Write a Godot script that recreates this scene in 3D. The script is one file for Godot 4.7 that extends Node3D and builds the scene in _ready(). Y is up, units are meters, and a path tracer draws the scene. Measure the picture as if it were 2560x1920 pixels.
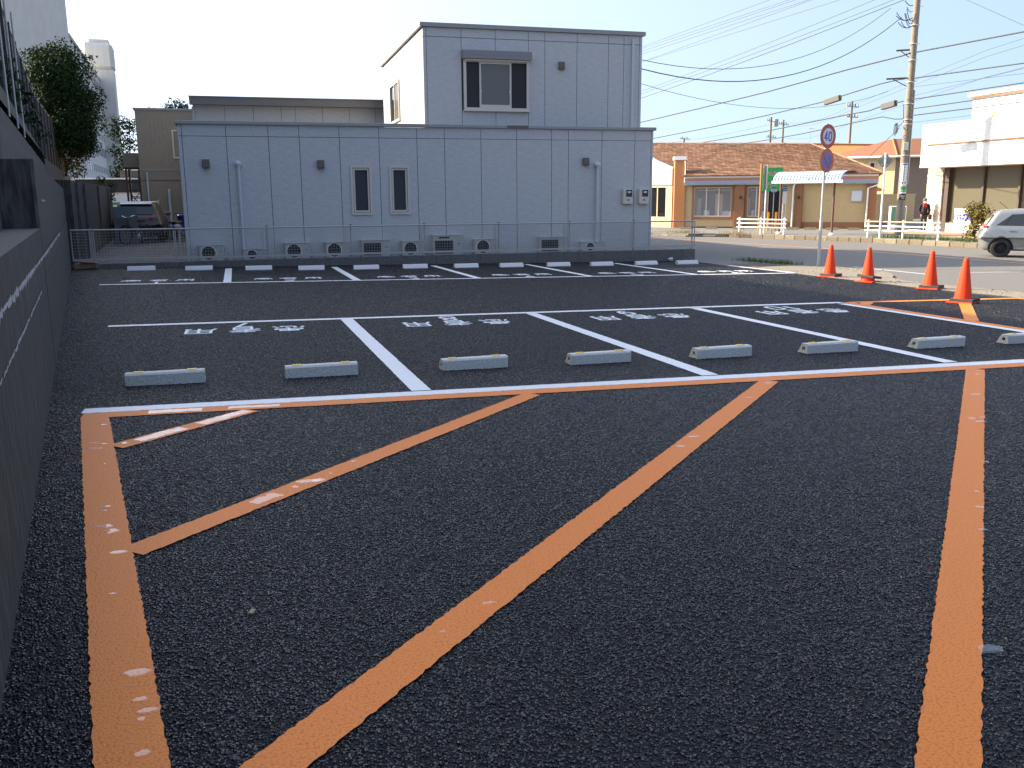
extends Node3D
# A clinic's freshly painted car park in the shade, a road and shops in low sun beyond it.
# World: camera at the origin, y up, -z along the painted bays; the lot falls gently to the right and away.

const UP := Vector3.UP
var M := {}
var used := {}
var rng := RandomNumberGenerator.new()

# ---------------------------------------------------------------- names and things
func numbered(n: String) -> String:
	if not used.has(n):
		used[n] = 0
		return n
	used[n] += 1
	return "%s_%03d" % [n, used[n]]

func thing(called: String, label: String, category: String, at := Vector3.ZERO, turn := 0.0, group := "") -> Node3D:
	var o := Node3D.new()
	o.name = numbered(called)
	add_child(o)
	o.position = at
	o.rotation.y = turn
	o.set_meta("label", label)
	o.set_meta("category", category)
	if group != "":
		o.set_meta("group", group)
	return o

func setting(called: String) -> Node3D:
	var o := Node3D.new()
	o.name = numbered(called)
	add_child(o)
	o.set_meta("kind", "structure")
	return o

func copy(src: Node3D, label: String, at: Vector3, turn: float) -> Node3D:
	var base: String = src.name
	if base.right(4).begins_with("_") and base.right(3).is_valid_int():
		base = base.left(-4)
	var c: Node3D = src.duplicate()
	c.name = numbered(base)
	add_child(c)
	c.position = at
	c.rotation.y = turn
	c.set_meta("label", label)
	return c

func part(parent: Node, called: String, st: SurfaceTool, m: Material) -> MeshInstance3D:
	return inst(parent, called, st.commit(), m)

func inst(parent: Node, called: String, mesh: Mesh, m: Material) -> MeshInstance3D:
	var o := MeshInstance3D.new()
	o.name = called
	o.mesh = mesh
	o.material_override = m
	o.cast_shadow = GeometryInstance3D.SHADOW_CASTING_SETTING_ON
	parent.add_child(o, true)
	return o

func stuff(o: Node) -> void:
	o.set_meta("kind", "stuff")

# ---------------------------------------------------------------- shapes
func mk() -> SurfaceTool:
	var st := SurfaceTool.new()
	st.begin(Mesh.PRIMITIVE_TRIANGLES)
	return st

func tri(st: SurfaceTool, a: Vector3, b: Vector3, c: Vector3) -> void:
	var n := (c - a).cross(b - a).normalized()
	st.set_normal(n); st.add_vertex(a)
	st.set_normal(n); st.add_vertex(b)
	st.set_normal(n); st.add_vertex(c)

func quad(st: SurfaceTool, a: Vector3, b: Vector3, c: Vector3, d: Vector3) -> void:
	tri(st, a, b, c)
	tri(st, a, c, d)

func sq(st: SurfaceTool, p: Array, n: Array) -> void: # smooth quad: four points, four normals
	for i in [0, 1, 2, 0, 2, 3]:
		st.set_normal(n[i]); st.add_vertex(p[i])

func box(st: SurfaceTool, c: Vector3, s: Vector3, b := Basis()) -> void:
	var h := s * 0.5
	var v := []
	for i in 8:
		v.append(c + b * Vector3(h.x if i & 1 else -h.x, h.y if i & 2 else -h.y, h.z if i & 4 else -h.z))
	quad(st, v[4], v[6], v[7], v[5]) # +z
	quad(st, v[1], v[3], v[2], v[0]) # -z
	quad(st, v[5], v[7], v[3], v[1]) # +x
	quad(st, v[0], v[2], v[6], v[4]) # -x
	quad(st, v[6], v[2], v[3], v[7]) # +y
	quad(st, v[0], v[4], v[5], v[1]) # -y

func bb(st: SurfaceTool, x0: float, x1: float, y0: float, y1: float, z0: float, z1: float) -> void:
	box(st, Vector3(x0 + x1, y0 + y1, z0 + z1) * 0.5, Vector3(absf(x1 - x0), absf(y1 - y0), absf(z1 - z0)))

func cbox(st: SurfaceTool, c: Vector3, s: Vector3, r: float, b := Basis()) -> void: # chamfered box
	var h := s * 0.5
	var ax := [Vector3.RIGHT, Vector3.UP, Vector3.BACK]
	for a in 3:
		var u := (a + 1) % 3
		var w := (a + 2) % 3
		for sg in [-1.0, 1.0]:
			var f: Vector3 = ax[a] * h[a] * sg
			var du: Vector3 = ax[u] * (h[u] - r)
			var dw: Vector3 = ax[w] * (h[w] - r)
			var q := [f - du - dw, f - du + dw, f + du + dw, f + du - dw]
			if sg < 0:
				q.reverse()
			quad(st, c + b * q[0], c + b * q[1], c + b * q[2], c + b * q[3])
			# chamfer between +-a face and +-u face
			for su in [-1.0, 1.0]:
				var e: Vector3 = ax[u] * su
				var p0: Vector3 = f + e * (h[u] - r)
				var p1: Vector3 = ax[a] * sg * (h[a] - r) + e * h[u]
				var k := [p0 - dw, p0 + dw, p1 + dw, p1 - dw]
				if sg * su > 0:
					k.reverse()
				quad(st, c + b * k[0], c + b * k[1], c + b * k[2], c + b * k[3])
	for i in 8:
		var sx := 1.0 if i & 1 else -1.0
		var sy := 1.0 if i & 2 else -1.0
		var sz := 1.0 if i & 4 else -1.0
		var p := Vector3(sx * (h.x - r), sy * (h.y - r), sz * (h.z - r))
		var t := [p + Vector3(sx * r, 0, 0), p + Vector3(0, sy * r, 0), p + Vector3(0, 0, sz * r)]
		if sx * sy * sz > 0:
			t.reverse()
		tri(st, c + b * t[0], c + b * t[1], c + b * t[2])

func tube(st: SurfaceTool, pts: Array, r, n := 8, caps := true) -> void: # r: a number or one per point
	var rings := []
	var dirs := []
	var side := Vector3.ZERO
	for i in pts.size():
		var d: Vector3 = (pts[mini(i + 1, pts.size() - 1)] - pts[maxi(i - 1, 0)]).normalized()
		if side == Vector3.ZERO or absf(side.dot(d)) > 0.99:
			side = d.cross(UP if absf(d.y) < 0.9 else Vector3.RIGHT).normalized()
		side = (side - d * side.dot(d)).normalized()
		var up := d.cross(side)
		var ring := []
		for k in n:
			var a := TAU * k / n
			ring.append(side * cos(a) + up * sin(a))
		dirs.append(ring)
		var rr: float = r[i] if r is Array else r
		var ps := []
		for k in n:
			ps.append(pts[i] + ring[k] * rr)
		rings.append(ps)
	for i in pts.size() - 1:
		for k in n:
			var k2 := (k + 1) % n
			sq(st, [rings[i][k], rings[i + 1][k], rings[i + 1][k2], rings[i][k2]], [dirs[i][k], dirs[i + 1][k], dirs[i + 1][k2], dirs[i][k2]])
	if caps:
		for k in n - 2:
			tri(st, rings[0][0], rings[0][k + 2], rings[0][k + 1])
			var e: Array = rings[-1]
			tri(st, e[0], e[k + 1], e[k + 2])

func lathe(st: SurfaceTool, prof: Array, n := 20, xf := Transform3D(), sharp := false) -> void: # prof: Vector2(radius, height), turned about y
	var nor := []
	for i in prof.size():
		var d: Vector2 = prof[mini(i + 1, prof.size() - 1)] - prof[maxi(i - 1, 0)]
		nor.append(Vector2(d.y, -d.x).normalized())
	for i in prof.size() - 1:
		var seg: Vector2 = prof[i + 1] - prof[i]
		var fl := Vector2(seg.y, -seg.x).normalized()
		for k in n:
			var a0 := TAU * k / n
			var a1 := TAU * (k + 1) / n
			var p := []
			var q := []
			for e in [[i, a0], [i, a1], [i + 1, a1], [i + 1, a0]]:
				var pr: Vector2 = prof[e[0]]
				var nn: Vector2 = fl if sharp else nor[e[0]]
				p.append(xf * Vector3(cos(e[1]) * pr.x, pr.y, sin(e[1]) * pr.x))
				q.append((xf.basis * Vector3(cos(e[1]) * nn.x, nn.y, sin(e[1]) * nn.x)).normalized())
			sq(st, p, q)

func torus(st: SurfaceTool, c: Vector3, ax: Vector3, R: float, r: float, n := 28, m := 8) -> void:
	var pts := []
	var u := ax.cross(UP if absf(ax.y) < 0.9 else Vector3.RIGHT).normalized()
	var v := ax.cross(u).normalized()
	for i in n + 1:
		var a := TAU * i / n
		pts.append(c + (u * cos(a) + v * sin(a)) * R)
	tube(st, pts, r, m, false)

func prism(st: SurfaceTool, poly: Array, xf: Transform3D, depth: float) -> void: # polygon in local xy pushed along local z
	var pv := PackedVector2Array(poly)
	if Geometry2D.is_polygon_clockwise(pv):
		pv.reverse()
	var ix := Geometry2D.triangulate_polygon(pv)
	for i in range(0, ix.size(), 3):
		var a := pv[ix[i]]
		var b := pv[ix[i + 1]]
		var c := pv[ix[i + 2]]
		if (b - a).cross(c - a) < 0:
			var t := b
			b = c
			c = t
		tri(st, xf * Vector3(a.x, a.y, depth), xf * Vector3(c.x, c.y, depth), xf * Vector3(b.x, b.y, depth))
		tri(st, xf * Vector3(a.x, a.y, 0), xf * Vector3(b.x, b.y, 0), xf * Vector3(c.x, c.y, 0))
	for i in pv.size():
		var a := pv[i]
		var b := pv[(i + 1) % pv.size()]
		quad(st, xf * Vector3(a.x, a.y, 0), xf * Vector3(a.x, a.y, depth), xf * Vector3(b.x, b.y, depth), xf * Vector3(b.x, b.y, 0))

func disc(st: SurfaceTool, c: Vector3, nrm: Vector3, r0: float, r1: float, n := 32) -> void: # flat ring facing nrm
	var u := nrm.cross(UP if absf(nrm.y) < 0.9 else Vector3.RIGHT).normalized()
	var v := nrm.cross(u).normalized()
	for k in n:
		var a := TAU * k / n
		var b := TAU * (k + 1) / n
		var ea := u * cos(a) + v * sin(a)
		var eb := u * cos(b) + v * sin(b)
		if r0 <= 0.0:
			tri(st, c, c + ea * r1, c + eb * r1)
		else:
			quad(st, c + ea * r0, c + ea * r1, c + eb * r1, c + eb * r0)

func sheet(st: SurfaceTool, poly: Array, h: Callable, up := 0.0) -> void: # flat polygon of (x, z) laid on a height function
	var pv := PackedVector2Array(poly)
	var ix := Geometry2D.triangulate_polygon(pv)
	for i in range(0, ix.size(), 3):
		var t := []
		for k in 3:
			var p := pv[ix[i + k]]
			t.append(Vector3(p.x, h.call(p.x, p.y) + up, p.y))
		if (t[2] - t[0]).cross(t[1] - t[0]).y < 0:
			t.reverse()
		tri(st, t[0], t[1], t[2])

func slab(st: SurfaceTool, poly: Array, h: Callable, down: float) -> void: # the same with a skirt
	sheet(st, poly, h)
	for i in poly.size():
		var a: Vector2 = poly[i]
		var b: Vector2 = poly[(i + 1) % poly.size()]
		var pa := Vector3(a.x, h.call(a.x, a.y), a.y)
		var pb := Vector3(b.x, h.call(b.x, b.y), b.y)
		quad(st, pa, pb, Vector3(pb.x, down, pb.z), Vector3(pa.x, down, pa.z))

func stroke(st: SurfaceTool, pts: Array, w: float, xf: Transform3D, th: float, lift := 0.0) -> void: # brush stroke in local xy, raised along local z
	for i in pts.size() - 1:
		var a: Vector2 = pts[i]
		var b: Vector2 = pts[i + 1]
		var d := (b - a).normalized()
		var n := Vector2(-d.y, d.x) * w * 0.5
		var e := d * w * (0.5 if i > 0 else 0.0)
		a -= e
		var z := th + lift + i * 0.0004
		var q := [a + n, b + n, b - n, a - n]
		var t := []
		var o := []
		for p in q:
			t.append(xf * Vector3(p.x, p.y, z))
			o.append(xf * Vector3(p.x, p.y, 0))
		quad(st, t[0], t[1], t[2], t[3])
		for k in 4:
			quad(st, t[k], o[k], o[(k + 1) % 4], t[(k + 1) % 4])

func arc(c: Vector2, r: Vector2, a0: float, a1: float, n := 10) -> Array:
	var p := []
	for i in n + 1:
		var a := deg_to_rad(lerpf(a0, a1, float(i) / n))
		p.append(c + Vector2(cos(a) * r.x, sin(a) * r.y))
	return p

func P(a: Array) -> Array: # flat list of numbers to points
	var p := []
	for i in range(0, a.size(), 2):
		p.append(Vector2(a[i], a[i + 1]))
	return p

func sag(a: Vector3, b: Vector3, s: float, n := 16) -> Array:
	var p := []
	for i in n + 1:
		var t := float(i) / n
		p.append(a.lerp(b, t) - UP * s * 4.0 * t * (1.0 - t))
	return p

# heights of the ground sheets
func lot_y(x: float, z: float) -> float:
	return -1.3733 - 0.0139 * x + 0.0125 * z
func road_y(x: float, z: float) -> float:
	return -1.83 - 0.0157 * (x - 14.4) + 0.004 * (z + 20.4)
func walk_y(_x: float, _z: float) -> float:
	return -1.87
func wall_x(z: float, off := 0.0) -> float: # the wall along the left of the lot
	return -0.335 + 0.154 * z + off
func onlot(x: float, z: float, up := 0.0) -> Vector3:
	return Vector3(x, lot_y(x, z) + up, z)

# ---------------------------------------------------------------- materials
func lin(r: float, g: float, b: float, a := 1.0) -> Color: # real-world base colour
	var c := Color(r, g, b).linear_to_srgb()
	c.a = a
	return c

func plain(r: float, g: float, b: float, rough := 0.7, metal := 0.0) -> StandardMaterial3D:
	var m := StandardMaterial3D.new()
	m.albedo_color = lin(r, g, b)
	m.roughness = rough
	m.metallic = metal
	return m

func noise_img(type: int, freq: float, oct: int, sd: int, size := 512) -> Image:
	var f := FastNoiseLite.new()
	f.noise_type = type
	f.frequency = freq
	f.seed = sd
	f.fractal_type = FastNoiseLite.FRACTAL_FBM if oct > 1 else FastNoiseLite.FRACTAL_NONE
	f.fractal_octaves = oct
	if type == FastNoiseLite.TYPE_CELLULAR:
		f.cellular_distance_function = FastNoiseLite.DISTANCE_EUCLIDEAN
		f.cellular_return_type = FastNoiseLite.RETURN_DISTANCE
		f.cellular_jitter = 1.0
		return f.get_image(size, size) # a hard seam does not show among stones
	return f.get_seamless_image(size, size)

func ramp_tex(img: Image, stops: Array, cols: Array) -> ImageTexture: # grey picture to a colour ramp (linear colours)
	var lut := PackedByteArray()
	for i in 256:
		var t := i / 255.0
		var c: Color = cols[-1]
		for k in stops.size() - 1:
			if t <= stops[k + 1]:
				c = cols[k].lerp(cols[k + 1], clampf((t - stops[k]) / (stops[k + 1] - stops[k]), 0, 1))
				break
		c = c.linear_to_srgb()
		lut.append(int(clampf(c.r, 0, 1) * 255)); lut.append(int(clampf(c.g, 0, 1) * 255)); lut.append(int(clampf(c.b, 0, 1) * 255))
	img.convert(Image.FORMAT_L8)
	var src := img.get_data()
	var out := PackedByteArray()
	out.resize(src.size() * 3)
	for i in src.size():
		var v := src[i] * 3
		out[i * 3] = lut[v]; out[i * 3 + 1] = lut[v + 1]; out[i * 3 + 2] = lut[v + 2]
	return ImageTexture.create_from_image(Image.create_from_data(img.get_width(), img.get_height(), false, Image.FORMAT_RGB8, out))

func tri_world(m: StandardMaterial3D, s: Vector3) -> StandardMaterial3D:
	m.uv1_triplanar = true
	m.uv1_world_triplanar = true
	m.uv1_scale = s
	return m

func relief(m: StandardMaterial3D, img: Image, cm: float) -> void:
	m.heightmap_enabled = true
	m.heightmap_texture = ImageTexture.create_from_image(img)
	m.heightmap_scale = cm

func grained(c0: Color, c1: Color, scale: Vector3, rough: float, cm: float, sd: int, freq := 0.02, oct := 5) -> StandardMaterial3D: # patchy two-tone surface with fine relief
	var m := StandardMaterial3D.new()
	var im := noise_img(FastNoiseLite.TYPE_SIMPLEX_SMOOTH, freq, oct, sd)
	m.albedo_texture = ramp_tex(im.duplicate(), [0.0, 0.28, 0.72, 1.0], [c0, c0, c1, c1])
	m.roughness = rough
	if cm > 0:
		relief(m, im, cm)
	return tri_world(m, scale)

func wet(m: StandardMaterial3D) -> StandardMaterial3D:
	m.clearcoat_enabled = true
	m.clearcoat = 0.6
	m.clearcoat_roughness = 0.25
	return m

func make_materials() -> void:
	var C := FastNoiseLite.TYPE_CELLULAR
	var S := FastNoiseLite.TYPE_SIMPLEX_SMOOTH
	# fresh dense asphalt, still damp: dark bitumen over 8-10 mm stones
	var stones := noise_img(C, 0.13, 1, 11, 1024)
	var m := StandardMaterial3D.new()
	relief(m, stones, 1.3)
	m.heightmap_flip_texture = true
	var f := FastNoiseLite.new()
	f.noise_type = C
	f.frequency = 0.13
	f.seed = 11
	f.cellular_distance_function = FastNoiseLite.DISTANCE_EUCLIDEAN
	f.cellular_return_type = FastNoiseLite.RETURN_CELL_VALUE
	f.cellular_jitter = 1.0
	var rr := f.get_image(1024, 1024)
	rr.convert(Image.FORMAT_L8)
	m.roughness_texture = ramp_tex(rr.duplicate(), [0.0, 0.5, 1.0], [Color(0.03, 0.03, 0.03), Color(0.11, 0.11, 0.11), Color(0.42, 0.42, 0.42)])
	m.roughness = 1.0
	# each stone has its own tone under the bitumen
	stones.convert(Image.FORMAT_L8)
	var ds := stones.get_data()
	var dv := rr.get_data()
	var tone := PackedByteArray()
	tone.resize(1024 * 1024)
	for i in 1024 * 1024:
		var d := ds[i]
		tone[i] = clampi((255 - d) * (90 + dv[i]) / 345, 0, 255)
	m.albedo_texture = ramp_tex(Image.create_from_data(1024, 1024, false, Image.FORMAT_L8, tone), [0.0, 0.3, 0.6, 1.0], [Color(0.006, 0.006, 0.007), Color(0.012, 0.0125, 0.014), Color(0.023, 0.024, 0.026), Color(0.060, 0.061, 0.064)])
	m.vertex_color_use_as_albedo = true
	m.metallic_specular = 0.25
	M.asphalt = tri_world(m, Vector3.ONE * 0.78)
	M.aggregate = plain(0.006, 0.0068, 0.0088, 0.17)
	M.aggregate.metallic_specular = 0.45
	M.aggregate_dry = plain(0.009, 0.010, 0.0125, 0.32)
	M.aggregate_dry.metallic_specular = 0.35
	# old bleached asphalt of the road, the apron and the far parking
	M.road = grained(Color(0.105, 0.100, 0.090), Color(0.150, 0.142, 0.128), Vector3.ONE * 0.4, 0.85, 0.5, 3, 0.09, 4)
	M.apron = grained(Color(0.15, 0.130, 0.098), Color(0.25, 0.215, 0.165), Vector3.ONE * 0.5, 0.9, 1.2, 5, 0.045, 5)
	M.far_asphalt = grained(Color(0.13, 0.125, 0.115), Color(0.17, 0.16, 0.145), Vector3.ONE * 0.3, 0.9, 0.3, 6, 0.08, 4)
	M.dirt = grained(Color(0.06, 0.048, 0.034), Color(0.14, 0.115, 0.082), Vector3.ONE * 0.5, 0.95, 2.0, 7, 0.05, 5)
	M.alley = grained(Color(0.040, 0.038, 0.037), Color(0.062, 0.059, 0.057), Vector3.ONE * 0.5, 0.8, 0.5, 8, 0.06, 4)
	M.paving = grained(Color(0.34, 0.20, 0.12), Color(0.42, 0.27, 0.17), Vector3.ONE * 0.8, 0.85, 0.4, 9, 0.05, 4)
	M.kerb = grained(Color(0.14, 0.112, 0.072), Color(0.29, 0.24, 0.165), Vector3.ONE * 0.7, 0.9, 0.8, 10, 0.04, 5)
	M.kerb_b = grained(Color(0.09, 0.072, 0.048), Color(0.23, 0.185, 0.125), Vector3.ONE * 0.9, 0.9, 0.8, 12, 0.04, 5)
	# road paint, a film that follows the stones
	var film := noise_img(C, 0.10, 1, 21, 512)
	m = StandardMaterial3D.new()
	m.albedo_texture = ramp_tex(noise_img(S, 0.03, 5, 22), [0.0, 0.3, 0.7, 1.0], [Color(0.58, 0.59, 0.59), Color(0.66, 0.67, 0.67), Color(0.70, 0.71, 0.71), Color(0.70, 0.71, 0.71)])
	m.roughness = 0.45
	relief(m, film, 0.14)
	m.heightmap_flip_texture = true
	M.white_paint = tri_world(m, Vector3.ONE * 0.9)
	m = StandardMaterial3D.new()
	m.albedo_texture = ramp_tex(film.duplicate(), [0.0, 0.35, 0.7, 1.0], [Color(0.76, 0.245, 0.046), Color(0.70, 0.21, 0.036), Color(0.60, 0.165, 0.026), Color(0.44, 0.11, 0.016)])
	m.roughness = 0.5
	m.metallic_specular = 0.3
	relief(m, film, 0.14)
	m.heightmap_flip_texture = true
	M.orange_paint = tri_world(m, Vector3.ONE * 2.2)
	m = StandardMaterial3D.new()
	m.albedo_color = Color(1, 1, 1, 0.04)
	m.transparency = BaseMaterial3D.TRANSPARENCY_ALPHA
	m.roughness = 0.02
	M.water = m
	# concrete
	M.stop_pale = grained(Color(0.52, 0.52, 0.51), Color(0.60, 0.60, 0.59), Vector3.ONE * 1.5, 0.8, 0.2, 30, 0.05, 5)
	M.stop = grained(Color(0.50, 0.485, 0.44), Color(0.61, 0.595, 0.545), Vector3.ONE * 1.5, 0.85, 0.35, 31, 0.05, 5)
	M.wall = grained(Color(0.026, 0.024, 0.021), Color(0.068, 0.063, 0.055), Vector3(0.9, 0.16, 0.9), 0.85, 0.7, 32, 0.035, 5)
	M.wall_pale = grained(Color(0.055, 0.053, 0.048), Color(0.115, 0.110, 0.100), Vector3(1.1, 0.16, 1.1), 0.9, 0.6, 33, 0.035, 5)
	M.efflorescence = grained(Color(0.30, 0.30, 0.29), Color(0.55, 0.55, 0.53), Vector3.ONE * 3.0, 0.95, 0.3, 34, 0.05, 4)
	M.block = grained(Color(0.10, 0.098, 0.092), Color(0.17, 0.165, 0.155), Vector3(1.0, 0.6, 1.0), 0.92, 0.8, 35, 0.05, 5)
	M.closure = plain(0.085, 0.08, 0.07, 0.7)
	M.pole_concrete = grained(Color(0.17, 0.145, 0.11), Color(0.26, 0.225, 0.175), Vector3(1.5, 0.25, 1.5), 0.9, 0.3, 36, 0.04, 4)
	M.apartment = grained(Color(0.56, 0.55, 0.51), Color(0.60, 0.59, 0.55), Vector3(0.12, 0.03, 0.12), 0.9, 0.0, 37, 0.02, 4)
	# clinic siding: a pressed weave of short courses
	var weave := Image.create(512, 512, false, Image.FORMAT_L8)
	var nz := noise_img(S, 0.03, 4, 41, 512)
	nz.convert(Image.FORMAT_L8)
	var nd := nz.get_data()
	var wd := PackedByteArray()
	wd.resize(512 * 512)
	for y in 512:
		var row := y / 16
		for x in 512:
			var in_row := y % 16
			var bx := (x + (row * 37) % 64) % 64
			var v := 170
			if in_row < 2:
				v = 30
			elif bx < 2:
				v = 70
			else:
				v += ((row * 7 + ((x + (row * 37) % 64) / 64) * 13) % 5) * 12
			wd[y * 512 + x] = clampi(v + (nd[y * 512 + x] - 128) / 3, 0, 255)
	weave = Image.create_from_data(512, 512, false, Image.FORMAT_L8, wd)
	m = StandardMaterial3D.new()
	m.albedo_texture = ramp_tex(weave.duplicate(), [0.0, 0.3, 0.7, 1.0], [Color(0.37, 0.37, 0.36), Color(0.45, 0.45, 0.44), Color(0.51, 0.51, 0.50), Color(0.56, 0.56, 0.55)])
	m.roughness = 0.75
	relief(m, weave, 0.35)
	M.siding = tri_world(m, Vector3.ONE * 0.72)
	M.cap = plain(0.30, 0.29, 0.28, 0.5)
	M.joint = plain(0.05, 0.055, 0.06, 0.9)
	M.fascia_grey = plain(0.20, 0.18, 0.165, 0.6)
	M.frame_beige = plain(0.60, 0.54, 0.46, 0.4)
	M.shutter_box = plain(0.23, 0.22, 0.22, 0.45)
	M.vent = plain(0.13, 0.105, 0.085, 0.5)
	M.pipe_grey = plain(0.50, 0.53, 0.56, 0.4)
	M.glass_dark = plain(0.012, 0.014, 0.016, 0.05)
	M.glass_frost = plain(0.20, 0.22, 0.205, 0.35)
	M.glass_blind = plain(0.13, 0.125, 0.115, 0.25)
	M.net = plain(0.035, 0.035, 0.036, 0.9)
	M.taupe = grained(Color(0.27, 0.225, 0.165), Color(0.33, 0.28, 0.21), Vector3(6.0, 0.4, 6.0), 0.8, 0.25, 43, 0.03, 3)
	M.galv = plain(0.42, 0.42, 0.40, 0.45, 0.3)
	M.fence_paint = plain(0.40, 0.38, 0.35, 0.5)
	M.dark_metal = plain(0.045, 0.04, 0.036, 0.6)
	M.fence_dark = plain(0.030, 0.027, 0.025, 0.7)
	M.ac = plain(0.46, 0.45, 0.41, 0.5)
	M.black = plain(0.012, 0.012, 0.013, 0.5)
	M.grille = plain(0.09, 0.088, 0.082, 0.5)
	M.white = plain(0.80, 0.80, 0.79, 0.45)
	M.white_gloss = plain(0.78, 0.78, 0.78, 0.25)
	M.yellow_mark = plain(0.75, 0.50, 0.04, 0.4)
	M.orange_mark = plain(0.75, 0.28, 0.03, 0.4)
	M.cone = plain(0.85, 0.062, 0.018, 0.5)
	M.cone.metallic_specular = 0.3
	M.rubber = plain(0.055, 0.050, 0.046, 0.85)
	M.tyre = plain(0.018, 0.018, 0.018, 0.8)
	M.sign_red = plain(0.42, 0.045, 0.035, 0.4)
	M.sign_blue = plain(0.02, 0.09, 0.42, 0.4)
	M.sign_white = plain(0.62, 0.64, 0.66, 0.4)
	M.sign_back = plain(0.26, 0.25, 0.22, 0.55)
	M.pole_grey = plain(0.50, 0.50, 0.48, 0.4)
	M.wire = plain(0.03, 0.03, 0.032, 0.6)
	M.tan_wall = grained(Color(0.50, 0.37, 0.19), Color(0.55, 0.41, 0.22), Vector3.ONE * 0.4, 0.85, 0.2, 45, 0.03, 3)
	M.orange_wall = grained(Color(0.42, 0.17, 0.060), Color(0.48, 0.20, 0.075), Vector3.ONE * 0.5, 0.85, 0.2, 46, 0.03, 4)
	M.brown_wall = grained(Color(0.27, 0.125, 0.062), Color(0.31, 0.15, 0.075), Vector3.ONE * 0.5, 0.85, 0.2, 47, 0.03, 3)
	M.roof_tile = grained(Color(0.19, 0.092, 0.048), Color(0.40, 0.225, 0.125), Vector3(2.2, 2.2, 2.2), 0.8, 0.6, 48, 0.035, 3)
	M.roof_tile_b = grained(Color(0.13, 0.062, 0.032), Color(0.30, 0.16, 0.088), Vector3(2.2, 2.2, 2.2), 0.8, 0.6, 49, 0.035, 3)
	M.tile_orange = grained(Color(0.44, 0.135, 0.032), Color(0.62, 0.22, 0.06), Vector3.ONE * 0.8, 0.75, 0.2, 50, 0.05, 3)
	M.house_brick = grained(Color(0.15, 0.115, 0.09), Color(0.24, 0.19, 0.15), Vector3(1.0, 4.0, 1.0), 0.85, 0.6, 51, 0.05, 3)
	M.house_cream = plain(0.58, 0.47, 0.27, 0.8)
	M.house_roof = grained(Color(0.20, 0.085, 0.045), Color(0.27, 0.12, 0.065), Vector3.ONE * 0.6, 0.8, 0.3, 52, 0.05, 3)
	M.store_white = grained(Color(0.60, 0.60, 0.585), Color(0.68, 0.68, 0.67), Vector3.ONE * 0.2, 0.7, 0.15, 53, 0.02, 4)
	M.store_stone = plain(0.55, 0.47, 0.36, 0.85)
	M.store_stone_b = plain(0.62, 0.55, 0.44, 0.85)
	M.stone_shadow = plain(0.33, 0.27, 0.22, 0.85)  # darker stone for the shadow painted under the fascia
	M.bronze = plain(0.075, 0.055, 0.045, 0.5)
	M.curtain = plain(0.105, 0.096, 0.062, 0.3)
	M.sign_green = plain(0.03, 0.36, 0.085, 0.4)
	M.text_red = plain(0.62, 0.035, 0.03, 0.5)
	M.text_blue = plain(0.015, 0.05, 0.45, 0.5)
	M.text_black = plain(0.02, 0.02, 0.022, 0.6)
	M.text_orange = plain(0.75, 0.22, 0.03, 0.5)
	M.stripe_pink = plain(0.50, 0.16, 0.15, 0.5)
	M.stripe_tan = plain(0.50, 0.28, 0.14, 0.5)
	M.stripe_lavender = plain(0.34, 0.33, 0.42, 0.5)
	M.stripe_teal = plain(0.20, 0.38, 0.42, 0.5)
	M.glass_clear = plain(0.9, 0.9, 0.9, 0.02)
	M.glass_clear.albedo_color.a = 0.12
	M.glass_clear.transparency = BaseMaterial3D.TRANSPARENCY_ALPHA
	M.cabinet_green = plain(0.10, 0.27, 0.17, 0.5)
	M.bollard = plain(0.80, 0.36, 0.02, 0.5)
	M.rust = grained(Color(0.22, 0.06, 0.02), Color(0.72, 0.66, 0.52), Vector3.ONE * 3.0, 0.8, 0.3, 55, 0.03, 3)
	M.shelter_blue = plain(0.03, 0.12, 0.30, 0.4)
	M.shelter_white = plain(0.55, 0.62, 0.68, 0.35)
	M.brown_post = plain(0.13, 0.06, 0.045, 0.5)
	M.silver = plain(0.27, 0.285, 0.27, 0.35, 0.5)
	M.silver.clearcoat_enabled = true
	M.silver.clearcoat = 0.7
	M.silver.clearcoat_roughness = 0.08
	M.car_glass = plain(0.03, 0.035, 0.04, 0.04)
	M.brown_car = plain(0.055, 0.045, 0.038, 0.25)
	M.brown_car.roughness = 0.4
	M.tail = plain(0.40, 0.015, 0.02, 0.15)
	M.blue_bike = plain(0.02, 0.035, 0.17, 0.25)
	M.cardboard = grained(Color(0.20, 0.125, 0.075), Color(0.28, 0.185, 0.12), Vector3.ONE * 2.0, 0.9, 0.3, 57, 0.03, 3)
	M.board_grey = plain(0.135, 0.15, 0.16, 0.6)
	M.chrome = plain(0.7, 0.7, 0.7, 0.15, 0.9)
	M.bark = grained(Color(0.05, 0.038, 0.028), Color(0.10, 0.078, 0.06), Vector3(3, 0.8, 3), 0.95, 1.0, 58, 0.04, 4)
	for e in [["leaf", 0.022, 0.045, 0.014], ["leaf_dark", 0.018, 0.036, 0.014], ["leaf_yellow", 0.17, 0.135, 0.025], ["leaf_bush", 0.15, 0.12, 0.035], ["grass", 0.065, 0.12, 0.022], ["dry_grass", 0.34, 0.25, 0.11]]:
		m = plain(e[1], e[2], e[3], 0.65)
		m.metallic_specular = 0.18
		m.backlight_enabled = true
		m.backlight = lin(e[1] * 0.7, e[2] * 0.8, e[3] * 0.4)
		m.vertex_color_use_as_albedo = true
		M[e[0]] = m

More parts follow.
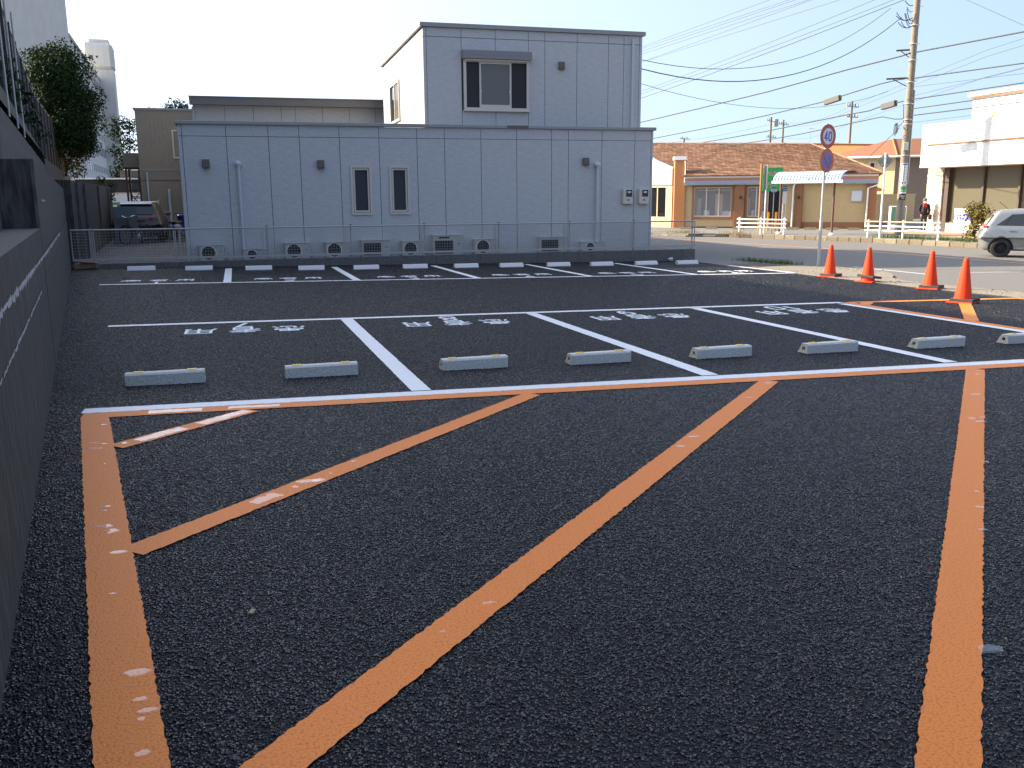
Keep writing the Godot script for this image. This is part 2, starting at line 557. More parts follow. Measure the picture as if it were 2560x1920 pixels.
func clear_sky(sun: Vector3) -> Image: # cloudless air: blue above, pale at the horizon, a white aureole round the sun
	var w := 512
	var h := 256
	var im := Image.create(w, h, false, Image.FORMAT_RGBF)
	var top := Vector3(0.046, 0.100, 0.245)
	var hor := Vector3(0.168, 0.252, 0.340)
	var glow := Vector3(1.0, 0.97, 0.92)
	for y in h:
		var pol := PI * (y + 0.5) / h
		var sy := cos(pol)
		var base := top.lerp(hor, pow(1.0 - maxf(sy, 0.0), 2.3))
		if sy < 0.0:
			base = Vector3(0.12, 0.115, 0.105)
		for x in w:
			var az := TAU * (x + 0.5) / w
			var c := base
			if sy >= 0.0:
				var d := Vector3(sin(az) * sin(pol), sy, -cos(az) * sin(pol))
				var g := rad_to_deg(d.angle_to(sun))
				c += glow * (3.5 * exp(-g / 14.0) + 0.90 * exp(-g / 38.0))
			im.set_pixel(x, y, Color(c.x, c.y, c.z))
	return im

func _ready() -> void:
	rng.seed = 7
	# camera: level lot seen from chest height, tipped down 11.8 degrees
	var cam := Camera3D.new()
	cam.name = "camera"
	cam.fov = 46.33
	cam.near = 0.05
	cam.far = 3000.0
	cam.rotation = Vector3(-0.2058, -0.2867, -0.0066)
	add_child(cam)
	cam.current = true
	# clear winter sky, whitest towards the low sun on the left
	var we := WorldEnvironment.new()
	we.name = "world"
	var env := Environment.new()
	env.background_mode = Environment.BG_SKY
	var sm := PanoramaSkyMaterial.new()
	sm.panorama = ImageTexture.create_from_image(clear_sky(Vector3(-1.48, 1.0, -1.0).normalized()))
	var sky := Sky.new()
	sky.sky_material = sm
	env.sky = sky
	env.background_energy_multiplier = 1.0
	env.tonemap_mode = Environment.TONE_MAPPER_LINEAR
	env.tonemap_exposure = 3.0
	env.sdfgi_enabled = true
	env.ssao_enabled = true
	env.ssil_enabled = true
	we.environment = env
	add_child(we)
	var sun := DirectionalLight3D.new()
	sun.name = "sun"
	sun.light_energy = 1.5
	sun.light_color = Color(1.0, 0.93, 0.82)
	sun.light_angular_distance = 0.5
	sun.shadow_enabled = true
	add_child(sun)
	sun.look_at_from_position(Vector3.ZERO, Vector3(1.48, -1.0, 1.0), UP)

	make_materials()
	build_ground()
	build_markings()
	build_left_wall()
	build_clinic()
	build_behind()
	build_apartments()
	build_restaurant()
	build_houses()
	build_store()
	build_lot_things()
	build_street()
	build_wires()
	build_vehicles()
	build_person()
	build_plants()
	build_aggregate()

# ---------------------------------------------------------------- ground, road, markings
func build_ground() -> void:
	var st := mk()
	var g := func(_x, _z): return -2.6
	sheet(st, P([-700, -900, 900, -900, 900, 400, -700, 400]), g)
	var o := setting("ground")
	part(o, "soil", st, M.dirt)
	# car park
	var lot := setting("parking_lot")
	st = mk()
	var nz := FastNoiseLite.new()
	nz.seed = 5
	nz.frequency = 0.22
	nz.fractal_octaves = 4
	var rows := []
	var zs := []
	var z := 9.0
	while z > -23.6:
		zs.append(z)
		z -= 0.5
	zs.append(-23.6)
	for zz in zs:
		var row := []
		var x0 := wall_x(zz, -0.12)
		var x1 := edge_x(zz)
		for i in 33:
			var x := lerpf(x0, x1, i / 32.0)
			row.append(Vector3(x, lot_y(x, zz), zz))
		rows.append(row)
	for r in rows.size() - 1:
		for i in 32:
			var q := [rows[r][i], rows[r][i + 1], rows[r + 1][i + 1], rows[r + 1][i]]
			for k in [0, 2, 1, 0, 3, 2]:
				var p: Vector3 = q[k]
				var v := 1.0 + 0.42 * nz.get_noise_2d(p.x * 1.6, p.z)
				st.set_color(Color(v, v, v))
				st.set_normal(UP)
				st.add_vertex(p)
	part(lot, "asphalt", st, M.asphalt)
	# worn apron between the new asphalt and the road
	o = setting("apron")
	st = mk()
	var pa := []
	for k in 46:
		var zz := 9.0 - k * 0.66
		if zz < -20.2:
			break
		pa.append(Vector2(edge_x(zz) + rng.randf_range(-0.05, 0.03) - 0.05, zz))
	var near := P([12.75, -20.3, 14.1, -20.95, 14.6, -20.1, 14.75, -18.6, 14.35, -17.6, 13.9, -16.9, 13.3, -16.2, 12.95, -15.4, 13.0, -14.2, 13.05, -13.0, 13.1, -11.5, 13.2, -9.0, 13.4, 0.0, 13.5, 9.0])
	slab(st, pa + near, func(x, zz): return lot_y(x, zz) + 0.008, -2.3)
	part(o, "worn_concrete", st, M.apron)
	st = mk()
	for k in 260: # loose grit along the broken edge
		var zz := rng.randf_range(-20.0, -8.0)
		var x := edge_x(zz) + absf(rng.randfn(0.1, 0.45))
		if rng.randf() < 0.35:
			x = 14.3 + rng.randfn(0.0, 0.25)
			zz = rng.randf_range(-20.6, -17.6)
		var s := rng.randf_range(0.008, 0.03)
		box(st, Vector3(x, maxf(lot_y(x, zz), road_y(x, zz)) + 0.012, zz), Vector3(s, s * 0.6, s * 0.8), Basis(UP, rng.randf() * 3))
	stuff(part(o, "grit", st, M.kerb))
	# verge between clinic and road
	o = setting("verge")
	st = mk()
	slab(st, P([12.45, -20.2, 12.4, -23.4, 11.0, -23.8, 11.0, -60, 12.8, -60, 13.6, -40, 13.62, -25.0, 13.75, -22.5, 14.25, -21.05]), func(x, zz): return lot_y(x, zz) + 0.012, -2.4)
	part(o, "soil", st, M.dirt)
	# road
	o = setting("road")
	st = mk()
	for i in 24:
		for j in 40:
			var a := Vector2(12.0 + i * 1.0, 12.0 - j * 2.2)
			var q := [a, a + Vector2(1, 0), a + Vector2(1, -2.2), a + Vector2(0, -2.2)]
			var v := []
			for p in q:
				v.append(Vector3(p.x, road_y(p.x, p.y), p.y))
			quad(st, v[0], v[3], v[2], v[1])
	part(o, "asphalt", st, M.road)
	st = mk()
	strip(st, [Vector2(21.2, 10), Vector2(20.9, -19), Vector2(21.05, -24), Vector2(20.7, -29), Vector2(20.1, -33), Vector2(19.2, -37), Vector2(17.5, -42)], 0.14, road_y, 0.004)
	part(o, "centre_line", st, M.orange_mark)
	st = mk()
	strip(st, [Vector2(15.1, -19.9), Vector2(15.2, -17.2)], 0.10, road_y, 0.004)
	strip(st, [Vector2(16.5, -17.6), Vector2(19.5, -17.5)], 0.06, road_y, 0.004)
	part(o, "worn_line", st, M.white_paint)
	# alley beside the clinic
	o = setting("alley")
	st = mk()
	slab(st, P([-4.6, -23.72, 11.6, -23.72, 11.6, -36, 3, -62, -9, -62]), func(_x, _z): return -1.585, -2.5)
	part(o, "concrete", st, M.alley)
	# terrace held up by the retaining wall
	o = setting("terrace")
	st = mk()
	slab(st, P([-1.4, 14, -6.3, -34, -8.4, -50, -10, -62, -200, -62, -200, 14]), func(_x, zz): return 1.35 + 0.008 * (zz + 14), -2.6)
	part(o, "soil", st, M.dirt)
	# far pavement with kerb stones
	var kerb := P([26.9, 12, 27.15, -12, 27.2, -25, 27.15, -29, 26.55, -32.9, 25.6, -35.6, 24.55, -38.25, 23.3, -40.4, 22.2, -41.2, 21.3, -41.0, 20.6, -43.5, 18.5, -48, 12, -58])
	o = setting("pavement")
	st = mk()
	slab(st, kerb + P([12, -140, 140, -140, 140, 12]), walk_y, -2.6)
	part(o, "asphalt", st, M.far_asphalt)
	for i in kerb.size() - 1:
		var a: Vector2 = kerb[i]
		var b: Vector2 = kerb[i + 1]
		var n := maxi(1, roundi((b - a).length() / 0.62))
		if a.y > -18:
			continue
		for k in n:
			var p := a.lerp(b, (k + 0.5) / n)
			var d := (b - a).normalized()
			var out := Vector2(-d.y, d.x)
			if out.x > 0:
				out = -out
			p += out * 0.06
			st = mk()
			var hgt := 0.34 if p.y > -40.8 else 0.26
			cbox(st, Vector3(p.x, -1.86 - hgt * 0.5 + rng.randf_range(-0.012, 0.008) - (0.08 if hgt < 0.3 else 0.0), p.y), Vector3((b - a).length() / n - 0.012, hgt, 0.17), 0.02, Basis(UP, atan2(-d.y, d.x) + rng.randf_range(-0.015, 0.015)))
			part(o, "kerb_stone", st, M.kerb if rng.randf() < 0.6 else M.kerb_b)
	st = mk()
	sheet(st, P([29.4, -30, 33.9, -30, 33.9, -39.5, 30.6, -38.2]), walk_y, 0.006)
	part(o, "paving", st, M.paving)

func edge_x(z: float) -> float: # right edge of the new asphalt
	return 12.25 + 0.14 * sin(z * 0.55 + 0.6) - 0.05 * sin(z * 1.7)

func strip(st: SurfaceTool, pts: Array, w: float, h: Callable, up: float, jag := 0.0, step := 0.03) -> void: # painted line with a slightly ragged edge
	for i in pts.size() - 1:
		var a: Vector2 = pts[i]
		var b: Vector2 = pts[i + 1]
		var d := (b - a).normalized()
		var n := Vector2(-d.y, d.x)
		var k := maxi(1, int((b - a).length() / step)) if jag > 0 else 1
		var last := []
		for j in k + 1:
			var p := a.lerp(b, float(j) / k)
			var l := p + n * (w * 0.5 + (rng.randf_range(-1, 1) * jag))
			var r := p - n * (w * 0.5 + (rng.randf_range(-1, 1) * jag))
			var e := [Vector3(l.x, h.call(l.x, l.y) + up, l.y), Vector3(r.x, h.call(r.x, r.y) + up, r.y)]
			if j > 0:
				var q := [last[0], e[0], e[1], last[1]]
				if (q[2] - q[0]).cross(q[1] - q[0]).y < 0:
					q.reverse()
				quad(st, q[0], q[1], q[2], q[3])
			last = e

func line(parent: Node, called: String, a: Vector2, b: Vector2, w: float, m: Material, up := 0.004, jag := 0.0, step := 0.03) -> void:
	var st := mk()
	strip(st, [a, b], w, lot_y, up + 0.003, jag, step)
	part(parent, called, st, m)

const GLYPH := {
	"0": [[0.5, 1.0, 0.75, 0.95, 0.9, 0.75, 0.9, 0.25, 0.75, 0.05, 0.5, 0.0, 0.25, 0.05, 0.1, 0.25, 0.1, 0.75, 0.25, 0.95, 0.5, 1.0]],
	"1": [[0.3, 0.82, 0.52, 1.0, 0.52, 0.0]],
	"2": [[0.12, 0.78, 0.25, 0.95, 0.5, 1.0, 0.78, 0.93, 0.85, 0.72, 0.7, 0.5, 0.1, 0.04, 0.9, 0.04]],
	"3": [[0.12, 0.88, 0.4, 1.0, 0.75, 0.93, 0.82, 0.74, 0.7, 0.56, 0.4, 0.52], [0.4, 0.52, 0.75, 0.47, 0.87, 0.26, 0.75, 0.06, 0.42, 0.0, 0.1, 0.1]],
	"4": [[0.65, 0.0, 0.65, 1.0, 0.08, 0.28, 0.95, 0.28]],
	"5": [[0.82, 0.97, 0.2, 0.97, 0.15, 0.55, 0.5, 0.6, 0.82, 0.48, 0.85, 0.2, 0.65, 0.03, 0.35, 0.0, 0.1, 0.1]],
	"6": [[0.8, 0.9, 0.5, 1.0, 0.22, 0.82, 0.12, 0.4, 0.2, 0.1, 0.5, 0.0, 0.8, 0.1, 0.87, 0.3, 0.78, 0.52, 0.5, 0.58, 0.15, 0.4]],
	"7": [[0.08, 0.96, 0.9, 0.96, 0.42, 0.0]],
	"8": [[0.5, 0.53, 0.2, 0.62, 0.15, 0.8, 0.3, 0.97, 0.5, 1.0, 0.7, 0.97, 0.85, 0.8, 0.8, 0.62, 0.5, 0.53], [0.5, 0.53, 0.15, 0.4, 0.1, 0.2, 0.25, 0.04, 0.5, 0.0, 0.75, 0.04, 0.9, 0.2, 0.85, 0.4, 0.5, 0.53]],
	"9": [[0.2, 0.08, 0.5, 0.0, 0.78, 0.18, 0.88, 0.6, 0.8, 0.9, 0.5, 1.0, 0.2, 0.9, 0.12, 0.7, 0.22, 0.48, 0.5, 0.42, 0.85, 0.6]],
	"患": [[0.25, 0.92, 0.75, 0.92, 0.75, 0.78, 0.25, 0.78, 0.25, 0.92], [0.12, 0.68, 0.88, 0.68, 0.88, 0.5, 0.12, 0.5, 0.12, 0.68], [0.5, 1.0, 0.5, 0.4], [0.12, 0.3, 0.05, 0.06], [0.3, 0.34, 0.3, 0.1, 0.4, 0.03, 0.68, 0.03, 0.74, 0.16], [0.48, 0.34, 0.58, 0.2], [0.82, 0.3, 0.95, 0.08]],
	"者": [[0.2, 0.88, 0.75, 0.88], [0.47, 1.0, 0.47, 0.68], [0.05, 0.68, 0.95, 0.68], [0.88, 0.95, 0.08, 0.34], [0.3, 0.48, 0.8, 0.48, 0.8, 0.03, 0.3, 0.03, 0.3, 0.48], [0.3, 0.26, 0.8, 0.26]],
	"用": [[0.18, 0.95, 0.18, 0.35, 0.05, 0.02], [0.18, 0.95, 0.86, 0.95, 0.86, 0.06, 0.74, 0.03], [0.18, 0.65, 0.86, 0.65], [0.18, 0.35, 0.86, 0.35], [0.52, 0.95, 0.52, 0.03]],
}

func glyph(st: SurfaceTool, ch: String, xf: Transform3D, size: Vector2, w: float, th: float) -> void:
	var k := 0
	for s in GLYPH[ch]:
		var pts := []
		for p in P(s):
			pts.append(Vector2((p.x - 0.5) * size.x, (p.y - 0.5) * size.y))
		stroke(st, pts, w, xf, th, k * 0.0011)
		k += 1

func bay_text(lot: Node, x: float, z: float, number: String, flip: float, zn: float) -> void: # flip: 1 read from the aisle looking away, -1 looking back
	var ex := Vector3(1, -0.0139, 0) * flip
	var ey := Vector3(0, -0.0125, -1) * flip
	var b := Basis(ex, ey, UP)
	var i := 0
	for ch in ["患", "者", "用"]:
		var st := mk()
		var px := x + (i - 1) * 0.50 * flip
		glyph(st, ch, Transform3D(b, onlot(px, z, 0.0035)), Vector2(0.39, 0.42), 0.036, 0.004)
		part(lot, "painted_character", st, M.white_paint)
		i += 1
	var n := number.length()
	for k in n:
		var st := mk()
		glyph(st, number[k], Transform3D(b, onlot(x + (k - (n - 1) * 0.5) * 0.26 * flip, zn, 0.0035)), Vector2(0.22, 0.38), 0.045, 0.004)
		part(lot, "painted_number", st, M.white_paint)

func build_markings() -> void:
	var lot := get_node("parking_lot")
	var W: Material = M.white_paint
	var O: Material = M.orange_paint
	# near bays 7-10
	line(lot, "white_line", Vector2(-1.14, -6.64), Vector2(12.0, -6.60), 0.155, W, 0.004, 0.003)
	line(lot, "white_line", Vector2(-1.62, -11.62), Vector2(8.82, -11.85), 0.15, W, 0.004, 0.003, 0.06)
	for i in 4:
		line(lot, "white_line", Vector2(1.21 + i * 2.5, -11.62 - 0.02 * i), Vector2(1.25 + i * 2.5, -6.73), 0.155, W, 0.0046, 0.003)
	# far bays 1-6
	line(lot, "white_line", Vector2(-2.63, -18.28), Vector2(12.3, -18.04), 0.15, W, 0.004, 0.003, 0.1)
	for i in 6:
		line(lot, "white_line", Vector2(-0.38 + i * 2.497, -22.75 + 0.01 * i), Vector2(-0.35 + i * 2.497, -18.18 + 0.03 * i), 0.15, W, 0.0046, 0.003, 0.1)
	# orange hatching
	line(lot, "orange_line", Vector2(-1.12, -6.475), Vector2(12.0, -6.435), 0.165, O, 0.004, 0.003)
	line(lot, "orange_line", Vector2(-1.03, -6.40), Vector2(-0.03, -0.2), 0.175, O, 0.0048, 0.004, 0.02)
	for d in [[-0.80, -5.55, -0.02, -6.36, 0.135], [-0.52, -3.74, 2.04, -6.37, 0.14], [0.55, -1.5, 4.10, -6.37, 0.15], [1.16, -1.15, 6.19, -6.37, 0.15], [3.4, -1.3, 8.27, -6.37, 0.15], [5.48, -1.3, 10.35, -6.37, 0.15]]:
		var a := Vector2(d[0], d[1])
		if d[1] == -1.5: # runs through (-0.02, -2.1) and out of the frame
			a = Vector2(-0.62, -1.46)
		line(lot, "orange_line", a, Vector2(d[2], d[3]), d[4], O, 0.0044, 0.004, 0.02)
	line(lot, "orange_line", Vector2(8.90, -11.85), Vector2(8.90, -6.73), 0.15, O, 0.004, 0.003)
	line(lot, "orange_line", Vector2(8.98, -11.83), Vector2(12.1, -11.72), 0.15, O, 0.0048, 0.003)
	for d in [[10.96, -11.66, 8.96, -9.36], [12.0, -10.6, 8.96, -7.4], [9.24, -11.76, 8.94, -11.46]]:
		line(lot, "orange_line", Vector2(d[0], d[1]), Vector2(d[2], d[3]), 0.17, O, 0.0052, 0.003)
	line(lot, "orange_line", Vector2(12.1, -11.79), Vector2(12.15, -6.5), 0.15, O, 0.0052, 0.003)
	var xs := [-0.05, 2.49, 4.99, 7.48]
	for i in 4:
		bay_text(lot, xs[i], -10.83 - 0.01 * i, str(7 + i), -1.0, -11.32 - 0.02 * i)
	for i in 6:
		bay_text(lot, -1.66 + i * 2.5, -19.12 + 0.03 * i, str(i + 1), 1.0, -18.52 + 0.03 * i)
	# thin films and beads of rain standing on the paint
	var st := mk()
	var spots := []
	for k in 52:
		var t := rng.randf()
		var which := rng.randi() % 5
		var a := [Vector2(-1.03, -6.4), Vector2(-0.8, -5.55), Vector2(-0.52, -3.74), Vector2(-0.62, -1.46), Vector2(1.3, -1.15)]
		var b := [Vector2(-0.3, -2.0), Vector2(-0.02, -6.36), Vector2(2.04, -6.37), Vector2(4.1, -6.37), Vector2(6.19, -6.37)]
		var p: Vector2 = a[which].lerp(b[which], t) + Vector2(rng.randf_range(-0.035, 0.035), rng.randf_range(-0.02, 0.02))
		spots.append([p, rng.randf_range(0.008, 0.034), rng.randf_range(0.8, 2.2)])
	for s in spots:
		var n := 12
		var c: Vector2 = s[0]
		var ring := []
		for i in n:
			var a := TAU * i / n
			var r: float = s[1] * (0.75 + 0.35 * rng.randf())
			ring.append(c + Vector2(cos(a) * r * s[2], sin(a) * r))
		for i in n:
			var a: Vector2 = ring[i]
			var b: Vector2 = ring[(i + 1) % n]
			var ia := c.lerp(a, 0.8)
			var ib := c.lerp(b, 0.8)
			quad(st, onlot(a.x, a.y, 0.0088), onlot(b.x, b.y, 0.0088), onlot(ib.x, ib.y, 0.0112), onlot(ia.x, ia.y, 0.0112))
			tri(st, onlot(c.x, c.y, 0.0113), onlot(ia.x, ia.y, 0.0112), onlot(ib.x, ib.y, 0.0112))
	for e in [[-0.80, -5.55, -0.02, -6.36, 0.14, 0.46, 0.085], [-0.80, -5.55, -0.02, -6.36, 0.58, 0.97, 0.095], [-0.74, -6.475, 1.2, -6.47, 0.02, 0.20, 0.09], [-0.74, -6.475, 1.2, -6.47, 0.29, 0.47, 0.07], [-0.52, -3.74, 2.04, -6.37, 0.19, 0.235, 0.07]]:
		var p0 := Vector2(e[0], e[1]).lerp(Vector2(e[2], e[3]), e[4])
		var p1 := Vector2(e[0], e[1]).lerp(Vector2(e[2], e[3]), e[5])
		strip(st, [p0, p1], e[6], lot_y, 0.0095, 0.012, 0.025)
	stuff(part(lot, "rain_water", st, M.water))

func build_aggregate() -> void: # the stones of the fresh asphalt, where they are large enough to see
	var lot := get_node("parking_lot")
	var st := mk() # a flattened, broken lump with flat faces
	var t := (1.0 + sqrt(5.0)) / 2.0
	var v := []
	for e in [[-1, t, 0], [1, t, 0], [-1, -t, 0], [1, -t, 0], [0, -1, t], [0, 1, t], [0, -1, -t], [0, 1, -t], [t, 0, -1], [t, 0, 1], [-t, 0, -1], [-t, 0, 1]]:
		v.append(Vector3(e[0], e[1], e[2]).normalized() * rng.randf_range(0.82, 1.12))
	for f in [[0, 11, 5], [0, 5, 1], [0, 1, 7], [0, 7, 10], [0, 10, 11], [1, 5, 9], [5, 11, 4], [11, 10, 2], [10, 7, 6], [7, 1, 8], [3, 9, 4], [3, 4, 2], [3, 2, 6], [3, 6, 8], [3, 8, 9], [4, 9, 5], [2, 4, 11], [6, 2, 10], [8, 6, 7], [9, 8, 1]]:
		tri(st, v[f[0]], v[f[2]], v[f[1]])
	var mesh := st.commit()
	var bands := [[-1.2, -4.0, 9500.0, 1.0], [-4.0, -7.0, 7000.0, 1.12], [-7.0, -10.5, 4600.0, 1.3], [-10.5, -14.0, 2700.0, 1.5], [-14.0, -23.2, 1400.0, 1.7]]
	for b in bands:
		var far: bool = b[0] < -6.0
		var z0: float = b[0]
		var z1: float = b[1]
		var zm := (z0 + z1) * 0.5
		var xl := wall_x(zm) - 0.3
		var xr := minf(-z1 * 1.04 + 0.5, 11.9)
		var count := int((xr - xl) * (z0 - z1) * b[2])
		var add := PackedFloat32Array()
		add.resize(count * 12)
		for i in count:
			var x := rng.randf_range(xl, xr)
			var z := clampf(rng.randf_range(z1, z0) + rng.randfn() * 0.45, -23.3, -1.0)
			var s: float = rng.randf_range(0.0032, 0.0062) * b[3]
			var a := rng.randf() * TAU
			var ca := cos(a) * s
			var sa := sin(a) * s
			var tx := rng.randf_range(-0.45, 0.45)
			var tz := rng.randf_range(-0.45, 0.45)
			var h := s * 0.72
			var k := i * 12
			add[k] = ca * 1.25; add[k + 1] = h * tx; add[k + 2] = sa; add[k + 3] = x
			add[k + 4] = tx * s * 0.5; add[k + 5] = h; add[k + 6] = tz * s * 0.5; add[k + 7] = -1.3733 - 0.0139 * x + 0.0125 * z + rng.randf_range(-0.0012, 0.0012)
			add[k + 8] = -sa * 1.25; add[k + 9] = h * tz; add[k + 10] = ca; add[k + 11] = z
		var mm := MultiMesh.new()
		mm.transform_format = MultiMesh.TRANSFORM_3D
		mm.mesh = mesh
		mm.instance_count = count
		mm.buffer = add
		var mi := MultiMeshInstance3D.new()
		mi.name = "stones"
		mi.multimesh = mm
		mi.material_override = M.aggregate_dry if far else M.aggregate
		lot.add_child(mi, true)
		stuff(mi)

# ---------------------------------------------------------------- retaining walls on the left
func wall_run(st: SurfaceTool, z0: float, z1: float, off: float, y0: float, ya: float, yb: float, thick: float, step := 3.0) -> void: # a wall parallel to the lot's left edge; top falls from ya to yb
	var n := maxi(1, int(absf(z1 - z0) / step))
	for i in n:
		var za := lerpf(z0, z1, float(i) / n)
		var zb := lerpf(z0, z1, float(i + 1) / n)
		var ta := lerpf(ya, yb, float(i) / n)
		var tb := lerpf(ya, yb, float(i + 1) / n)
		var f0 := Vector3(wall_x(za, off), y0, za)
		var f1 := Vector3(wall_x(zb, off), y0, zb)
		var g0 := Vector3(f0.x, ta, za)
		var g1 := Vector3(f1.x, tb, zb)
		var k := Vector3(-thick, 0, 0)
		quad(st, f0, g0, g1, f1)
		quad(st, g0, g0 + k, g1 + k, g1)
		quad(st, f0 + k, f1 + k, g1 + k, g0 + k)
		if i == 0:
			quad(st, f0, f0 + k, g0 + k, g0)
		if i == n - 1:
			quad(st, f1, g1, g1 + k, f1 + k)

func vein(st: SurfaceTool, za: float, ya: float, zb: float, yb: float, w: float, off: float) -> void: # lime that has run out of a casting joint
	var n := int(absf(zb - za) / 0.05)
	var last := []
	for i in n + 1:
		var t := float(i) / n
		var z := lerpf(za, zb, t)
		var y := lerpf(ya, yb, t) + rng.randfn(0, 0.004)
		var h := w * (0.25 + 0.9 * rng.randf()) * (1.0 if rng.randf() < 0.86 else 0.1)
		var e := [Vector3(wall_x(z, off), y + h * 0.4, z), Vector3(wall_x(z, off), y - h, z)]
		if i > 0:
			quad(st, last[1], last[0], e[0], e[1])
		last = e

func build_left_wall() -> void:
	# low front wall, cast in lifts with open joints
	var w := thing("retaining_wall", "low dark stained concrete wall at the left edge, white lime along its joints", "wall")
	for l in [[-1.75, -0.672], [-0.664, -0.462], [-0.454, -0.24]]:
		var st := mk()
		wall_run(st, 9.0, -8.7, 0.0, l[0], l[1], l[1], 0.3)
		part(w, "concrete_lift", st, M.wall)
	var st := mk()
	wall_run(st, 9.0, -8.7, -0.012, -1.7, -0.3, -0.3, 0.2)
	part(w, "joint_core", st, M.wall)
	st = mk()
	vein(st, -2.4, -0.43, -8.7, -0.475, 0.032, 0.003)
	vein(st, -2.4, -0.655, -7.6, -0.685, 0.014, 0.003)
	part(w, "lime_crust", st, M.efflorescence)
	st = mk()
	for k in 16: # runs below the joint
		var z := rng.randf_range(-7.5, -2.6)
		var h := rng.randf_range(0.03, 0.16)
		var x := rng.randf_range(0.004, 0.010)
		for i in 4:
			var y0 := -0.46 - h * i / 4.0
			var y1 := -0.46 - h * (i + 1) / 4.0
			quad(st, Vector3(wall_x(z, 0.0035), y1, z), Vector3(wall_x(z, 0.0035), y0, z), Vector3(wall_x(z - x, 0.0035), y0, z - x), Vector3(wall_x(z - x, 0.0035), y1, z - x))
	part(w, "lime_run", st, M.efflorescence)
	# block wall on the ledge
	w = thing("block_wall", "pale grey block wall on the ledge above the low front wall", "wall")
	for k in 22:
		var z := 8.9 - k * 0.8
		st = mk()
		wall_run(st, z, z - 0.792, -0.29 - 0.002 * (k % 3), -0.4, -0.075, -0.075, 0.25)
		part(w, "block", st, M.wall_pale)
	# tall section
	w = thing("retaining_wall", "tall dark concrete wall beside the far parking bays, running to the mesh fence", "wall")
	var zc := -8.7
	for l in [[-1.85, -0.672, -0.70], [-0.664, -0.462, -0.49], [-0.454, 0.34, 0.25]]:
		st = mk()
		wall_run(st, zc, -24.05, 0.0, l[0], l[1], l[2], 1.7 if l[1] > 0 else 0.5)
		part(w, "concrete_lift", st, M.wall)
	st = mk()
	wall_run(st, zc - 0.01, -24.0, -0.012, -1.8, -0.3, -0.3, 0.4)
	part(w, "joint_core", st, M.wall)
	st = mk()
	vein(st, -8.72, -0.478, -15.5, -0.505, 0.028, 0.003)
	vein(st, -9.6, 0.0, -10.6, -0.01, 0.014, 0.003)
	part(w, "lime_crust", st, M.efflorescence)
	for z in [-8.69, -24.03]: # pale strips painting the light caught by the arris at both ends
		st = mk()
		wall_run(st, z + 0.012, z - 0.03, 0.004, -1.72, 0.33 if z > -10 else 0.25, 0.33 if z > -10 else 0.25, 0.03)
		part(w, "edge_highlight", st, M.wall_pale)
	st = mk()
	box(st, Vector3(wall_x(-9.6, -0.62), 0.55, -9.6), Vector3(0.62, 0.72, 0.7), Basis(UP, 0.153))
	part(w, "pier", st, M.wall)
	# upper wall with coping and mesh fence
	w = thing("terrace_wall", "upper grey concrete wall with a pale coping under the mesh fence", "wall")
	st = mk()
	wall_run(st, -10.0, -30.0, -0.5, 0.2, 1.24, 0.98, 0.4)
	part(w, "wall_face", st, M.wall_pale)
	st = mk()
	wall_run(st, -10.0, -30.0, -0.47, 1.25, 1.52, 1.21, 0.45)
	part(w, "coping", st, M.wall_pale)
	st = mk()
	var a := Vector3(wall_x(-30.0, -0.5), 0, -30.0)
	var b := Vector3(-8.2, 0, -51.0)
	prism(st, P([0, -1.6, 21.3, -1.6, 21.3, 1.14, 0, 1.2]), Transform3D(Basis((b - a).normalized(), UP, (b - a).normalized().cross(UP)), a), -0.4)
	part(w, "wall_face", st, M.wall)
	var f := thing("mesh_fence", "tall dark mesh fence with slim posts on top of the left terrace wall", "fence")
	var line_pts := [] # base points with height, along both runs
	var z := -10.5
	while z > -29.9:
		var t := (z + 10.0) / -20.0
		line_pts.append([Vector3(wall_x(z, -0.62), lerpf(1.50, 1.20, t), z), lerpf(2.12, 1.82, t)])
		z -= 1.93
	for k in 11:
		var t := (k + 0.4) / 11.0
		var p := a.lerp(b, t)
		line_pts.append([Vector3(p.x - 0.12, lerpf(1.18, 1.14, t), p.z), lerpf(1.82, 1.98, t)])
	var tops := []
	for e in line_pts:
		st = mk()
		box(st, e[0] + UP * (e[1] * 0.5 - 0.02), Vector3(0.075, e[1] + 0.06, 0.075), Basis(UP, 0.15))
		part(f, "post", st, M.fence_dark)
		tops.append(e[0] + UP * e[1])
		if e[0].z < -14 and e[0].z > -19.5:
			st = mk()
			tube(st, [e[0] + Vector3(0.1, -0.28, -0.35), e[0] + Vector3(0.1, e[1] * 0.93, -0.35)], 0.016, 6)
			part(f, "conduit", st, M.galv)
	st = mk()
	tube(st, tops, 0.022, 6)
	part(f, "top_rail", st, M.galv)
	st = mk()
	for i in line_pts.size() - 1:
		var p: Vector3 = line_pts[i][0]
		var q: Vector3 = line_pts[i + 1][0]
		for s in 26:
			for dir in [0, 1]:
				var t0 := s / 26.0
				var t1 := (s + (1 if dir == 0 else -1)) / 26.0
				var c0 := p.lerp(q, clampf(t0, 0, 1))
				var c1 := p.lerp(q, clampf(t1, 0, 1))
				for r in 24:
					var h0: float = line_pts[i][1] * r / 24.0
					var h1: float = line_pts[i][1] * (r + 1) / 24.0
					var aa := c0 if (r % 2 == 0) else c1
					var bb2 := c1 if (r % 2 == 0) else c0
					var d := Vector3(0.0, 0, 0.004)
					quad(st, aa + UP * h0 - d, bb2 + UP * h1 - d, bb2 + UP * h1 + d, aa + UP * h0 + d)
	stuff(part(f, "wire_mesh", st, M.fence_dark))
	# wall along the alley behind the clinic's fence
	w = thing("alley_wall", "streaked dark concrete wall along the alley behind the mesh railing", "wall")
	var c := Vector3(-3.88, 0, -24.1)
	var d := Vector3(-5.2, 0, -42.0)
	var bs := Basis((d - c).normalized(), UP, (d - c).normalized().cross(UP))
	st = mk()
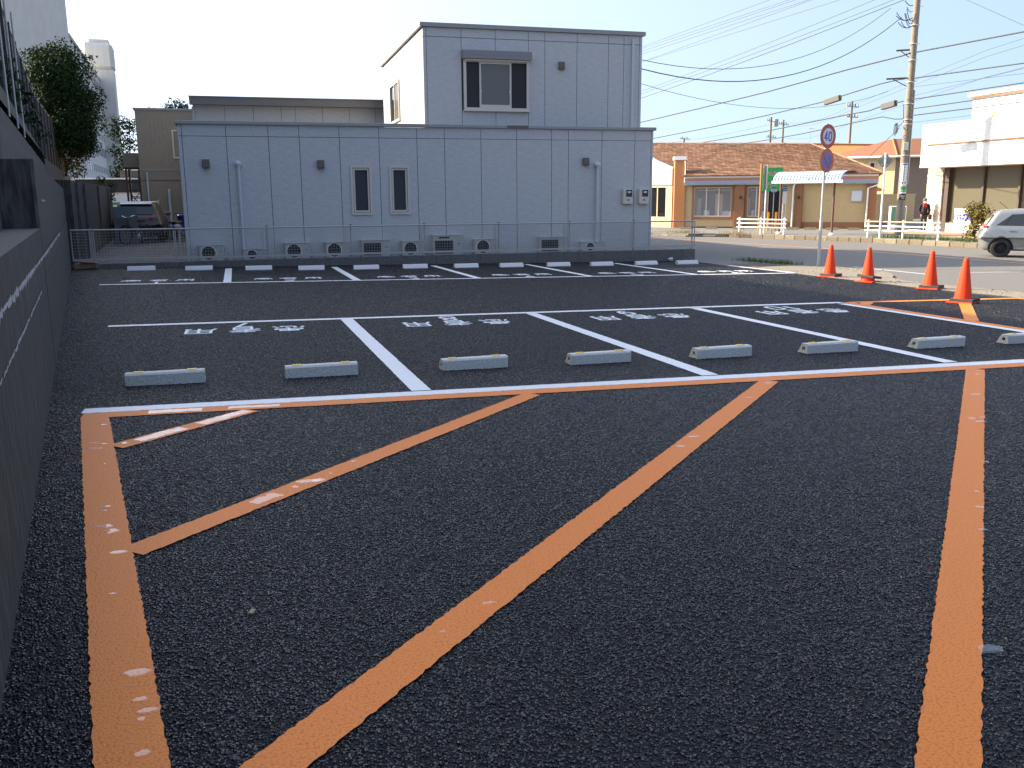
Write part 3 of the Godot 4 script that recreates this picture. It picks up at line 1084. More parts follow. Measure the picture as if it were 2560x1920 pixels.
	prism(st, P([0, -1.9, 17.9, -1.9, 17.9, 0.50, 0, 0.46]), Transform3D(bs, c), -0.35)
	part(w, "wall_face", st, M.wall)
	for t in [1.2, 3.4, 9.0, 14.5]:
		st = mk()
		box(st, c + bs * Vector3(t, -0.55, 0.03), Vector3(0.07, 1.98, 0.06), bs)
		part(w, "rib", st, M.wall_pale)
	# the flats above the terrace that keep the car park in shade
	w = thing("terrace_flats", "plain white block of flats on the terrace left of the car park", "building")
	st = mk()
	bb(st, -22.0, -8.25, 1.0, 10.0, -41.0, 14.0)
	part(w, "walls", st, M.apartment)
	st = mk()
	bb(st, -22.2, -8.15, 10.0, 10.35, -41.1, 14.1)
	part(w, "parapet", st, M.apartment)
	for fl in 3:
		for k in 12:
			st = mk()
			bb(st, -8.25, -8.22, 2.1 + fl * 2.7, 3.4 + fl * 2.7, -33.5 + k * 4.0, -31.6 + k * 4.0)
			part(w, "window", st, M.glass_dark)

# ---------------------------------------------------------------- the clinic
func panels(parent: Node, xs: Array, y0: float, y1: float, z: float, face: String, th := 0.03, gap := 0.007) -> void: # one facing panel between each pair of joints
	for i in xs.size() - 1:
		var st := mk()
		var a: float = xs[i] + gap
		var b: float = xs[i + 1] - gap
		if face == "front":
			bb(st, a, b, y0 + gap, y1 - gap, z - th, z)
		else: # side wall, xs are local z
			bb(st, z, z + th, y0 + gap, y1 - gap, a, b)
		part(parent, "panel", st, M.siding)

func window_unit(parent: Node, x0: float, x1: float, y0: float, y1: float, z: float, fw: float, glass: Material) -> Node3D: # frame ring, pane set back
	var st := mk()
	bb(st, x0, x0 + fw, y0, y1, z - 0.05, z + 0.035)
	bb(st, x1 - fw, x1, y0, y1, z - 0.05, z + 0.035)
	bb(st, x0 + fw, x1 - fw, y1 - fw, y1, z - 0.05, z + 0.034)
	bb(st, x0 + fw, x1 - fw, y0, y0 + fw, z - 0.05, z + 0.04)
	var w := part(parent, "window", st, M.frame_beige)
	st = mk()
	bb(st, x0 + fw, x1 - fw, y0 + fw, y1 - fw, z - 0.045, z - 0.03)
	part(w, "pane", st, glass)
	return w

func vent_cap(parent: Node, x: float, y: float, z: float) -> void:
	var st := mk()
	cbox(st, Vector3(x, y, z + 0.055), Vector3(0.175, 0.2, 0.11), 0.012)
	bb(st, x - 0.075, x + 0.075, y - 0.118, y - 0.099, z + 0.01, z + 0.10)
	part(parent, "vent_hood", st, M.vent)

func build_clinic() -> void:
	var c := thing("clinic_building", "light grey panelled two storey flat roofed clinic behind the mesh railing", "building", Vector3(0, 0, -24.25), -0.0127)
	var j := [-1.386, -1.29, -0.25, 0.77, 1.53, 2.54, 3.56, 4.56, 5.30, 6.30, 7.30, 8.30, 8.79, 9.78, 10.77, 11.27, 11.34]
	var st := mk()
	bb(st, -1.36, 11.32, -1.75, 1.79, -11.4, -0.028)
	part(c, "core", st, M.joint)
	panels(c, j, 1.52, 1.80, 0.0, "front")
	# lower row, cut round the two slit windows
	for i in j.size() - 1:
		var a: float = j[i]
		var b: float = j[i + 1]
		var win := []
		for w in [[2.79, 3.33], [3.80, 4.33]]:
			if w[0] > a and w[1] < b:
				win = w
		if win.is_empty():
			panels(c, [a, b], -1.62, 1.52, 0.0, "front")
		else:
			st = mk()
			bb(st, a + 0.007, win[0], -1.613, 1.513, -0.03, 0)
			bb(st, win[1], b - 0.007, -1.613, 1.513, -0.03, 0)
			bb(st, win[0], win[1], 0.818, 1.513, -0.03, 0)
			bb(st, win[0], win[1], -1.613, -0.443, -0.03, 0)
			part(c, "panel", st, M.siding)
	var zl := [-11.4, -10.4, -9.4, -8.4, -7.4, -6.4, -5.4, -4.4, -3.4, -2.4, -1.4, -0.4, -0.035]
	panels(c, zl, -1.62, 1.52, 11.32, "side")
	panels(c, zl, 1.52, 1.80, 11.32, "side")
	st = mk()
	bb(st, -1.392, -1.36, -1.62, 1.79, -11.4, -0.04)
	part(c, "side_wall", st, M.siding)
	st = mk()
	cbox(st, Vector3(4.98, 1.845, -0.02), Vector3(12.84, 0.085, 0.16), 0.008)
	part(c, "parapet_cap", st, M.cap)
	st = mk()
	bb(st, 7.02, 7.34, 1.806, 1.884, 0.0585, 0.0625)
	bb(st, 7.345, 7.62, 1.806, 1.884, 0.0585, 0.0615)
	part(c, "cap_stain", st, M.vent)
	st = mk()
	bb(st, 11.25, 11.41, 1.803, 1.887, -11.4, -0.11)
	part(c, "parapet_cap", st, M.cap)
	st = mk()
	bb(st, -1.44, -1.28, 1.803, 1.887, -11.4, -0.11)
	part(c, "parapet_cap", st, M.cap)
	for w in [[2.79, 3.33], [3.80, 4.33]]:
		var u := window_unit(c, w[0], w[1], -0.443, 0.818, 0.0, 0.055, M.glass_frost)
		st = mk()
		var fw := 0.055
		for e in [[w[0] + fw + 0.012, w[0] + fw + 0.052, -0.376, 0.75], [w[1] - fw - 0.052, w[1] - fw - 0.012, -0.376, 0.75]]:
			bb(st, e[0], e[1], e[2], e[3], -0.03, 0.012)
		bb(st, w[0] + fw + 0.052, w[1] - fw - 0.052, 0.705, 0.75, -0.03, 0.012)
		bb(st, w[0] + fw + 0.052, w[1] - fw - 0.052, -0.376, -0.33, -0.03, 0.012)
		part(u, "sash", st, M.frame_beige)
	for v in [[-0.77, 0.861], [2.04, 0.852], [9.29, 0.948]]:
		vent_cap(c, v[0], v[1], 0.0)
	for x in [0.0, 9.63]:
		st = mk()
		tube(st, [Vector3(x, 0.77, 0.075), Vector3(x, -1.6, 0.075)], 0.042, 12)
		lathe(st, [Vector2(0.0, 0.0), Vector2(0.06, 0.0), Vector2(0.078, 0.03), Vector2(0.078, 0.10), Vector2(0.055, 0.13), Vector2(0.0, 0.14)], 14, Transform3D(Basis(Vector3.RIGHT, PI / 2), Vector3(x, 0.85, 0.0)))
		tube(st, [Vector3(x, 0.85, 0.08), Vector3(x, 0.76, 0.08)], 0.05, 12)
		part(c, "drain_pipe", st, M.pipe_grey)
	for x in [10.40, 10.89]:
		st = mk()
		cbox(st, Vector3(x + 0.15, -0.02, 0.06), Vector3(0.29, 0.42, 0.12), 0.012)
		var mt := part(c, "electric_meter", st, M.frame_beige)
		st = mk()
		bb(st, x + 0.09, x + 0.27, -0.02, 0.17, 0.118, 0.128)
		var wn := part(mt, "meter_window", st, M.glass_dark)
		st = mk()
		bb(st, x + 0.13, x + 0.23, 0.08, 0.13, 0.126, 0.131)
		part(mt, "dial", st, M.sign_white)
		st = mk()
		bb(st, x + 0.12, x + 0.19, -0.13, -0.10, 0.118, 0.124)
		part(mt, "plate", st, M.text_black)
	# upper storey
	var z2 := -1.95
	var k := [5.14, 5.24, 6.24, 7.24, 8.23, 8.73, 9.72, 10.71, 11.20, 11.70, 11.79]
	st = mk()
	bb(st, 5.175, 11.76, 1.5, 4.65, -10.15, z2 - 0.028)
	part(c, "upper_core", st, M.joint)
	panels(c, k, 4.41, 4.66, z2, "front")
	for i in k.size() - 1:
		if k[i] > 6.0 and k[i + 1] < 8.3:
			panels(c, [k[i], k[i + 1]], 1.75, 2.44, z2, "front")
			panels(c, [k[i], k[i + 1]], 3.84, 4.41, z2, "front")
		else:
			panels(c, [k[i], k[i + 1]], 1.75, 4.41, z2, "front")
	var side := [-10.15, -9.15, -8.27, -6.26, -5.15, -4.15, -3.05, z2 - 0.035]
	for i in side.size() - 1:
		var s2: Array = [side[i], side[i + 1]]
		if side[i] == -8.27:
			panels(c, s2, 1.75, 2.48, 5.142, "side")
			panels(c, s2, 3.78, 4.41, 5.142, "side")
		else:
			panels(c, s2, 1.75, 4.41, 5.142, "side")
		panels(c, s2, 4.41, 4.66, 5.142, "side")
		panels(c, s2, 1.75, 4.66, 11.76, "side")
	for e in [[5.06, 11.87, z2 - 0.11, z2 + 0.06], [5.06, 5.2, -10.2, z2 - 0.112], [11.73, 11.87, -10.2, z2 - 0.112], [5.202, 11.728, -10.2, -10.05]]:
		st = mk()
		bb(st, e[0], e[1], 4.665, 4.775, e[2], e[3])
		part(c, "parapet_cap", st, M.cap)
	# sliding window with shutter box
	st = mk()
	bb(st, 6.255, 8.285, 3.842, 4.065, z2 + 0.001, z2 + 0.19)
	bb(st, 6.255, 8.285, 3.95, 3.956, z2 + 0.18, z2 + 0.195)
	part(c, "shutter_box", st, M.shutter_box)
	var fr := window_unit(c, 6.29, 8.235, 2.44, 3.838, z2 + 0.03, 0.075, M.glass_dark)
	st = mk()
	bb(st, 6.33, 8.19, 3.79, 3.835, z2 + 0.02, z2 + 0.13)
	part(fr, "track", st, M.frame_beige)
	st = mk()
	bb(st, 6.28, 8.245, 2.415, 2.445, z2 + 0.001, z2 + 0.10)
	part(fr, "sill", st, M.frame_beige)
	st = mk()
	bb(st, 6.79, 7.66, 2.56, 3.74, z2 + 0.012, z2 + 0.022)
	part(fr, "blind_pane", st, M.glass_blind)
	st = mk()
	for e in [[6.75, 6.80], [7.65, 7.70]]:
		bb(st, e[0], e[1], 2.515, 3.763, z2 + 0.004, z2 + 0.05)
	bb(st, 6.80, 7.65, 2.515, 2.60, z2 + 0.004, z2 + 0.048)
	bb(st, 6.80, 7.65, 3.72, 3.763, z2 + 0.004, z2 + 0.048)
	part(fr, "sash", st, M.frame_beige)
	for e in [[6.365, 6.75], [7.70, 8.16]]:
		st = mk()
		bb(st, e[0], e[1], 2.52, 3.76, z2 + 0.006, z2 + 0.014)
		part(fr, "insect_screen", st, M.net)
	for x in [6.79, 7.63]:
		st = mk()
		bb(st, x, x + 0.018, 2.93, 3.0, z2 + 0.05, z2 + 0.062)
		part(fr, "latch", st, M.chrome)
	vent_cap(c, 9.23, 3.745, z2)
	st = mk()
	bb(st, 11.44, 11.52, 1.75, 4.56, z2 + 0.004, z2 + 0.075)
	part(c, "drain_pipe", st, M.pipe_grey)
	# window in the sunlit end wall
	st = mk()
	bb(st, 5.09, 5.17, 2.48, 3.78, -8.27, -8.20)
	bb(st, 5.09, 5.17, 2.48, 3.78, -6.33, -6.26)
	bb(st, 5.09, 5.17, 3.70, 3.78, -8.20, -6.33)
	bb(st, 5.09, 5.17, 2.48, 2.56, -8.20, -6.33)
	bb(st, 5.10, 5.15, 2.56, 3.70, -7.32, -7.25)
	var ew := part(c, "window", st, M.frame_beige)
	st = mk()
	bb(st, 5.135, 5.15, 2.56, 3.70, -8.20, -7.32)
	part(ew, "pane", st, M.glass_dark)
	st = mk()
	bb(st, 5.12, 5.135, 2.56, 3.70, -7.25, -6.33)
	part(ew, "pane", st, M.glass_blind)
	# mesh railing on the kerb wall
	build_railing()
	build_aircon()

func build_railing() -> void:
	var w := thing("kerb_wall", "low concrete block wall under the mesh railing behind the far wheel stops", "wall")
	var n := 41
	for i in n:
		var x0 := -3.9 + 16.36 * i / n
		var x1 := -3.9 + 16.36 * (i + 1) / n
		var st := mk()
		var t := rng.randf_range(-0.004, 0.004)
		bb(st, x0 + 0.004, x1 - 0.004, -1.98, -1.511 + t * 0.3, -23.68, -23.52 + t)
		part(w, "block", st, M.block)
	var st := mk()
	bb(st, -3.9, 12.44, -1.98, -1.53, -23.67, -23.535)
	part(w, "mortar", st, M.wall_pale)
	var f := thing("mesh_railing", "knee high beige steel mesh railing on the kerb wall in front of the clinic", "railing")
	var top := -0.715
	var bot := -1.415
	var zf := -23.59
	for x in [-1.49, 0.58, 2.66, 4.58, 6.61, 8.64, 10.56, 12.38, -3.5]:
		st = mk()
		tube(st, [Vector3(x, -1.53, zf), Vector3(x, top + 0.03, zf)], 0.021, 8)
		part(f, "post", st, M.fence_paint)
		st = mk()
		tube(st, [Vector3(x, top + 0.012, zf), Vector3(x, top + 0.05, zf)], 0.027, 8)
		part(f, "post_cap", st, M.vent)
	var spans := [-3.92, -3.43, -1.6, 0.46, 2.5, 4.49, 6.5, 8.48, 10.49, 12.46]
	for i in spans.size() - 1:
		var a: float = spans[i] + 0.008
		var b: float = spans[i + 1] - 0.008
		st = mk()
		tube(st, [Vector3(a, top, zf + 0.03), Vector3(b, top, zf + 0.03)], 0.019, 8)
		part(f, "top_rail", st, M.fence_paint)
		st = mk()
		box(st, Vector3((a + b) / 2, bot, zf + 0.03), Vector3(b - a, 0.055, 0.03))
		part(f, "bottom_rail", st, M.fence_paint)
		for x in [a + 0.012, b - 0.012]:
			st = mk()
			box(st, Vector3(x, (top + bot) / 2, zf + 0.03), Vector3(0.024, top - bot - 0.06, 0.022))
			part(f, "stile", st, M.fence_paint)
		st = mk()
		var m := int((b - a) / 0.068)
		for k in range(1, m):
			var x := lerpf(a, b, float(k) / m)
			tube(st, [Vector3(x, bot + 0.02, zf + 0.03), Vector3(x, top, zf + 0.03)], 0.0024, 4, false)
		for k in range(1, 10):
			var y := lerpf(bot, top, k / 10.0)
			tube(st, [Vector3(a, y, zf + 0.034), Vector3(b, y, zf + 0.034)], 0.0024, 4, false)
		stuff(part(f, "wire_mesh", st, M.fence_paint))
	# parcel of brown paper and a cup left by the wall
	var o := thing("cardboard_box", "crumpled brown cardboard box lying at the foot of the left wall", "box")
	st = mk()
	cbox(st, Vector3(-3.62, -1.535, -23.36), Vector3(0.52, 0.17, 0.24), 0.03, Basis(UP, 0.1) * Basis(Vector3.BACK, 0.07))
	part(o, "carton", st, M.cardboard)
	st = mk()
	box(st, Vector3(-3.52, -1.452, -23.3), Vector3(0.38, 0.012, 0.26), Basis(UP, 0.15) * Basis(Vector3.BACK, -0.12))
	box(st, Vector3(-3.85, -1.50, -23.3), Vector3(0.16, 0.012, 0.2), Basis(UP, 0.15) * Basis(Vector3.BACK, 0.9))
	part(o, "flap", st, M.cardboard)

func build_aircon() -> void:
	# x0, x1, top, kind (0 round grille, 1 square grille, 2 square grille with a slot above)
	var spec := [[-1.095, -0.46, -1.145, 0, "round grilled outdoor unit below the left drain pipe, leftmost of the row"],
		[-0.05, 0.587, -1.27, 0, "low outdoor unit at the foot of the left drain pipe"],
		[0.987, 1.652, -1.135, 0, "round grilled outdoor unit, third from the left end of the row"],
		[2.014, 2.669, -1.135, 0, "round grilled outdoor unit under the left slit window"],
		[2.952, 3.744, -1.105, 1, "square grilled outdoor unit between the two slit windows"],
		[4.018, 4.673, -1.145, 0, "round grilled outdoor unit right of the right slit window"],
		[4.859, 5.719, -1.005, 2, "tallest outdoor unit with a square grille and a slot above it"],
		[6.003, 6.697, -1.135, 0, "round grilled outdoor unit right of the tallest one"],
		[7.87, 8.72, -1.115, 1, "square grilled outdoor unit left of the right drain pipe"],
		[9.112, 9.875, -1.27, 0, "low outdoor unit at the foot of the right drain pipe"]]
	var z0 := -23.95 # front
	for s in spec:
		var a := thing("air_conditioner", s[4], "air conditioner", Vector3((s[0] + s[1]) / 2, -1.585, z0 - 0.14), 0, "outdoor units along the clinic wall")
		var w: float = s[1] - s[0] - 0.04
		var h: float = s[2] + 1.585
		var st := mk()
		var hb := h - 0.05
		var cy := 0.05 + hb / 2
		cbox(st, Vector3(0, cy, 0), Vector3(w, hb, 0.27), 0.012)
		part(a, "casing", st, M.ac)
		st = mk()
		bb(st, -w / 2 - 0.01, w / 2 + 0.01, h - 0.004, h + 0.008, -0.14, 0.15)
		part(a, "lid", st, M.ac)
		for x in [-w * 0.32, w * 0.32]:
			st = mk()
			bb(st, x - 0.05, x + 0.05, 0.0, 0.048, -0.16, 0.17)
			part(a, "foot", st, M.ac)
		st = mk()
		cbox(st, Vector3(w / 2 + 0.03, 0.05 + hb * 0.4, -0.03), Vector3(0.06, hb * 0.55, 0.16), 0.008)
		part(a, "valve_cover", st, M.ac)
		var gx := -w * 0.13
		if s[3] == 0:
			var r := minf(hb * 0.44, 0.20)
			st = mk()
			disc(st, Vector3(gx, cy, 0.1365), Vector3.BACK, 0.0, r, 28)
			part(a, "fan_opening", st, M.black)
			st = mk()
			for q in range(1, 5):
				torus(st, Vector3(gx, cy, 0.142), Vector3.BACK, r * q / 4.6, 0.003, 24, 4)
			for q in 8:
				var e := Vector3(cos(q * TAU / 8), sin(q * TAU / 8), 0)
				tube(st, [Vector3(gx, cy, 0.143) + e * 0.02, Vector3(gx, cy, 0.143) + e * r], 0.003, 4, false)
			part(a, "grille", st, M.grille)
			st = mk()
			torus(st, Vector3(gx, cy, 0.137), Vector3.BACK, r + 0.006, 0.011, 28, 6)
			part(a, "grille_ring", st, M.white)
		else:
			var y1 := h - (0.14 if s[3] == 2 else 0.07)
			st = mk()
			bb(st, gx - w * 0.3, gx + w * 0.3, 0.10, y1, 0.130, 0.1365)
			if s[3] == 2:
				bb(st, gx - w * 0.18, gx + w * 0.18, h - 0.09, h - 0.04, 0.130, 0.1365)
			part(a, "fan_opening", st, M.black)
			st = mk()
			for q in 11:
				var x := gx - w * 0.3 + w * 0.6 * q / 10.0
				bb(st, x - 0.003, x + 0.003, 0.10, y1, 0.138, 0.144)
			for q in 6:
				var y := lerpf(0.10, y1, q / 5.0)
				bb(st, gx - w * 0.3, gx + w * 0.3, y - 0.003, y + 0.003, 0.1445, 0.149)
			part(a, "grille", st, M.grille)
		st = mk()
		bb(st, w * 0.33, w * 0.40, cy + 0.02, cy + 0.04, 0.1352, 0.138)
		part(a, "badge", st, M.text_black)

# ---------------------------------------------------------------- buildings behind the clinic
func build_behind() -> void:
	var a := thing("rear_annex", "low grey panelled annex with a broad taupe roof fascia behind the clinic", "building", Vector3(0, 0, -36), -0.0127)
	var st := mk()
	bb(st, -1.42, 11.0, -1.6, 3.4, -10, -0.028)
	part(a, "core", st, M.joint)
	var xs := [-1.47, -1.39, -0.36, 0.66, 1.67, 2.18, 3.19, 4.2, 5.19, 5.6]
	panels(a, xs, -1.6, 2.3, 0.0, "front")
	panels(a, xs, 2.3, 3.36, 0.0, "front")
	st = mk()
	prism(st, P([-0.28, 3.345, 0.0, 3.345, 0.02, 3.61, -0.3, 3.61]), Transform3D(Basis(Vector3(0, 0, -1), UP, Vector3.RIGHT), Vector3(-1.55, 0, 0.06)), 12.0)
	part(a, "roof_fascia", st, M.fascia_grey)
	st = mk()
	bb(st, -1.56, 10.45, 3.612, 3.64, -0.2, 0.40)
	part(a, "roof_edge", st, M.cap)
	st = mk()
	bb(st, -1.50, -1.42, -1.6, 3.3, -10, -0.04)
	part(a, "side_wall", st, M.siding)
	# taupe building
	var t := thing("taupe_building", "taupe boarded two storey building beside the outdoor stair", "building", Vector3(0, 0, -41), 0)
	st = mk()
	bb(st, -3.93, -1.6, -1.6, 3.58, -11, 0)
	part(t, "walls", st, M.taupe)
	st = mk()
	bb(st, -3.99, -1.6, 3.58, 3.66, -11, 0.05)
	part(t, "roof_edge", st, M.cap)
	for y in [1.18, 0.78]:
		st = mk()
		bb(st, -3.95, -1.6, y - 0.02, y + (0.03 if y > 1 else -0.005), 0.001, 0.02)
		part(t, "trim_band", st, M.cap if y > 1 else M.joint)
	for k in 15: # board edges
		st = mk()
		var x := -3.86 + k * 0.16
		bb(st, x - 0.006, x + 0.006, -1.6, 3.57, 0.0005, 0.008)
		part(t, "batten", st, M.taupe)
	var w := window_unit(t, -2.57, -1.75, 1.65, 2.80, 0.01, 0.06, M.glass_dark)
	for e in [[-3.655, 1.1, -0.9, 0.035], [-3.31, -0.03, -1.6, 0.05], [-2.85, 0.41, -1.6, 0.055], [-2.30, 0.2, -1.6, 0.02]]:
		st = mk()
		tube(st, [Vector3(e[0], e[1], 0.12), Vector3(e[0], e[2], 0.12)], e[3], 8)
		part(t, "pipe", st, M.pipe_grey if e[3] > 0.03 else M.dark_metal)
	# steel outdoor stair
	var s := thing("outdoor_stair", "brown steel outdoor stair left of the taupe building", "stair", Vector3(0, 0, -42.3), 0)
	st = mk()
	bb(st, -4.68, -4.02, 1.33, 1.92, 0.0, 0.05)
	part(s, "landing_panel", st, M.taupe)
	st = mk()
	bb(st, -4.68, -4.02, 1.26, 1.33, -1.2, 0.06)
	part(s, "landing", st, M.dark_metal)
	for x in [-4.60, -4.08]:
		for z in [0.0, -1.2]:
			st = mk()
			bb(st, x - 0.04, x + 0.04, -1.6, 1.26, z - 0.04, z + 0.04)
			part(s, "post", st, M.brown_post)
	for k in 7:
		st = mk()
		bb(st, -4.55, -4.12, -1.3 + k * 0.33, -1.26 + k * 0.33, -1.0 + k * 0.12, -0.72 + k * 0.12)
		part(s, "tread", st, M.dark_metal)
	for e in [[-4.51, 0.27, -4.14, -0.25], [-4.51, -0.25, -4.14, 0.27], [-4.51, 0.1, -4.14, 0.1], [-4.51, -0.1, -4.14, -0.1]]:
		st = mk()
		tube(st, [Vector3(e[0], e[1], 0.02), Vector3(e[2], e[3], 0.02)], 0.018, 5)
		part(s, "brace", st, M.dark_metal)
	for e in [[-4.2, 0.9, -4.55, 0.92], [-4.18, 0.92, -4.14, 0.6], [-4.14, 0.5, -4.13, 0.3]]:
		st = mk()
		tube(st, [Vector3(e[0], e[1], -0.4), Vector3(e[2], e[3], -0.4)], 0.018, 5)
		part(s, "handrail", st, M.galv)
	# what closes the alley
	var g := thing("garage", "dark garage with a sunlit top edge painted white at the end of the alley", "building", Vector3(0, 0, -60), 0)
	st = mk()
	bb(st, -9.4, -5.2, 0.42, 1.17, -6, 0)
	part(g, "wall", st, M.fence_dark)
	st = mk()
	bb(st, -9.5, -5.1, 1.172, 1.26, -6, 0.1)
	part(g, "coping", st, M.white)  # white stands in for sunlight along the wall's top edge
	st = mk()
	bb(st, -9.4, -5.2, -1.6, 0.415, -6, -0.1)
	part(g, "shutter", st, M.white)
	st = mk()
	bb(st, -7.6, -6.5, -0.32, -0.18, -0.099, -0.08)
	part(g, "green_stripe", st, M.sign_green)
	st = mk()
	bb(st, -7.0, -5.9, 1.27, 1.75, -3, -1)
	part(g, "roof_box", st, M.dark_metal)

func build_apartments() -> void:
	var a := thing("apartment_block", "tall white apartment block far off on the left with a stair tower", "building", Vector3(-18.93, 0, -124.74), 0.0586)
	# local: +x away from the facade into the picture's right, z along the facade
	var st := mk()
	bb(st, -45, 0, -3, 40, -4.0, 0)
	part(a, "end_block", st, M.apartment)
	st = mk()
	bb(st, -14, -0.02, -3, 19.9, -50, -4.0)
	part(a, "wing", st, M.apartment)
	st = mk()
	bb(st, -14, 0.12, 19.9, 20.25, -50, -4.0)
	part(a, "parapet", st, M.apartment)
	for fl in 7:
		for k in 14:
			var z := -6.2 - k * 3.15
			var tall := 1.5 if fl % 2 == 0 else 1.05
			var wd := 2.2 if fl % 2 == 0 else 1.3
			var y := 17.6 - fl * 2.7
			st = mk()
			bb(st, -0.02, 0.06, y - 0.05, y, z - wd - 0.05, z + 0.05)
			bb(st, -0.02, 0.05, y + tall, y + tall + 0.06, z - wd, z)
			bb(st, -0.02, 0.05, y, y + tall, z - wd * 0.5 - 0.04, z - wd * 0.5 + 0.04)
			var w := part(a, "window", st, M.white)
			st = mk()
			bb(st, -0.02, 0.02, y, y + tall, z - wd, z)
			part(w, "pane", st, M.glass_dark)
	# stair tower at the far end
	st = mk()
	bb(st, -2.2, 2.35, -3, 21.7, -55, -49.5)
	part(a, "stair_tower", st, M.apartment)
	st = mk()
	cbox(st, Vector3(0.1, 23.9, -52.2), Vector3(4.75, 4.4, 5.8), 0.5)
	part(a, "tower_head", st, M.apartment)
	st = mk()
	bb(st, -1.2, 1.9, 26.1, 26.75, -54, -50.5)
	part(a, "roof_tank", st, M.apartment)
	for e in [[-1.25, -0.65, 23.2, 23.95], [-0.2, 0.15, 23.5, 23.9]]:
		st = mk()
		bb(st, e[0], e[1], e[2], e[3], -49.29, -49.27)
		var w := part(a, "window", st, M.glass_dark)
		st = mk()
		bb(st, e[0] - 0.05, e[1] + 0.05, e[2] - 0.08, e[2], -49.29, -49.2)
		part(w, "sill", st, M.white)

# ---------------------------------------------------------------- across the road
func build_restaurant() -> void:
	var r := thing("restaurant", "single storey tan restaurant with a brown tiled hip roof across the road", "building", Vector3(24.5, -1.87, -49.2), -0.6487)
	var st := mk()
	bb(st, 0.3, 1.2, 0.0, 2.95, -13, -0.02)
	bb(st, 3.42, 4.25, 0.0, 2.95, -13, -0.02)
	bb(st, 5.3, 11.1, 0.0, 2.95, -13, -0.02)
	bb(st, 1.2, 3.42, 0.0, 0.6, -13, -0.02)
	bb(st, 4.25, 5.3, 0.0, 0.6, -13, -0.02)
	bb(st, 1.2, 3.42, 2.4, 2.95, -13, -0.02)
	bb(st, 4.25, 5.3, 2.4, 2.95, -13, -0.02)
	part(r, "core", st, M.tan_wall)
	# painted wall fields and pilasters
	for e in [[0.62, 1.12], [6.33, 6.83], [7.32, 10.62]]:
		st = mk()
		bb(st, e[0], e[1], 0.36, 2.46, -0.019, 0.0)
		part(r, "wall_field", st, M.tan_wall)
	st = mk()
	bb(st, 1.12, 3.5, 0.08, 0.52, -0.019, 0.0)
	part(r, "wall_field", st, M.tan_wall)
	for e in [[3.56, 4.12], [6.9, 7.3], [10.66, 11.16]]:
		st = mk()
		cbox(st, Vector3((e[0] + e[1]) / 2, 1.23, 0.06), Vector3(e[1] - e[0], 2.46, 0.2), 0.01)
		part(r, "pilaster", st, M.brown_wall)
	st = mk()
	bb(st, 4.12, 11.16, 0.0, 0.36, -0.019, 0.03)
	part(r, "plinth", st, M.brown_wall)
	st = mk()
	bb(st, 0.62, 4.12, 0.0, 0.08, -0.019, 0.02)
	part(r, "plinth", st, M.dark_metal)
	# windows with brown surrounds
	for e in [[1.12, 3.5, 3, 0.52], [4.16, 5.4, 2, 0.55]]:
		var x0: float = e[0]
		var x1: float = e[1]
		st = mk()
		bb(st, x0, x1, 2.33, 2.46, -0.018, 0.05)
		bb(st, x0, x1, e[3], 0.65, -0.018, 0.05)
		bb(st, x0, x0 + 0.12, 0.65, 2.33, -0.018, 0.05)
		bb(st, x1 - 0.12, x1, 0.65, 2.33, -0.018, 0.05)
		var w := part(r, "window", st, M.brown_wall)
		st = mk()
		bb(st, x0 + 0.12, x1 - 0.12, 0.65, 2.33, -1.6, -1.55)
		part(w, "interior", st, M.net)
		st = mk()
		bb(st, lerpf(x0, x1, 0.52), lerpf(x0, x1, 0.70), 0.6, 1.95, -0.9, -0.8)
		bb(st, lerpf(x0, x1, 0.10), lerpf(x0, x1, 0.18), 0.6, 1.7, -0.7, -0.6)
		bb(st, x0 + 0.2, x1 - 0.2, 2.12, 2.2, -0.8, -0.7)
		part(w, "partition", st, M.tan_wall)  # tan boxes added to imitate reflections in the panes
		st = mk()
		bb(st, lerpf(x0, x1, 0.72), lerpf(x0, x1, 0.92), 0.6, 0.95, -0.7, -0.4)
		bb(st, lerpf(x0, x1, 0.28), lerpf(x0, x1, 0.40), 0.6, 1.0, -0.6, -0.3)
		part(w, "seats", st, M.sign_white)  # pale boxes added to imitate bright reflections in the glass
		var n: int = e[2]
		for k in n:
			var p0 := lerpf(x0 + 0.12, x1 - 0.12, float(k) / n)
			var p1 := lerpf(x0 + 0.12, x1 - 0.12, float(k + 1) / n)
			st = mk()
			bb(st, p0 + 0.03, p1 - 0.03, 0.71, 2.28, -0.012, -0.006)
			part(w, "pane", st, M.glass_clear)
			st = mk()
			bb(st, p0, p0 + 0.03, 0.65, 2.33, -0.012, 0.02)
			bb(st, p1 - 0.03, p1, 0.65, 2.33, -0.012, 0.02)
			bb(st, p0 + 0.03, p1 - 0.03, 0.65, 0.71, -0.012, 0.02)
			bb(st, p0 + 0.03, p1 - 0.03, 2.28, 2.33, -0.012, 0.02)
			part(w, "sash", st, M.frame_beige)
	st = mk()
	bb(st, 5.45, 6.28, 0.0, 2.2, -0.019, -0.008)
	var dr := part(r, "door", st, M.glass_dark)
	st = mk()
	bb(st, 5.40, 5.45, 0.0, 2.25, -0.019, 0.03)
	bb(st, 6.28, 6.33, 0.0, 2.25, -0.019, 0.03)
	bb(st, 5.45, 6.28, 2.2, 2.25, -0.019, 0.03)
	part(dr, "frame", st, M.frame_beige)
	st = mk()
	bb(st, 9.84, 10.45, 1.47, 2.10, 0.001, 0.06)
	var nb := part(r, "notice_board", st, M.galv)
	st = mk()
	bb(st, 9.89, 10.40, 1.52, 2.05, 0.06, 0.066)
	part(nb, "board_glass", st, M.sign_white)
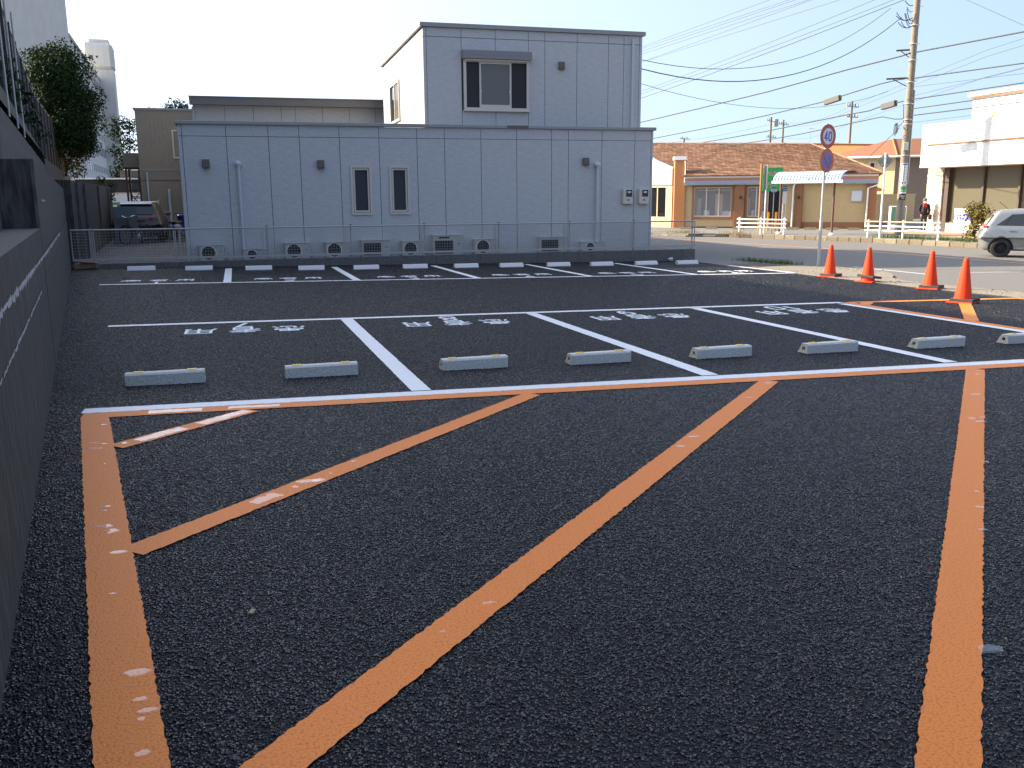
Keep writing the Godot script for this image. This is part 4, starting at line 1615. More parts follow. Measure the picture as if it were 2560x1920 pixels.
	for x in [3.91, 7.09]:
		st = mk()
		lathe(st, [Vector2(0.0, -0.09), Vector2(0.06, -0.07), Vector2(0.08, 0.05), Vector2(0.03, 0.1), Vector2(0.0, 0.11)], 10, Transform3D(Basis(), Vector3(x, 1.74, 0.24)))
		bb(st, x - 0.03, x + 0.03, 1.72, 1.8, 0.155, 0.2)
		part(r, "wall_lantern", st, M.dark_metal)
	# fascia stripes
	for e in [[2.85, 2.97, M.white], [2.77, 2.85, M.stripe_tan], [2.70, 2.77, M.stripe_pink], [2.56, 2.70, M.stripe_lavender], [2.47, 2.56, M.stripe_teal]]:
		st = mk()
		bb(st, 0.72, 11.2, e[0] + 0.001, e[1], -0.2, 0.30 + (0.06 if e[0] > 2.8 else 0.0))
		part(r, "fascia_stripe", st, e[2])
	st = mk()
	bb(st, 0.72, 11.2, 2.455, 2.47, -0.2, 0.28)
	part(r, "soffit", st, M.frame_beige)
	for p in [[6.62, 6.80], [10.95, 10.70]]:
		st = mk()
		tube(st, [Vector3(p[0] + 0.25, 2.46, 0.25), Vector3(p[0] + 0.2, 2.36, 0.22), Vector3(p[1], 2.2, 0.22), Vector3(p[1], 0.1, 0.22)], 0.045, 8)
		part(r, "downpipe", st, M.white)
	# corner pillar, its cap, and the wing that runs back from it
	st = mk()
	prism(st, P([0, 0, 0.62, 0.0, 0.55, -0.7, -0.18, -0.62]), Transform3D(Basis(Vector3.RIGHT, Vector3(0, 0, 1), Vector3.UP), Vector3(0.08, 0, 0.1)), 3.9)
	part(r, "pillar", st, M.orange_wall)
	st = mk()
	prism(st, P([-0.05, 0.05, 0.67, 0.05, 0.6, -0.74, -0.26, -0.66]), Transform3D(Basis(Vector3.RIGHT, Vector3(0, 0, 1), Vector3.UP), Vector3(0.08, 3.9, 0.1)), 0.2)
	part(r, "pillar_cap", st, M.white)
	st = mk()
	tube(st, [Vector3(0.68, 3.85, 0.16), Vector3(0.71, 3.4, 0.16), Vector3(0.71, 2.6, 0.33)], 0.03, 6)
	part(r, "downpipe", st, M.white)
	var wing := Transform3D(Basis(UP, -0.50), Vector3(-0.12, 0, -0.35)) # faces the low sun
	st = mk()
	for e in [[-6, -0.02, 0.0, 0.62, 0.0], [-6, -0.02, 2.35, 2.5, 0.0]]:
		prism(st, P([e[0], e[2], e[1], e[2], e[1], e[3], e[0], e[3]]), wing * Transform3D(Basis(), Vector3(0, 0, -0.1)), 0.1)
	prism(st, P([-6, 0.62, -2.6, 0.62, -2.6, 2.35, -6, 2.35]), wing * Transform3D(Basis(), Vector3(0, 0, -0.1)), 0.1)
	prism(st, P([-0.5, 0.62, -0.02, 0.62, -0.02, 2.35, -0.5, 2.35]), wing * Transform3D(Basis(), Vector3(0, 0, -0.1)), 0.1)
	part(r, "wing_wall", st, M.house_cream)
	st = mk()
	prism(st, P([-6, 2.5, -0.02, 2.5, -0.02, 3.5, -6, 5.6]), wing * Transform3D(Basis(), Vector3(0, 0, -0.1)), 0.16)
	part(r, "gable", st, M.white)
	st = mk()
	for x in [-2.6, -1.9, -1.2, -0.5]:
		prism(st, P([x, 0.62, x + 0.07, 0.62, x + 0.07, 2.35, x, 2.35]), wing * Transform3D(Basis(), Vector3(0, 0, -0.09)), 0.07)
	var ww := part(r, "window", st, M.house_cream)
	for x in [-2.53, -1.83, -1.13]:
		st = mk()
		prism(st, P([x, 0.62, x + 0.63, 0.62, x + 0.63, 2.35, x, 2.35]), wing * Transform3D(Basis(), Vector3(0, 0, -0.09)), 0.02)
		part(ww, "pane", st, M.glass_dark)
	# hip roof in stepped courses, two tones of tile
	var ridge_l := Vector3(-4.2, 5.35, -7.0)
	var ridge_r := Vector3(7.2, 4.98, -7.0)
	var eave_l := Vector3(0.6, 2.98, 0.45)
	var eave_r := Vector3(11.4, 2.98, 0.45)
	var nrow := 26
	var sa := mk()
	var sb := mk()
	for i in nrow:
		var t0 := float(i) / nrow
		var t1 := float(i + 1) / nrow
		var l0 := eave_l.lerp(ridge_l, t0)
		var l1 := eave_l.lerp(ridge_l, t1)
		var r0 := eave_r.lerp(ridge_r, t0)
		var r1 := eave_r.lerp(ridge_r, t1)
		var n := 46
		for k in n:
			var o := 0.5 * (i % 2)
			var u0 := clampf((k - o) / (n - 1), 0, 1)
			var u1 := clampf((k + 1 - o) / (n - 1), 0, 1)
			if u1 <= u0:
				continue
			var s := sa if rng.randf() < 0.5 else sb
			var lift := Vector3(0, 0.03 + rng.randf() * 0.022, 0.012)
			var a := l0.lerp(r0, u0) + lift
			var b := l0.lerp(r0, u1 - 0.0012) + lift
			var c := l1.lerp(r1, u1 - 0.0012)
			var d := l1.lerp(r1, u0)
			quad(s, a, d, c, b)
			quad(s, a - Vector3(0, 0.055, 0), a, b, b - Vector3(0, 0.055, 0))
	stuff(part(r, "roof_tiles", sa, M.roof_tile))
	stuff(part(r, "dark_roof_tiles", sb, M.roof_tile_b))
	st = mk()
	quad(st, eave_r, ridge_r, Vector3(11.4, 2.98, -14.5), eave_r + Vector3(0, 0, -0.01))
	tri(st, ridge_l, Vector3(11.4, 2.98, -14.5), ridge_r)
	var dk := Vector3(0, -0.035, -0.02)
	quad(st, eave_l + dk, ridge_l + dk, ridge_r + dk, eave_r + dk)
	part(r, "roof_deck", st, M.house_roof)
	st = mk()
	tube(st, [Vector3(-2.6, 5.28, -7.0), ridge_r + UP * 0.03, eave_r + UP * 0.03], 0.06, 6)
	part(r, "ridge_cap", st, M.roof_tile)
	# wheel stops in front of the restaurant
	var base := Vector3(24.5, -1.87, -49.2)
	var R := Basis(UP, -0.6487)
	var k := 0
	var word := ["first", "second", "third", "fourth", "fifth", "sixth", "seventh", "eighth", "ninth"]
	for x in [1.2, 2.6, 4.1, 7.0, 7.9, 9.0, 10.1, 11.4, 12.6]:
		var ws := thing("parking_block", "weathered tan parking block before the restaurant wall, %s from the corner pillar" % word[k], "wheel stop", base + R * Vector3(x, 0, 2.1), -0.6487, "restaurant parking blocks")
		st = mk()
		prism(st, P([-0.09, 0, 0.09, 0, 0.06, 0.13, -0.06, 0.13]), Transform3D(Basis(Vector3(0, 0, 1), UP, Vector3.LEFT), Vector3(0.3, 0, 0)), 0.6)
		part(ws, "block", st, M.kerb)
		k += 1

func build_houses() -> void:
	var h := thing("brick_house", "two storey brown brick house with a hip roof behind the utility pole", "building", Vector3(0, -1.87, 0), 0)
	var st := mk()
	# corner nearest the camera at x 48, faces: left (sunlit cream) and right (brown)
	var c := Vector3(48.3, 0, -59.5)
	var left := Vector3(-0.60, 0, -0.80)
	var right := Vector3(0.86, 0, 0.51)
	prism(st, P([0, 0, 7.0, 0, 7.0, 4.75, 0, 4.75]), Transform3D(Basis(right, UP, right.cross(UP)), c), -0.2)
	part(h, "brick_wall", st, M.house_brick)
	st = mk()
	prism(st, P([0, 0, 5.0, 0, 5.0, 4.75, 0, 4.75]), Transform3D(Basis(left, UP, left.cross(UP)), c), 0.2)
	part(h, "cream_wall", st, M.house_cream)
	var lx := Transform3D(Basis(-left, UP, (-left).cross(UP)), c + left * 5.0)
	for e in [0.7, 1.8, 3.1]:
		st = mk()
		prism(st, P([e, 3.75, e + 0.42, 3.75, e + 0.42, 4.3, e, 4.3]), lx, 0.06)
		var w := part(h, "window", st, M.sign_white)
		st = mk()
		prism(st, P([e + 0.06, 3.81, e + 0.36, 3.81, e + 0.36, 4.24, e + 0.06, 4.24]), lx, 0.075)
		part(w, "pane", st, M.glass_dark)
	var rx := Transform3D(Basis(right, UP, right.cross(UP)), c)
	for e in [[2.75, 1.5, 0.42, 0.62], [2.7, 3.3, 0.6, 0.75]]:
		st = mk()
		prism(st, P([e[0], e[1], e[0] + e[2], e[1], e[0] + e[2], e[1] + e[3], e[0], e[1] + e[3]]), rx, 0.05)
		var w := part(h, "window", st, M.sign_white)
		st = mk()
		prism(st, P([e[0] + 0.06, e[1] + 0.06, e[0] + e[2] - 0.06, e[1] + 0.06, e[0] + e[2] - 0.06, e[1] + e[3] - 0.06, e[0] + 0.06, e[1] + e[3] - 0.06]), rx, 0.065)
		part(w, "pane", st, M.glass_dark)
	# roof
	var e0 := c + UP * 4.72 + (Vector3(-0.3, 0, 0.5))
	var e1 := c + right * 7.4 + UP * 4.72 + Vector3(0.1, 0, 0.5)
	var e2 := c + left * 5.3 + UP * 4.72 + Vector3(-0.4, 0, 0.3)
	var rd := c + right * 2.2 + left * 2.6 + UP * 6.05
	var rd2 := rd + right * 5.2
	st = mk()
	quad(st, e0, rd, rd2, e1)
	tri(st, e2, rd, e0)
	tri(st, e2, rd2, rd)
	part(h, "roof", st, M.house_roof)
	for q in [[e0, e1], [e2, e0]]:
		st = mk()
		tube(st, [q[0] - UP * 0.05, q[1] - UP * 0.05], 0.09, 6)
		part(h, "gutter", st, M.white)
	st = mk()
	tube(st, [e0 + UP * 0.04, rd + UP * 0.04], 0.07, 6)
	part(h, "ridge_cap", st, M.tile_orange)
	st = mk()
	prism(st, P([-1.6, 2.1, 0.4, 2.1, 0.4, 2.2, -1.6, 3.0]), rx * Transform3D(Basis(), Vector3(-1.2, 0, 1.0)), 0.2)
	part(h, "porch_roof", st, M.tile_orange)
	# tan yard wall in front of it
	var w := thing("yard_wall", "plain tan wall between the restaurant and the brick house", "wall", Vector3(0, -1.87, 0), 0)
	st = mk()
	bb(st, 41.9, 45.7, 0, 1.82, -54.2, -54.0)
	part(w, "wall_face", st, M.tan_wall)
	st = mk()
	bb(st, 41.85, 45.75, 1.82, 1.88, -54.22, -53.97)
	part(w, "coping", st, M.house_cream)
	# house with the bright tiled roof
	var o := thing("tiled_house", "house with a bright orange barrel tile roof behind the restaurant", "building", Vector3(0, -1.87, 0), 0)
	st = mk()
	bb(st, 49.5, 62, 0, 4.4, -84, -73.2)
	part(o, "walls", st, M.house_cream)
	var n := 44
	for k in n:
		st = mk()
		var x := 49.5 + k * 0.31
		var a := Vector3(x, 4.05, -72.6)
		var b := Vector3(x + 0.0, 6.55, -78.0)
		tube(st, [a, b], 0.15, 8)
		part(o, "tile_row", st, M.tile_orange)
	st = mk()
	quad(st, Vector3(49.3, 4.0, -72.7), Vector3(49.3, 6.47, -78), Vector3(63, 6.47, -78), Vector3(63, 4.0, -72.7))
	quad(st, Vector3(49.3, 6.47, -78), Vector3(49.3, 4.2, -84), Vector3(63, 4.2, -84), Vector3(63, 6.47, -78))
	part(o, "roof_deck", st, M.house_roof)
	st = mk()
	tube(st, [Vector3(49.2, 6.61, -78), Vector3(63, 6.61, -78)], 0.17, 8)
	part(o, "ridge_cap", st, M.tile_orange)

func build_store() -> void:
	var s := thing("white_store", "vacant white store with a deep blank fascia above tall windows", "building", Vector3(0, -1.87, 0), 0)
	var st := mk()
	bb(st, 34.4, 50, 0, 5.1, -39.2, -12)
	part(s, "core", st, M.curtain)
	st = mk()
	bb(st, 34.4, 50, 0, 5.1, -39.35, -39.2)
	part(s, "end_wall", st, M.store_white)
	# fascia
	st = mk()
	bb(st, 32.5, 34.4, 3.14, 5.2, -38.26, -12)
	part(s, "fascia", st, M.store_white)
	st = mk()
	bb(st, 32.44, 32.498, 4.19, 4.25, -37.85, -12)
	part(s, "fascia_ledge", st, M.brown_wall)
	st = mk()
	bb(st, 34.4, 37, 5.1, 5.3, -38.5, -12)
	part(s, "roof_slab", st, M.store_white)
	st = mk()
	bb(st, 35.5, 48, 5.31, 6.62, -38.4, -12)
	part(s, "upper_wall", st, M.store_white)
	st = mk()
	bb(st, 35.36, 48, 6.62, 6.80, -38.62, -12)
	part(s, "upper_coping", st, M.white)
	st = mk()
	bb(st, 35.40, 35.499, 6.53, 6.618, -38.5, -12)
	part(s, "upper_trim", st, M.brown_wall)
	st = mk()
	bb(st, 32.6, 32.75, 5.2, 5.26, -34.3, -33.9)
	tube(st, [Vector3(32.7, 5.2, -34.2), Vector3(32.9, 5.5, -34.2)], 0.03, 6)
	part(s, "lamp_bracket", st, M.yellow_mark)
	# stone column built of separate courses
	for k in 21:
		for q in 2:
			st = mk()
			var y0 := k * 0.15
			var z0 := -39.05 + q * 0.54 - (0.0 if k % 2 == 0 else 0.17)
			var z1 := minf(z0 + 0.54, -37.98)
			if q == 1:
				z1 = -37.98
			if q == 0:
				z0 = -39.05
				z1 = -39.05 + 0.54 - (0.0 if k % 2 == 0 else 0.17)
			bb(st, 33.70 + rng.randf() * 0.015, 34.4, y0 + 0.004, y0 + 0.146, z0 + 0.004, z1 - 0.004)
			part(s, "stone", st, M.stone_shadow if (k > 16 and rng.randf() < 0.6) else (M.store_stone if rng.randf() < 0.4 else M.store_stone_b))  # darker stones near the top paint the shadow below the fascia
	st = mk()
	bb(st, 33.73, 34.38, 0, 3.14, -39.04, -37.99)
	part(s, "column_core", st, M.store_stone)
	# glazing
	st = mk()
	bb(st, 33.80, 34.4, 0.0, 3.14, -37.975, -37.66)
	part(s, "corner_post", st, M.bronze)
	st = mk()
	bb(st, 33.82, 34.4, 0, 0.44, -37.66, -12)
	part(s, "window_wall", st, M.store_white)
	var edges := [-37.66, -35.57, -33.42, -31.3, -29.2, -27.1, -25.0, -22.9]
	for i in edges.size() - 1:
		st = mk()
		bb(st, 33.9, 34.1, 0.44, 3.14, edges[i + 1] - 0.06, edges[i + 1] + 0.06)
		bb(st, 33.95, 34.1, 0.44, 0.52, edges[i], edges[i + 1] - 0.06)
		var w := part(s, "window", st, M.bronze)
		st = mk()
		bb(st, 34.02, 34.03, 0.52, 3.14, edges[i] + (0.0 if i == 0 else 0.06), edges[i + 1] - 0.06)
		part(w, "pane", st, M.curtain)
	# letting notice in the first window
	var p := thing("letting_notice", "white notice with a blue band standing in the store's first window", "poster", Vector3(33.86, -1.43, -37.17), -PI / 2)
	st = mk()
	bb(st, 0, 1.1, 0, 0.72, -0.012, 0.0)
	part(p, "panel", st, M.white)
	st = mk()
	bb(st, 0.0, 1.1, 0.17, 0.44, 0.001, 0.006)
	part(p, "blue_band", st, M.text_blue)
	st = mk()
	var gl := {"富": [[0.5, 1.0, 0.5, 0.88], [0.1, 0.72, 0.1, 0.86, 0.9, 0.86, 0.9, 0.72], [0.25, 0.76, 0.75, 0.76], [0.3, 0.66, 0.7, 0.66, 0.7, 0.52, 0.3, 0.52, 0.3, 0.66], [0.15, 0.42, 0.85, 0.42, 0.85, 0.02, 0.15, 0.02, 0.15, 0.42], [0.5, 0.42, 0.5, 0.02], [0.15, 0.22, 0.85, 0.22]], "士": [[0.05, 0.62, 0.95, 0.62], [0.5, 1.0, 0.5, 0.05], [0.2, 0.05, 0.8, 0.05]], "テ": [[0.2, 0.9, 0.8, 0.9], [0.05, 0.62, 0.95, 0.62], [0.55, 0.62, 0.5, 0.3, 0.3, 0.05]], "中": [[0.15, 0.75, 0.85, 0.75, 0.85, 0.4, 0.15, 0.4, 0.15, 0.75], [0.5, 1.0, 0.5, 0.0]]}
	var i := 0
	for ch in ["富", "士", "テ", "中"]:
		for q in gl[ch]:
			var pts := []
			for v in P(q):
				pts.append(v * Vector2(0.17, 0.19))
			stroke(st, pts, 0.028, Transform3D(Basis(), Vector3(0.05 + i * 0.2, 0.205, 0.006)), 0.003)
		i += 1
	part(p, "white_lettering", st, M.white)
	st = mk()
	for q in [[0.22, 0.5], [0.48, 0.5]]:
		for v in [[0.0, 0.17, 0.13, 0.17], [0.03, 0.1, 0.1, 0.1], [0.0, 0.02, 0.13, 0.02], [0.03, 0.17, 0.03, 0.02], [0.1, 0.17, 0.1, 0.02]]:
			stroke(st, P(v), 0.02, Transform3D(Basis(), Vector3(q[0], q[1], 0.0)), 0.003)
	part(p, "orange_lettering", st, M.text_orange)

# ---------------------------------------------------------------- things on the car park
func build_lot_things() -> void:
	# wheel stop: upright face, sloped back, an opening in each end, two reflectors
	var proto: Node3D = null
	var near := [[-0.67, "concrete wheel stop nearest the left wall, in bay seven"], [0.565, "concrete wheel stop in bay seven beside the first divider line"], [1.90, "concrete wheel stop in bay eight, left one of its pair"], [3.09, "chipped concrete wheel stop in bay eight, right one of its pair"], [4.36, "concrete wheel stop in bay nine, left one of its pair"], [5.565, "concrete wheel stop in bay nine straddling the view of the third divider"], [6.875, "concrete wheel stop in bay ten, left one of its pair"], [8.05, "concrete wheel stop in bay ten cut by the right edge of the photo"]]
	for e in near:
		var at := onlot(e[0], -7.64 + rng.randf_range(-0.02, 0.02))
		var turn := 0.02 + rng.randf_range(-0.015, 0.015)
		if proto == null:
			proto = thing("wheel_stop", e[1], "wheel stop", at, turn, "concrete wheel stops of the near bays")
			stop_parts(proto, M.yellow_mark, M.stop)
		else:
			copy(proto, e[1], at, turn)
	proto = null
	for i in 12:
		var x := [-2.3, -1.03, 0.31, 1.5, 2.78, 3.98, 5.25, 6.41, 7.68, 8.84, 10.15, 11.36]
		var z := [-22.4, -22.22, -21.97, -21.72, -21.65, -21.74, -21.7, -21.68, -21.72, -21.66, -21.78, -21.82]
		var side := "left" if i % 2 == 0 else "right"
		var lb := "pale wheel stop against the kerb wall in bay %s, %s one of its pair" % [["one", "two", "three", "four", "five", "six"][i / 2], side]
		var at := onlot(x[i], z[i] - 0.05)
		if proto == null:
			proto = thing("wheel_stop", lb, "wheel stop", at, PI, "pale wheel stops of the far bays")
			stop_parts(proto, M.orange_mark, M.stop_pale)
		else:
			copy(proto, lb, at, PI + rng.randf_range(-0.02, 0.02))
	# cones
	cone_at(onlot(12.2, -16.85), 0.5, 0.0, "orange traffic cone on the apron beside the road sign post")
	cone_at(onlot(12.05, -15.4), 0.42, 0.11, "orange traffic cone whose black weight sits tilted up its side")
	cone_at(onlot(12.07, -13.68), 0.55, 0.0, "orange traffic cone, third from the road sign post")
	cone_at(onlot(10.7, -11.4), 0.5, 0.0, "nearest and largest looking orange traffic cone, standing on the orange line")
	# crushed cup beside the kerb wall
	var o := thing("paper_cup", "crushed white paper cup at the foot of the kerb wall", "litter", onlot(11.55, -23.2, 0.0), 0.4)
	var st := mk()
	lathe(st, [Vector2(0.0, 0.0), Vector2(0.045, 0.0), Vector2(0.06, 0.05), Vector2(0.075, 0.1), Vector2(0.07, 0.1), Vector2(0.05, 0.02), Vector2(0, 0.015)], 12, Transform3D(Basis(Vector3.BACK, 0.25).scaled(Vector3(1, 0.9, 0.7)), Vector3(0, 0.01, 0)))
	part(o, "cup", st, M.white)
	# crumbs and twigs on the fresh asphalt
	var bits := setting("litter_specks")
	st = mk()
	for k in 70:
		var x := rng.randf_range(-1.0, 11.5)
		var z := rng.randf_range(-20.0, -3.0)
		if x < wall_x(z) + 0.3:
			continue
		var s := rng.randf_range(0.006, 0.018)
		box(st, onlot(x, z, s * 0.3), Vector3(s * 2.2, s * 0.6, s), Basis(UP, rng.randf() * 3))
	var sp := part(bits, "specks", st, M.kerb)
	stuff(sp)

func stop_parts(t: Node3D, mark: Material, body: Material) -> void: # local: upright face towards +z
	var st := mk()
	var n := 3
	var prof := P([0.075, 0.0, 0.075, 0.088, 0.062, 0.103, -0.012, 0.103, -0.024, 0.098, -0.085, 0.02, -0.085, 0.0])
	# end caps with an opening, then the long faces
	for sx in [-1.0, 1.0]:
		var x: float = sx * 0.3
		var hole := P([0.035, 0.035, 0.035, 0.07, -0.005, 0.07, -0.015, 0.035])
		var ring := P([0.075, 0.0, 0.075, 0.088, 0.062, 0.103, -0.012, 0.103, -0.085, 0.02, -0.085, 0.0])
		var outer := [Vector2(0.075, 0.0), Vector2(0.075, 0.103), Vector2(-0.018, 0.103), Vector2(-0.085, 0.0)]
		var ho := [hole[0], hole[1], hole[2], hole[3]]
		for i in 4:
			var a: Vector2 = outer[i]
			var b: Vector2 = outer[(i + 1) % 4]
			var c: Vector2 = ho[(i + 1) % 4]
			var d: Vector2 = ho[i]
			var q := [Vector3(x, a.y, a.x), Vector3(x, b.y, b.x), Vector3(x, c.y, c.x), Vector3(x, d.y, d.x)]
			if sx > 0:
				q.reverse()
			quad(st, q[0], q[1], q[2], q[3])
			var xi: float = x - sx * 0.07
			quad(st, Vector3(x, d.y, d.x), Vector3(x, c.y, c.x), Vector3(xi, c.y, c.x), Vector3(xi, d.y, d.x))
		quad(st, Vector3(x - sx * 0.07, ho[0].y, ho[0].x), Vector3(x - sx * 0.07, ho[1].y, ho[1].x), Vector3(x - sx * 0.07, ho[2].y, ho[2].x), Vector3(x - sx * 0.07, ho[3].y, ho[3].x))
	for i in prof.size() - 1:
		var a: Vector2 = prof[i]
		var b: Vector2 = prof[i + 1]
		quad(st, Vector3(0.3, a.y, a.x), Vector3(-0.3, a.y, a.x), Vector3(-0.3, b.y, b.x), Vector3(0.3, b.y, b.x))
	part(t, "concrete_body", st, body)
	for x in [-0.2, 0.2]:
		st = mk()
		cbox(st, Vector3(x, 0.1055, 0.018), Vector3(0.075, 0.007, 0.045), 0.002)
		part(t, "reflector", st, mark)

func cone_at(at: Vector3, turn: float, tilt: float, label: String) -> void:
	var c := thing("traffic_cone", label, "traffic cone", at, turn, "orange cones across the entrance")
	var st := mk()
	cbox(st, Vector3(0, 0.011, 0), Vector3(0.38, 0.022, 0.38), 0.008)
	part(c, "base_plate", st, M.cone)
	st = mk()
	var rim := 0.135
	lathe(st, [Vector2(rim + 0.006, 0.02), Vector2(rim, 0.04), Vector2(0.045, 0.62), Vector2(0.036, 0.675), Vector2(0.024, 0.695), Vector2(0.0, 0.7)], 28)
	part(c, "cone_body", st, M.cone)
	st = mk()
	var b := Basis(Vector3.BACK, -tilt) * Basis(Vector3.RIGHT, tilt * 0.5)
	var yy := 0.046 + absf(tilt) * 0.55
	var h := 0.048
	var hole := 0.128 if tilt == 0.0 else 0.122
	var o := Vector3(0.02, yy, 0.02)
	var n := 24
	for i in n: # square ring round the cone
		var a0 := TAU * i / n
		var a1 := TAU * (i + 1) / n
		var f := func(a: float, r: float) -> Vector2:
			if r > 0:
				return Vector2(cos(a), sin(a)) * r
			var m := maxf(absf(cos(a)), absf(sin(a)))
			return Vector2(cos(a), sin(a)) / m * 0.17
		var i0: Vector2 = f.call(a0, hole)
		var i1: Vector2 = f.call(a1, hole)
		var e0: Vector2 = f.call(a0, 0.0)
		var e1: Vector2 = f.call(a1, 0.0)
		for y in [h * 0.5, -h * 0.5]:
			quad(st, o + b * Vector3(i0.x, y, i0.y), o + b * Vector3(e0.x, y, e0.y), o + b * Vector3(e1.x, y, e1.y), o + b * Vector3(i1.x, y, i1.y))
		quad(st, o + b * Vector3(e0.x, -h * 0.5, e0.y), o + b * Vector3(e0.x, h * 0.5, e0.y), o + b * Vector3(e1.x, h * 0.5, e1.y), o + b * Vector3(e1.x, -h * 0.5, e1.y))
		quad(st, o + b * Vector3(i0.x, -h * 0.5, i0.y), o + b * Vector3(i1.x, -h * 0.5, i1.y), o + b * Vector3(i1.x, h * 0.5, i1.y), o + b * Vector3(i0.x, h * 0.5, i0.y))
	part(c, "weight_ring", st, M.rubber)

# ---------------------------------------------------------------- street furniture
func round_sign(parent: Node, called: String, c: Vector3, nrm: Vector3, front: Array) -> MeshInstance3D: # front: [[r0, r1, material], ...]
	var st := mk()
	var bs := Basis(UP.cross(nrm).normalized(), nrm, UP.cross(nrm).normalized().cross(nrm))
	lathe(st, [Vector2(0, -0.004), Vector2(0.298, -0.004), Vector2(0.302, 0.0), Vector2(0.298, 0.004), Vector2(0, 0.004)], 36, Transform3D(bs, c), true)
	var s := part(parent, called, st, M.sign_back)
	var k := 0
	for e in front:
		st = mk()
		disc(st, c + nrm * (0.0056 + k * 0.0012), nrm, e[0], e[1], 40)
		part(s, e[3], st, e[2])
		k += 1
	return s

func build_street() -> void:
	# speed limit and no-parking signs
	var s := thing("road_sign", "grey post with a round 40 sign above a blue no parking sign", "road sign", Vector3(14.41, -1.84, -20.41), 0)
	var st := mk()
	tube(st, [Vector3(0, 0, 0), Vector3(0, 3.6, 0)], 0.031, 12)
	tube(st, [Vector3(0, 0, 0), Vector3(0, 1.18, 0)], 0.040, 12)
	part(s, "post", st, M.pole_grey)
	var n1 := Vector3(sin(0.28), 0, cos(0.28))
	var n2 := Vector3(sin(0.37), 0, cos(0.37))
	var c1 := Vector3(0, 3.29, 0) + n1 * 0.05
	var c2 := Vector3(0, 2.69, 0) + n2 * 0.055
	var f := round_sign(s, "speed_sign", c1, n1, [[0.0, 0.205, M.sign_white, "white_field"], [0.2, 0.295, M.sign_red, "red_rim"]])
	st = mk()
	var bx := Basis(UP.cross(n1).normalized(), UP, n1)
	glyph(st, "4", Transform3D(bx, c1 + bx * Vector3(-0.075, 0, 0.0075)), Vector2(0.13, 0.22), 0.03, 0.002)
	glyph(st, "0", Transform3D(bx, c1 + bx * Vector3(0.078, 0, 0.0075)), Vector2(0.13, 0.22), 0.03, 0.002)
	part(f, "numerals", st, M.text_blue)
	f = round_sign(s, "no_parking_sign", c2, n2, [[0.0, 0.21, M.sign_blue, "blue_field"], [0.2, 0.295, M.sign_red, "red_rim"]])
	st = mk()
	bx = Basis(UP.cross(n2).normalized(), UP, n2)
	stroke(st, P([-0.145, 0.145, 0.145, -0.145]), 0.05, Transform3D(bx, c2 + n2 * 0.008), 0.002)
	part(f, "red_bar", st, M.sign_red)
	for y in [3.2, 3.38, 2.6, 2.78]:
		st = mk()
		box(st, Vector3(0, y, 0.012), Vector3(0.085, 0.03, 0.075), Basis(UP, 0.3))
		part(s, "clamp", st, M.galv)
	# guard rails
	guard_rail("white three rail guard rail in front of the restaurant's green sign", [Vector3(23.7, -1.87, -40.2), Vector3(24.26, -1.87, -39.17), Vector3(24.89, -1.87, -38.12)], M.white, 0.74, false)
	guard_rail("rusty cream guard rail with a bent rail in front of the utility pole", [Vector3(26.44, -1.87, -34.0), Vector3(26.95, -1.87, -32.4), Vector3(27.3, -1.87, -30.72)], M.rust, 0.74, true)
	# back of two round signs
	s = thing("sign_post", "white post with the grey backs of two round signs before the green board", "road sign", Vector3(24.78, -1.87, -39.7), 0)
	st = mk()
	tube(st, [Vector3(0, 0, 0), Vector3(0, 3.3, 0)], 0.035, 10)
	part(s, "post", st, M.white)
	var nb := Vector3(sin(-2.5), 0, cos(-2.5))
	round_sign(s, "sign_disc", Vector3(0, 3.0, 0) + nb * 0.05, nb, [[0.0, 0.295, M.sign_red, "front_face"]])
	round_sign(s, "sign_disc", Vector3(0, 2.4, 0) + nb * 0.05, nb, [[0.0, 0.295, M.sign_blue, "front_face"]])
	# bus stop flag
	s = thing("bus_stop_sign", "bus stop post with a small blue and white round flag", "sign", Vector3(25.1, -1.87, -39.5), 0)
	st = mk()
	tube(st, [Vector3(0, 0, 0), Vector3(0, 2.0, 0)], 0.025, 8)
	part(s, "post", st, M.galv)
	var nf := Vector3(-0.55, 0, 0.835)
	bx = Basis(UP.cross(nf).normalized(), UP, nf)
	st = mk()
	lathe(st, [Vector2(0, -0.02), Vector2(0.15, -0.02), Vector2(0.15, 0.02), Vector2(0, 0.02)], 24, Transform3D(Basis(bx.x, nf, -bx.y), Vector3(0, 2.1, 0)), true)
	var fl := part(s, "flag", st, M.shelter_blue)
	st = mk()
	box(st, Vector3(0, 2.1, 0) + nf * 0.022, Vector3(0.27, 0.13, 0.006), bx)
	part(fl, "name_band", st, M.sign_white)
	st = mk()
	for y in [2.12, 2.08]:
		box(st, Vector3(0, y, 0) + nf * 0.026, Vector3(0.2, 0.014, 0.004), bx)
	part(fl, "lettering", st, M.text_black)
	# timetable board
	s = thing("timetable_post", "white timetable board on a post under the shelter's left end", "sign", Vector3(25.58, -1.87, -39.3), 0)
	st = mk()
	for x in [-0.07, 0.07]:
		tube(st, [bx * Vector3(x, 0, 0), bx * Vector3(x, 2.0, 0)], 0.016, 6)
	part(s, "post", st, M.white)
	st = mk()
	box(st, bx * Vector3(0, 1.75, 0.02), Vector3(0.2, 0.62, 0.03), bx)
	part(s, "board", st, M.white)
	st = mk()
	box(st, bx * Vector3(0, 2.16, 0.02), Vector3(0.2, 0.26, 0.03), bx)
	var bt := part(s, "route_plate", st, M.shelter_blue)
	st = mk()
	for y in [2.22, 2.12]:
		box(st, bx * Vector3(0, y, 0.038), Vector3(0.17, 0.035, 0.004), bx)
	part(bt, "lettering", st, M.sign_white)
	build_shelter()
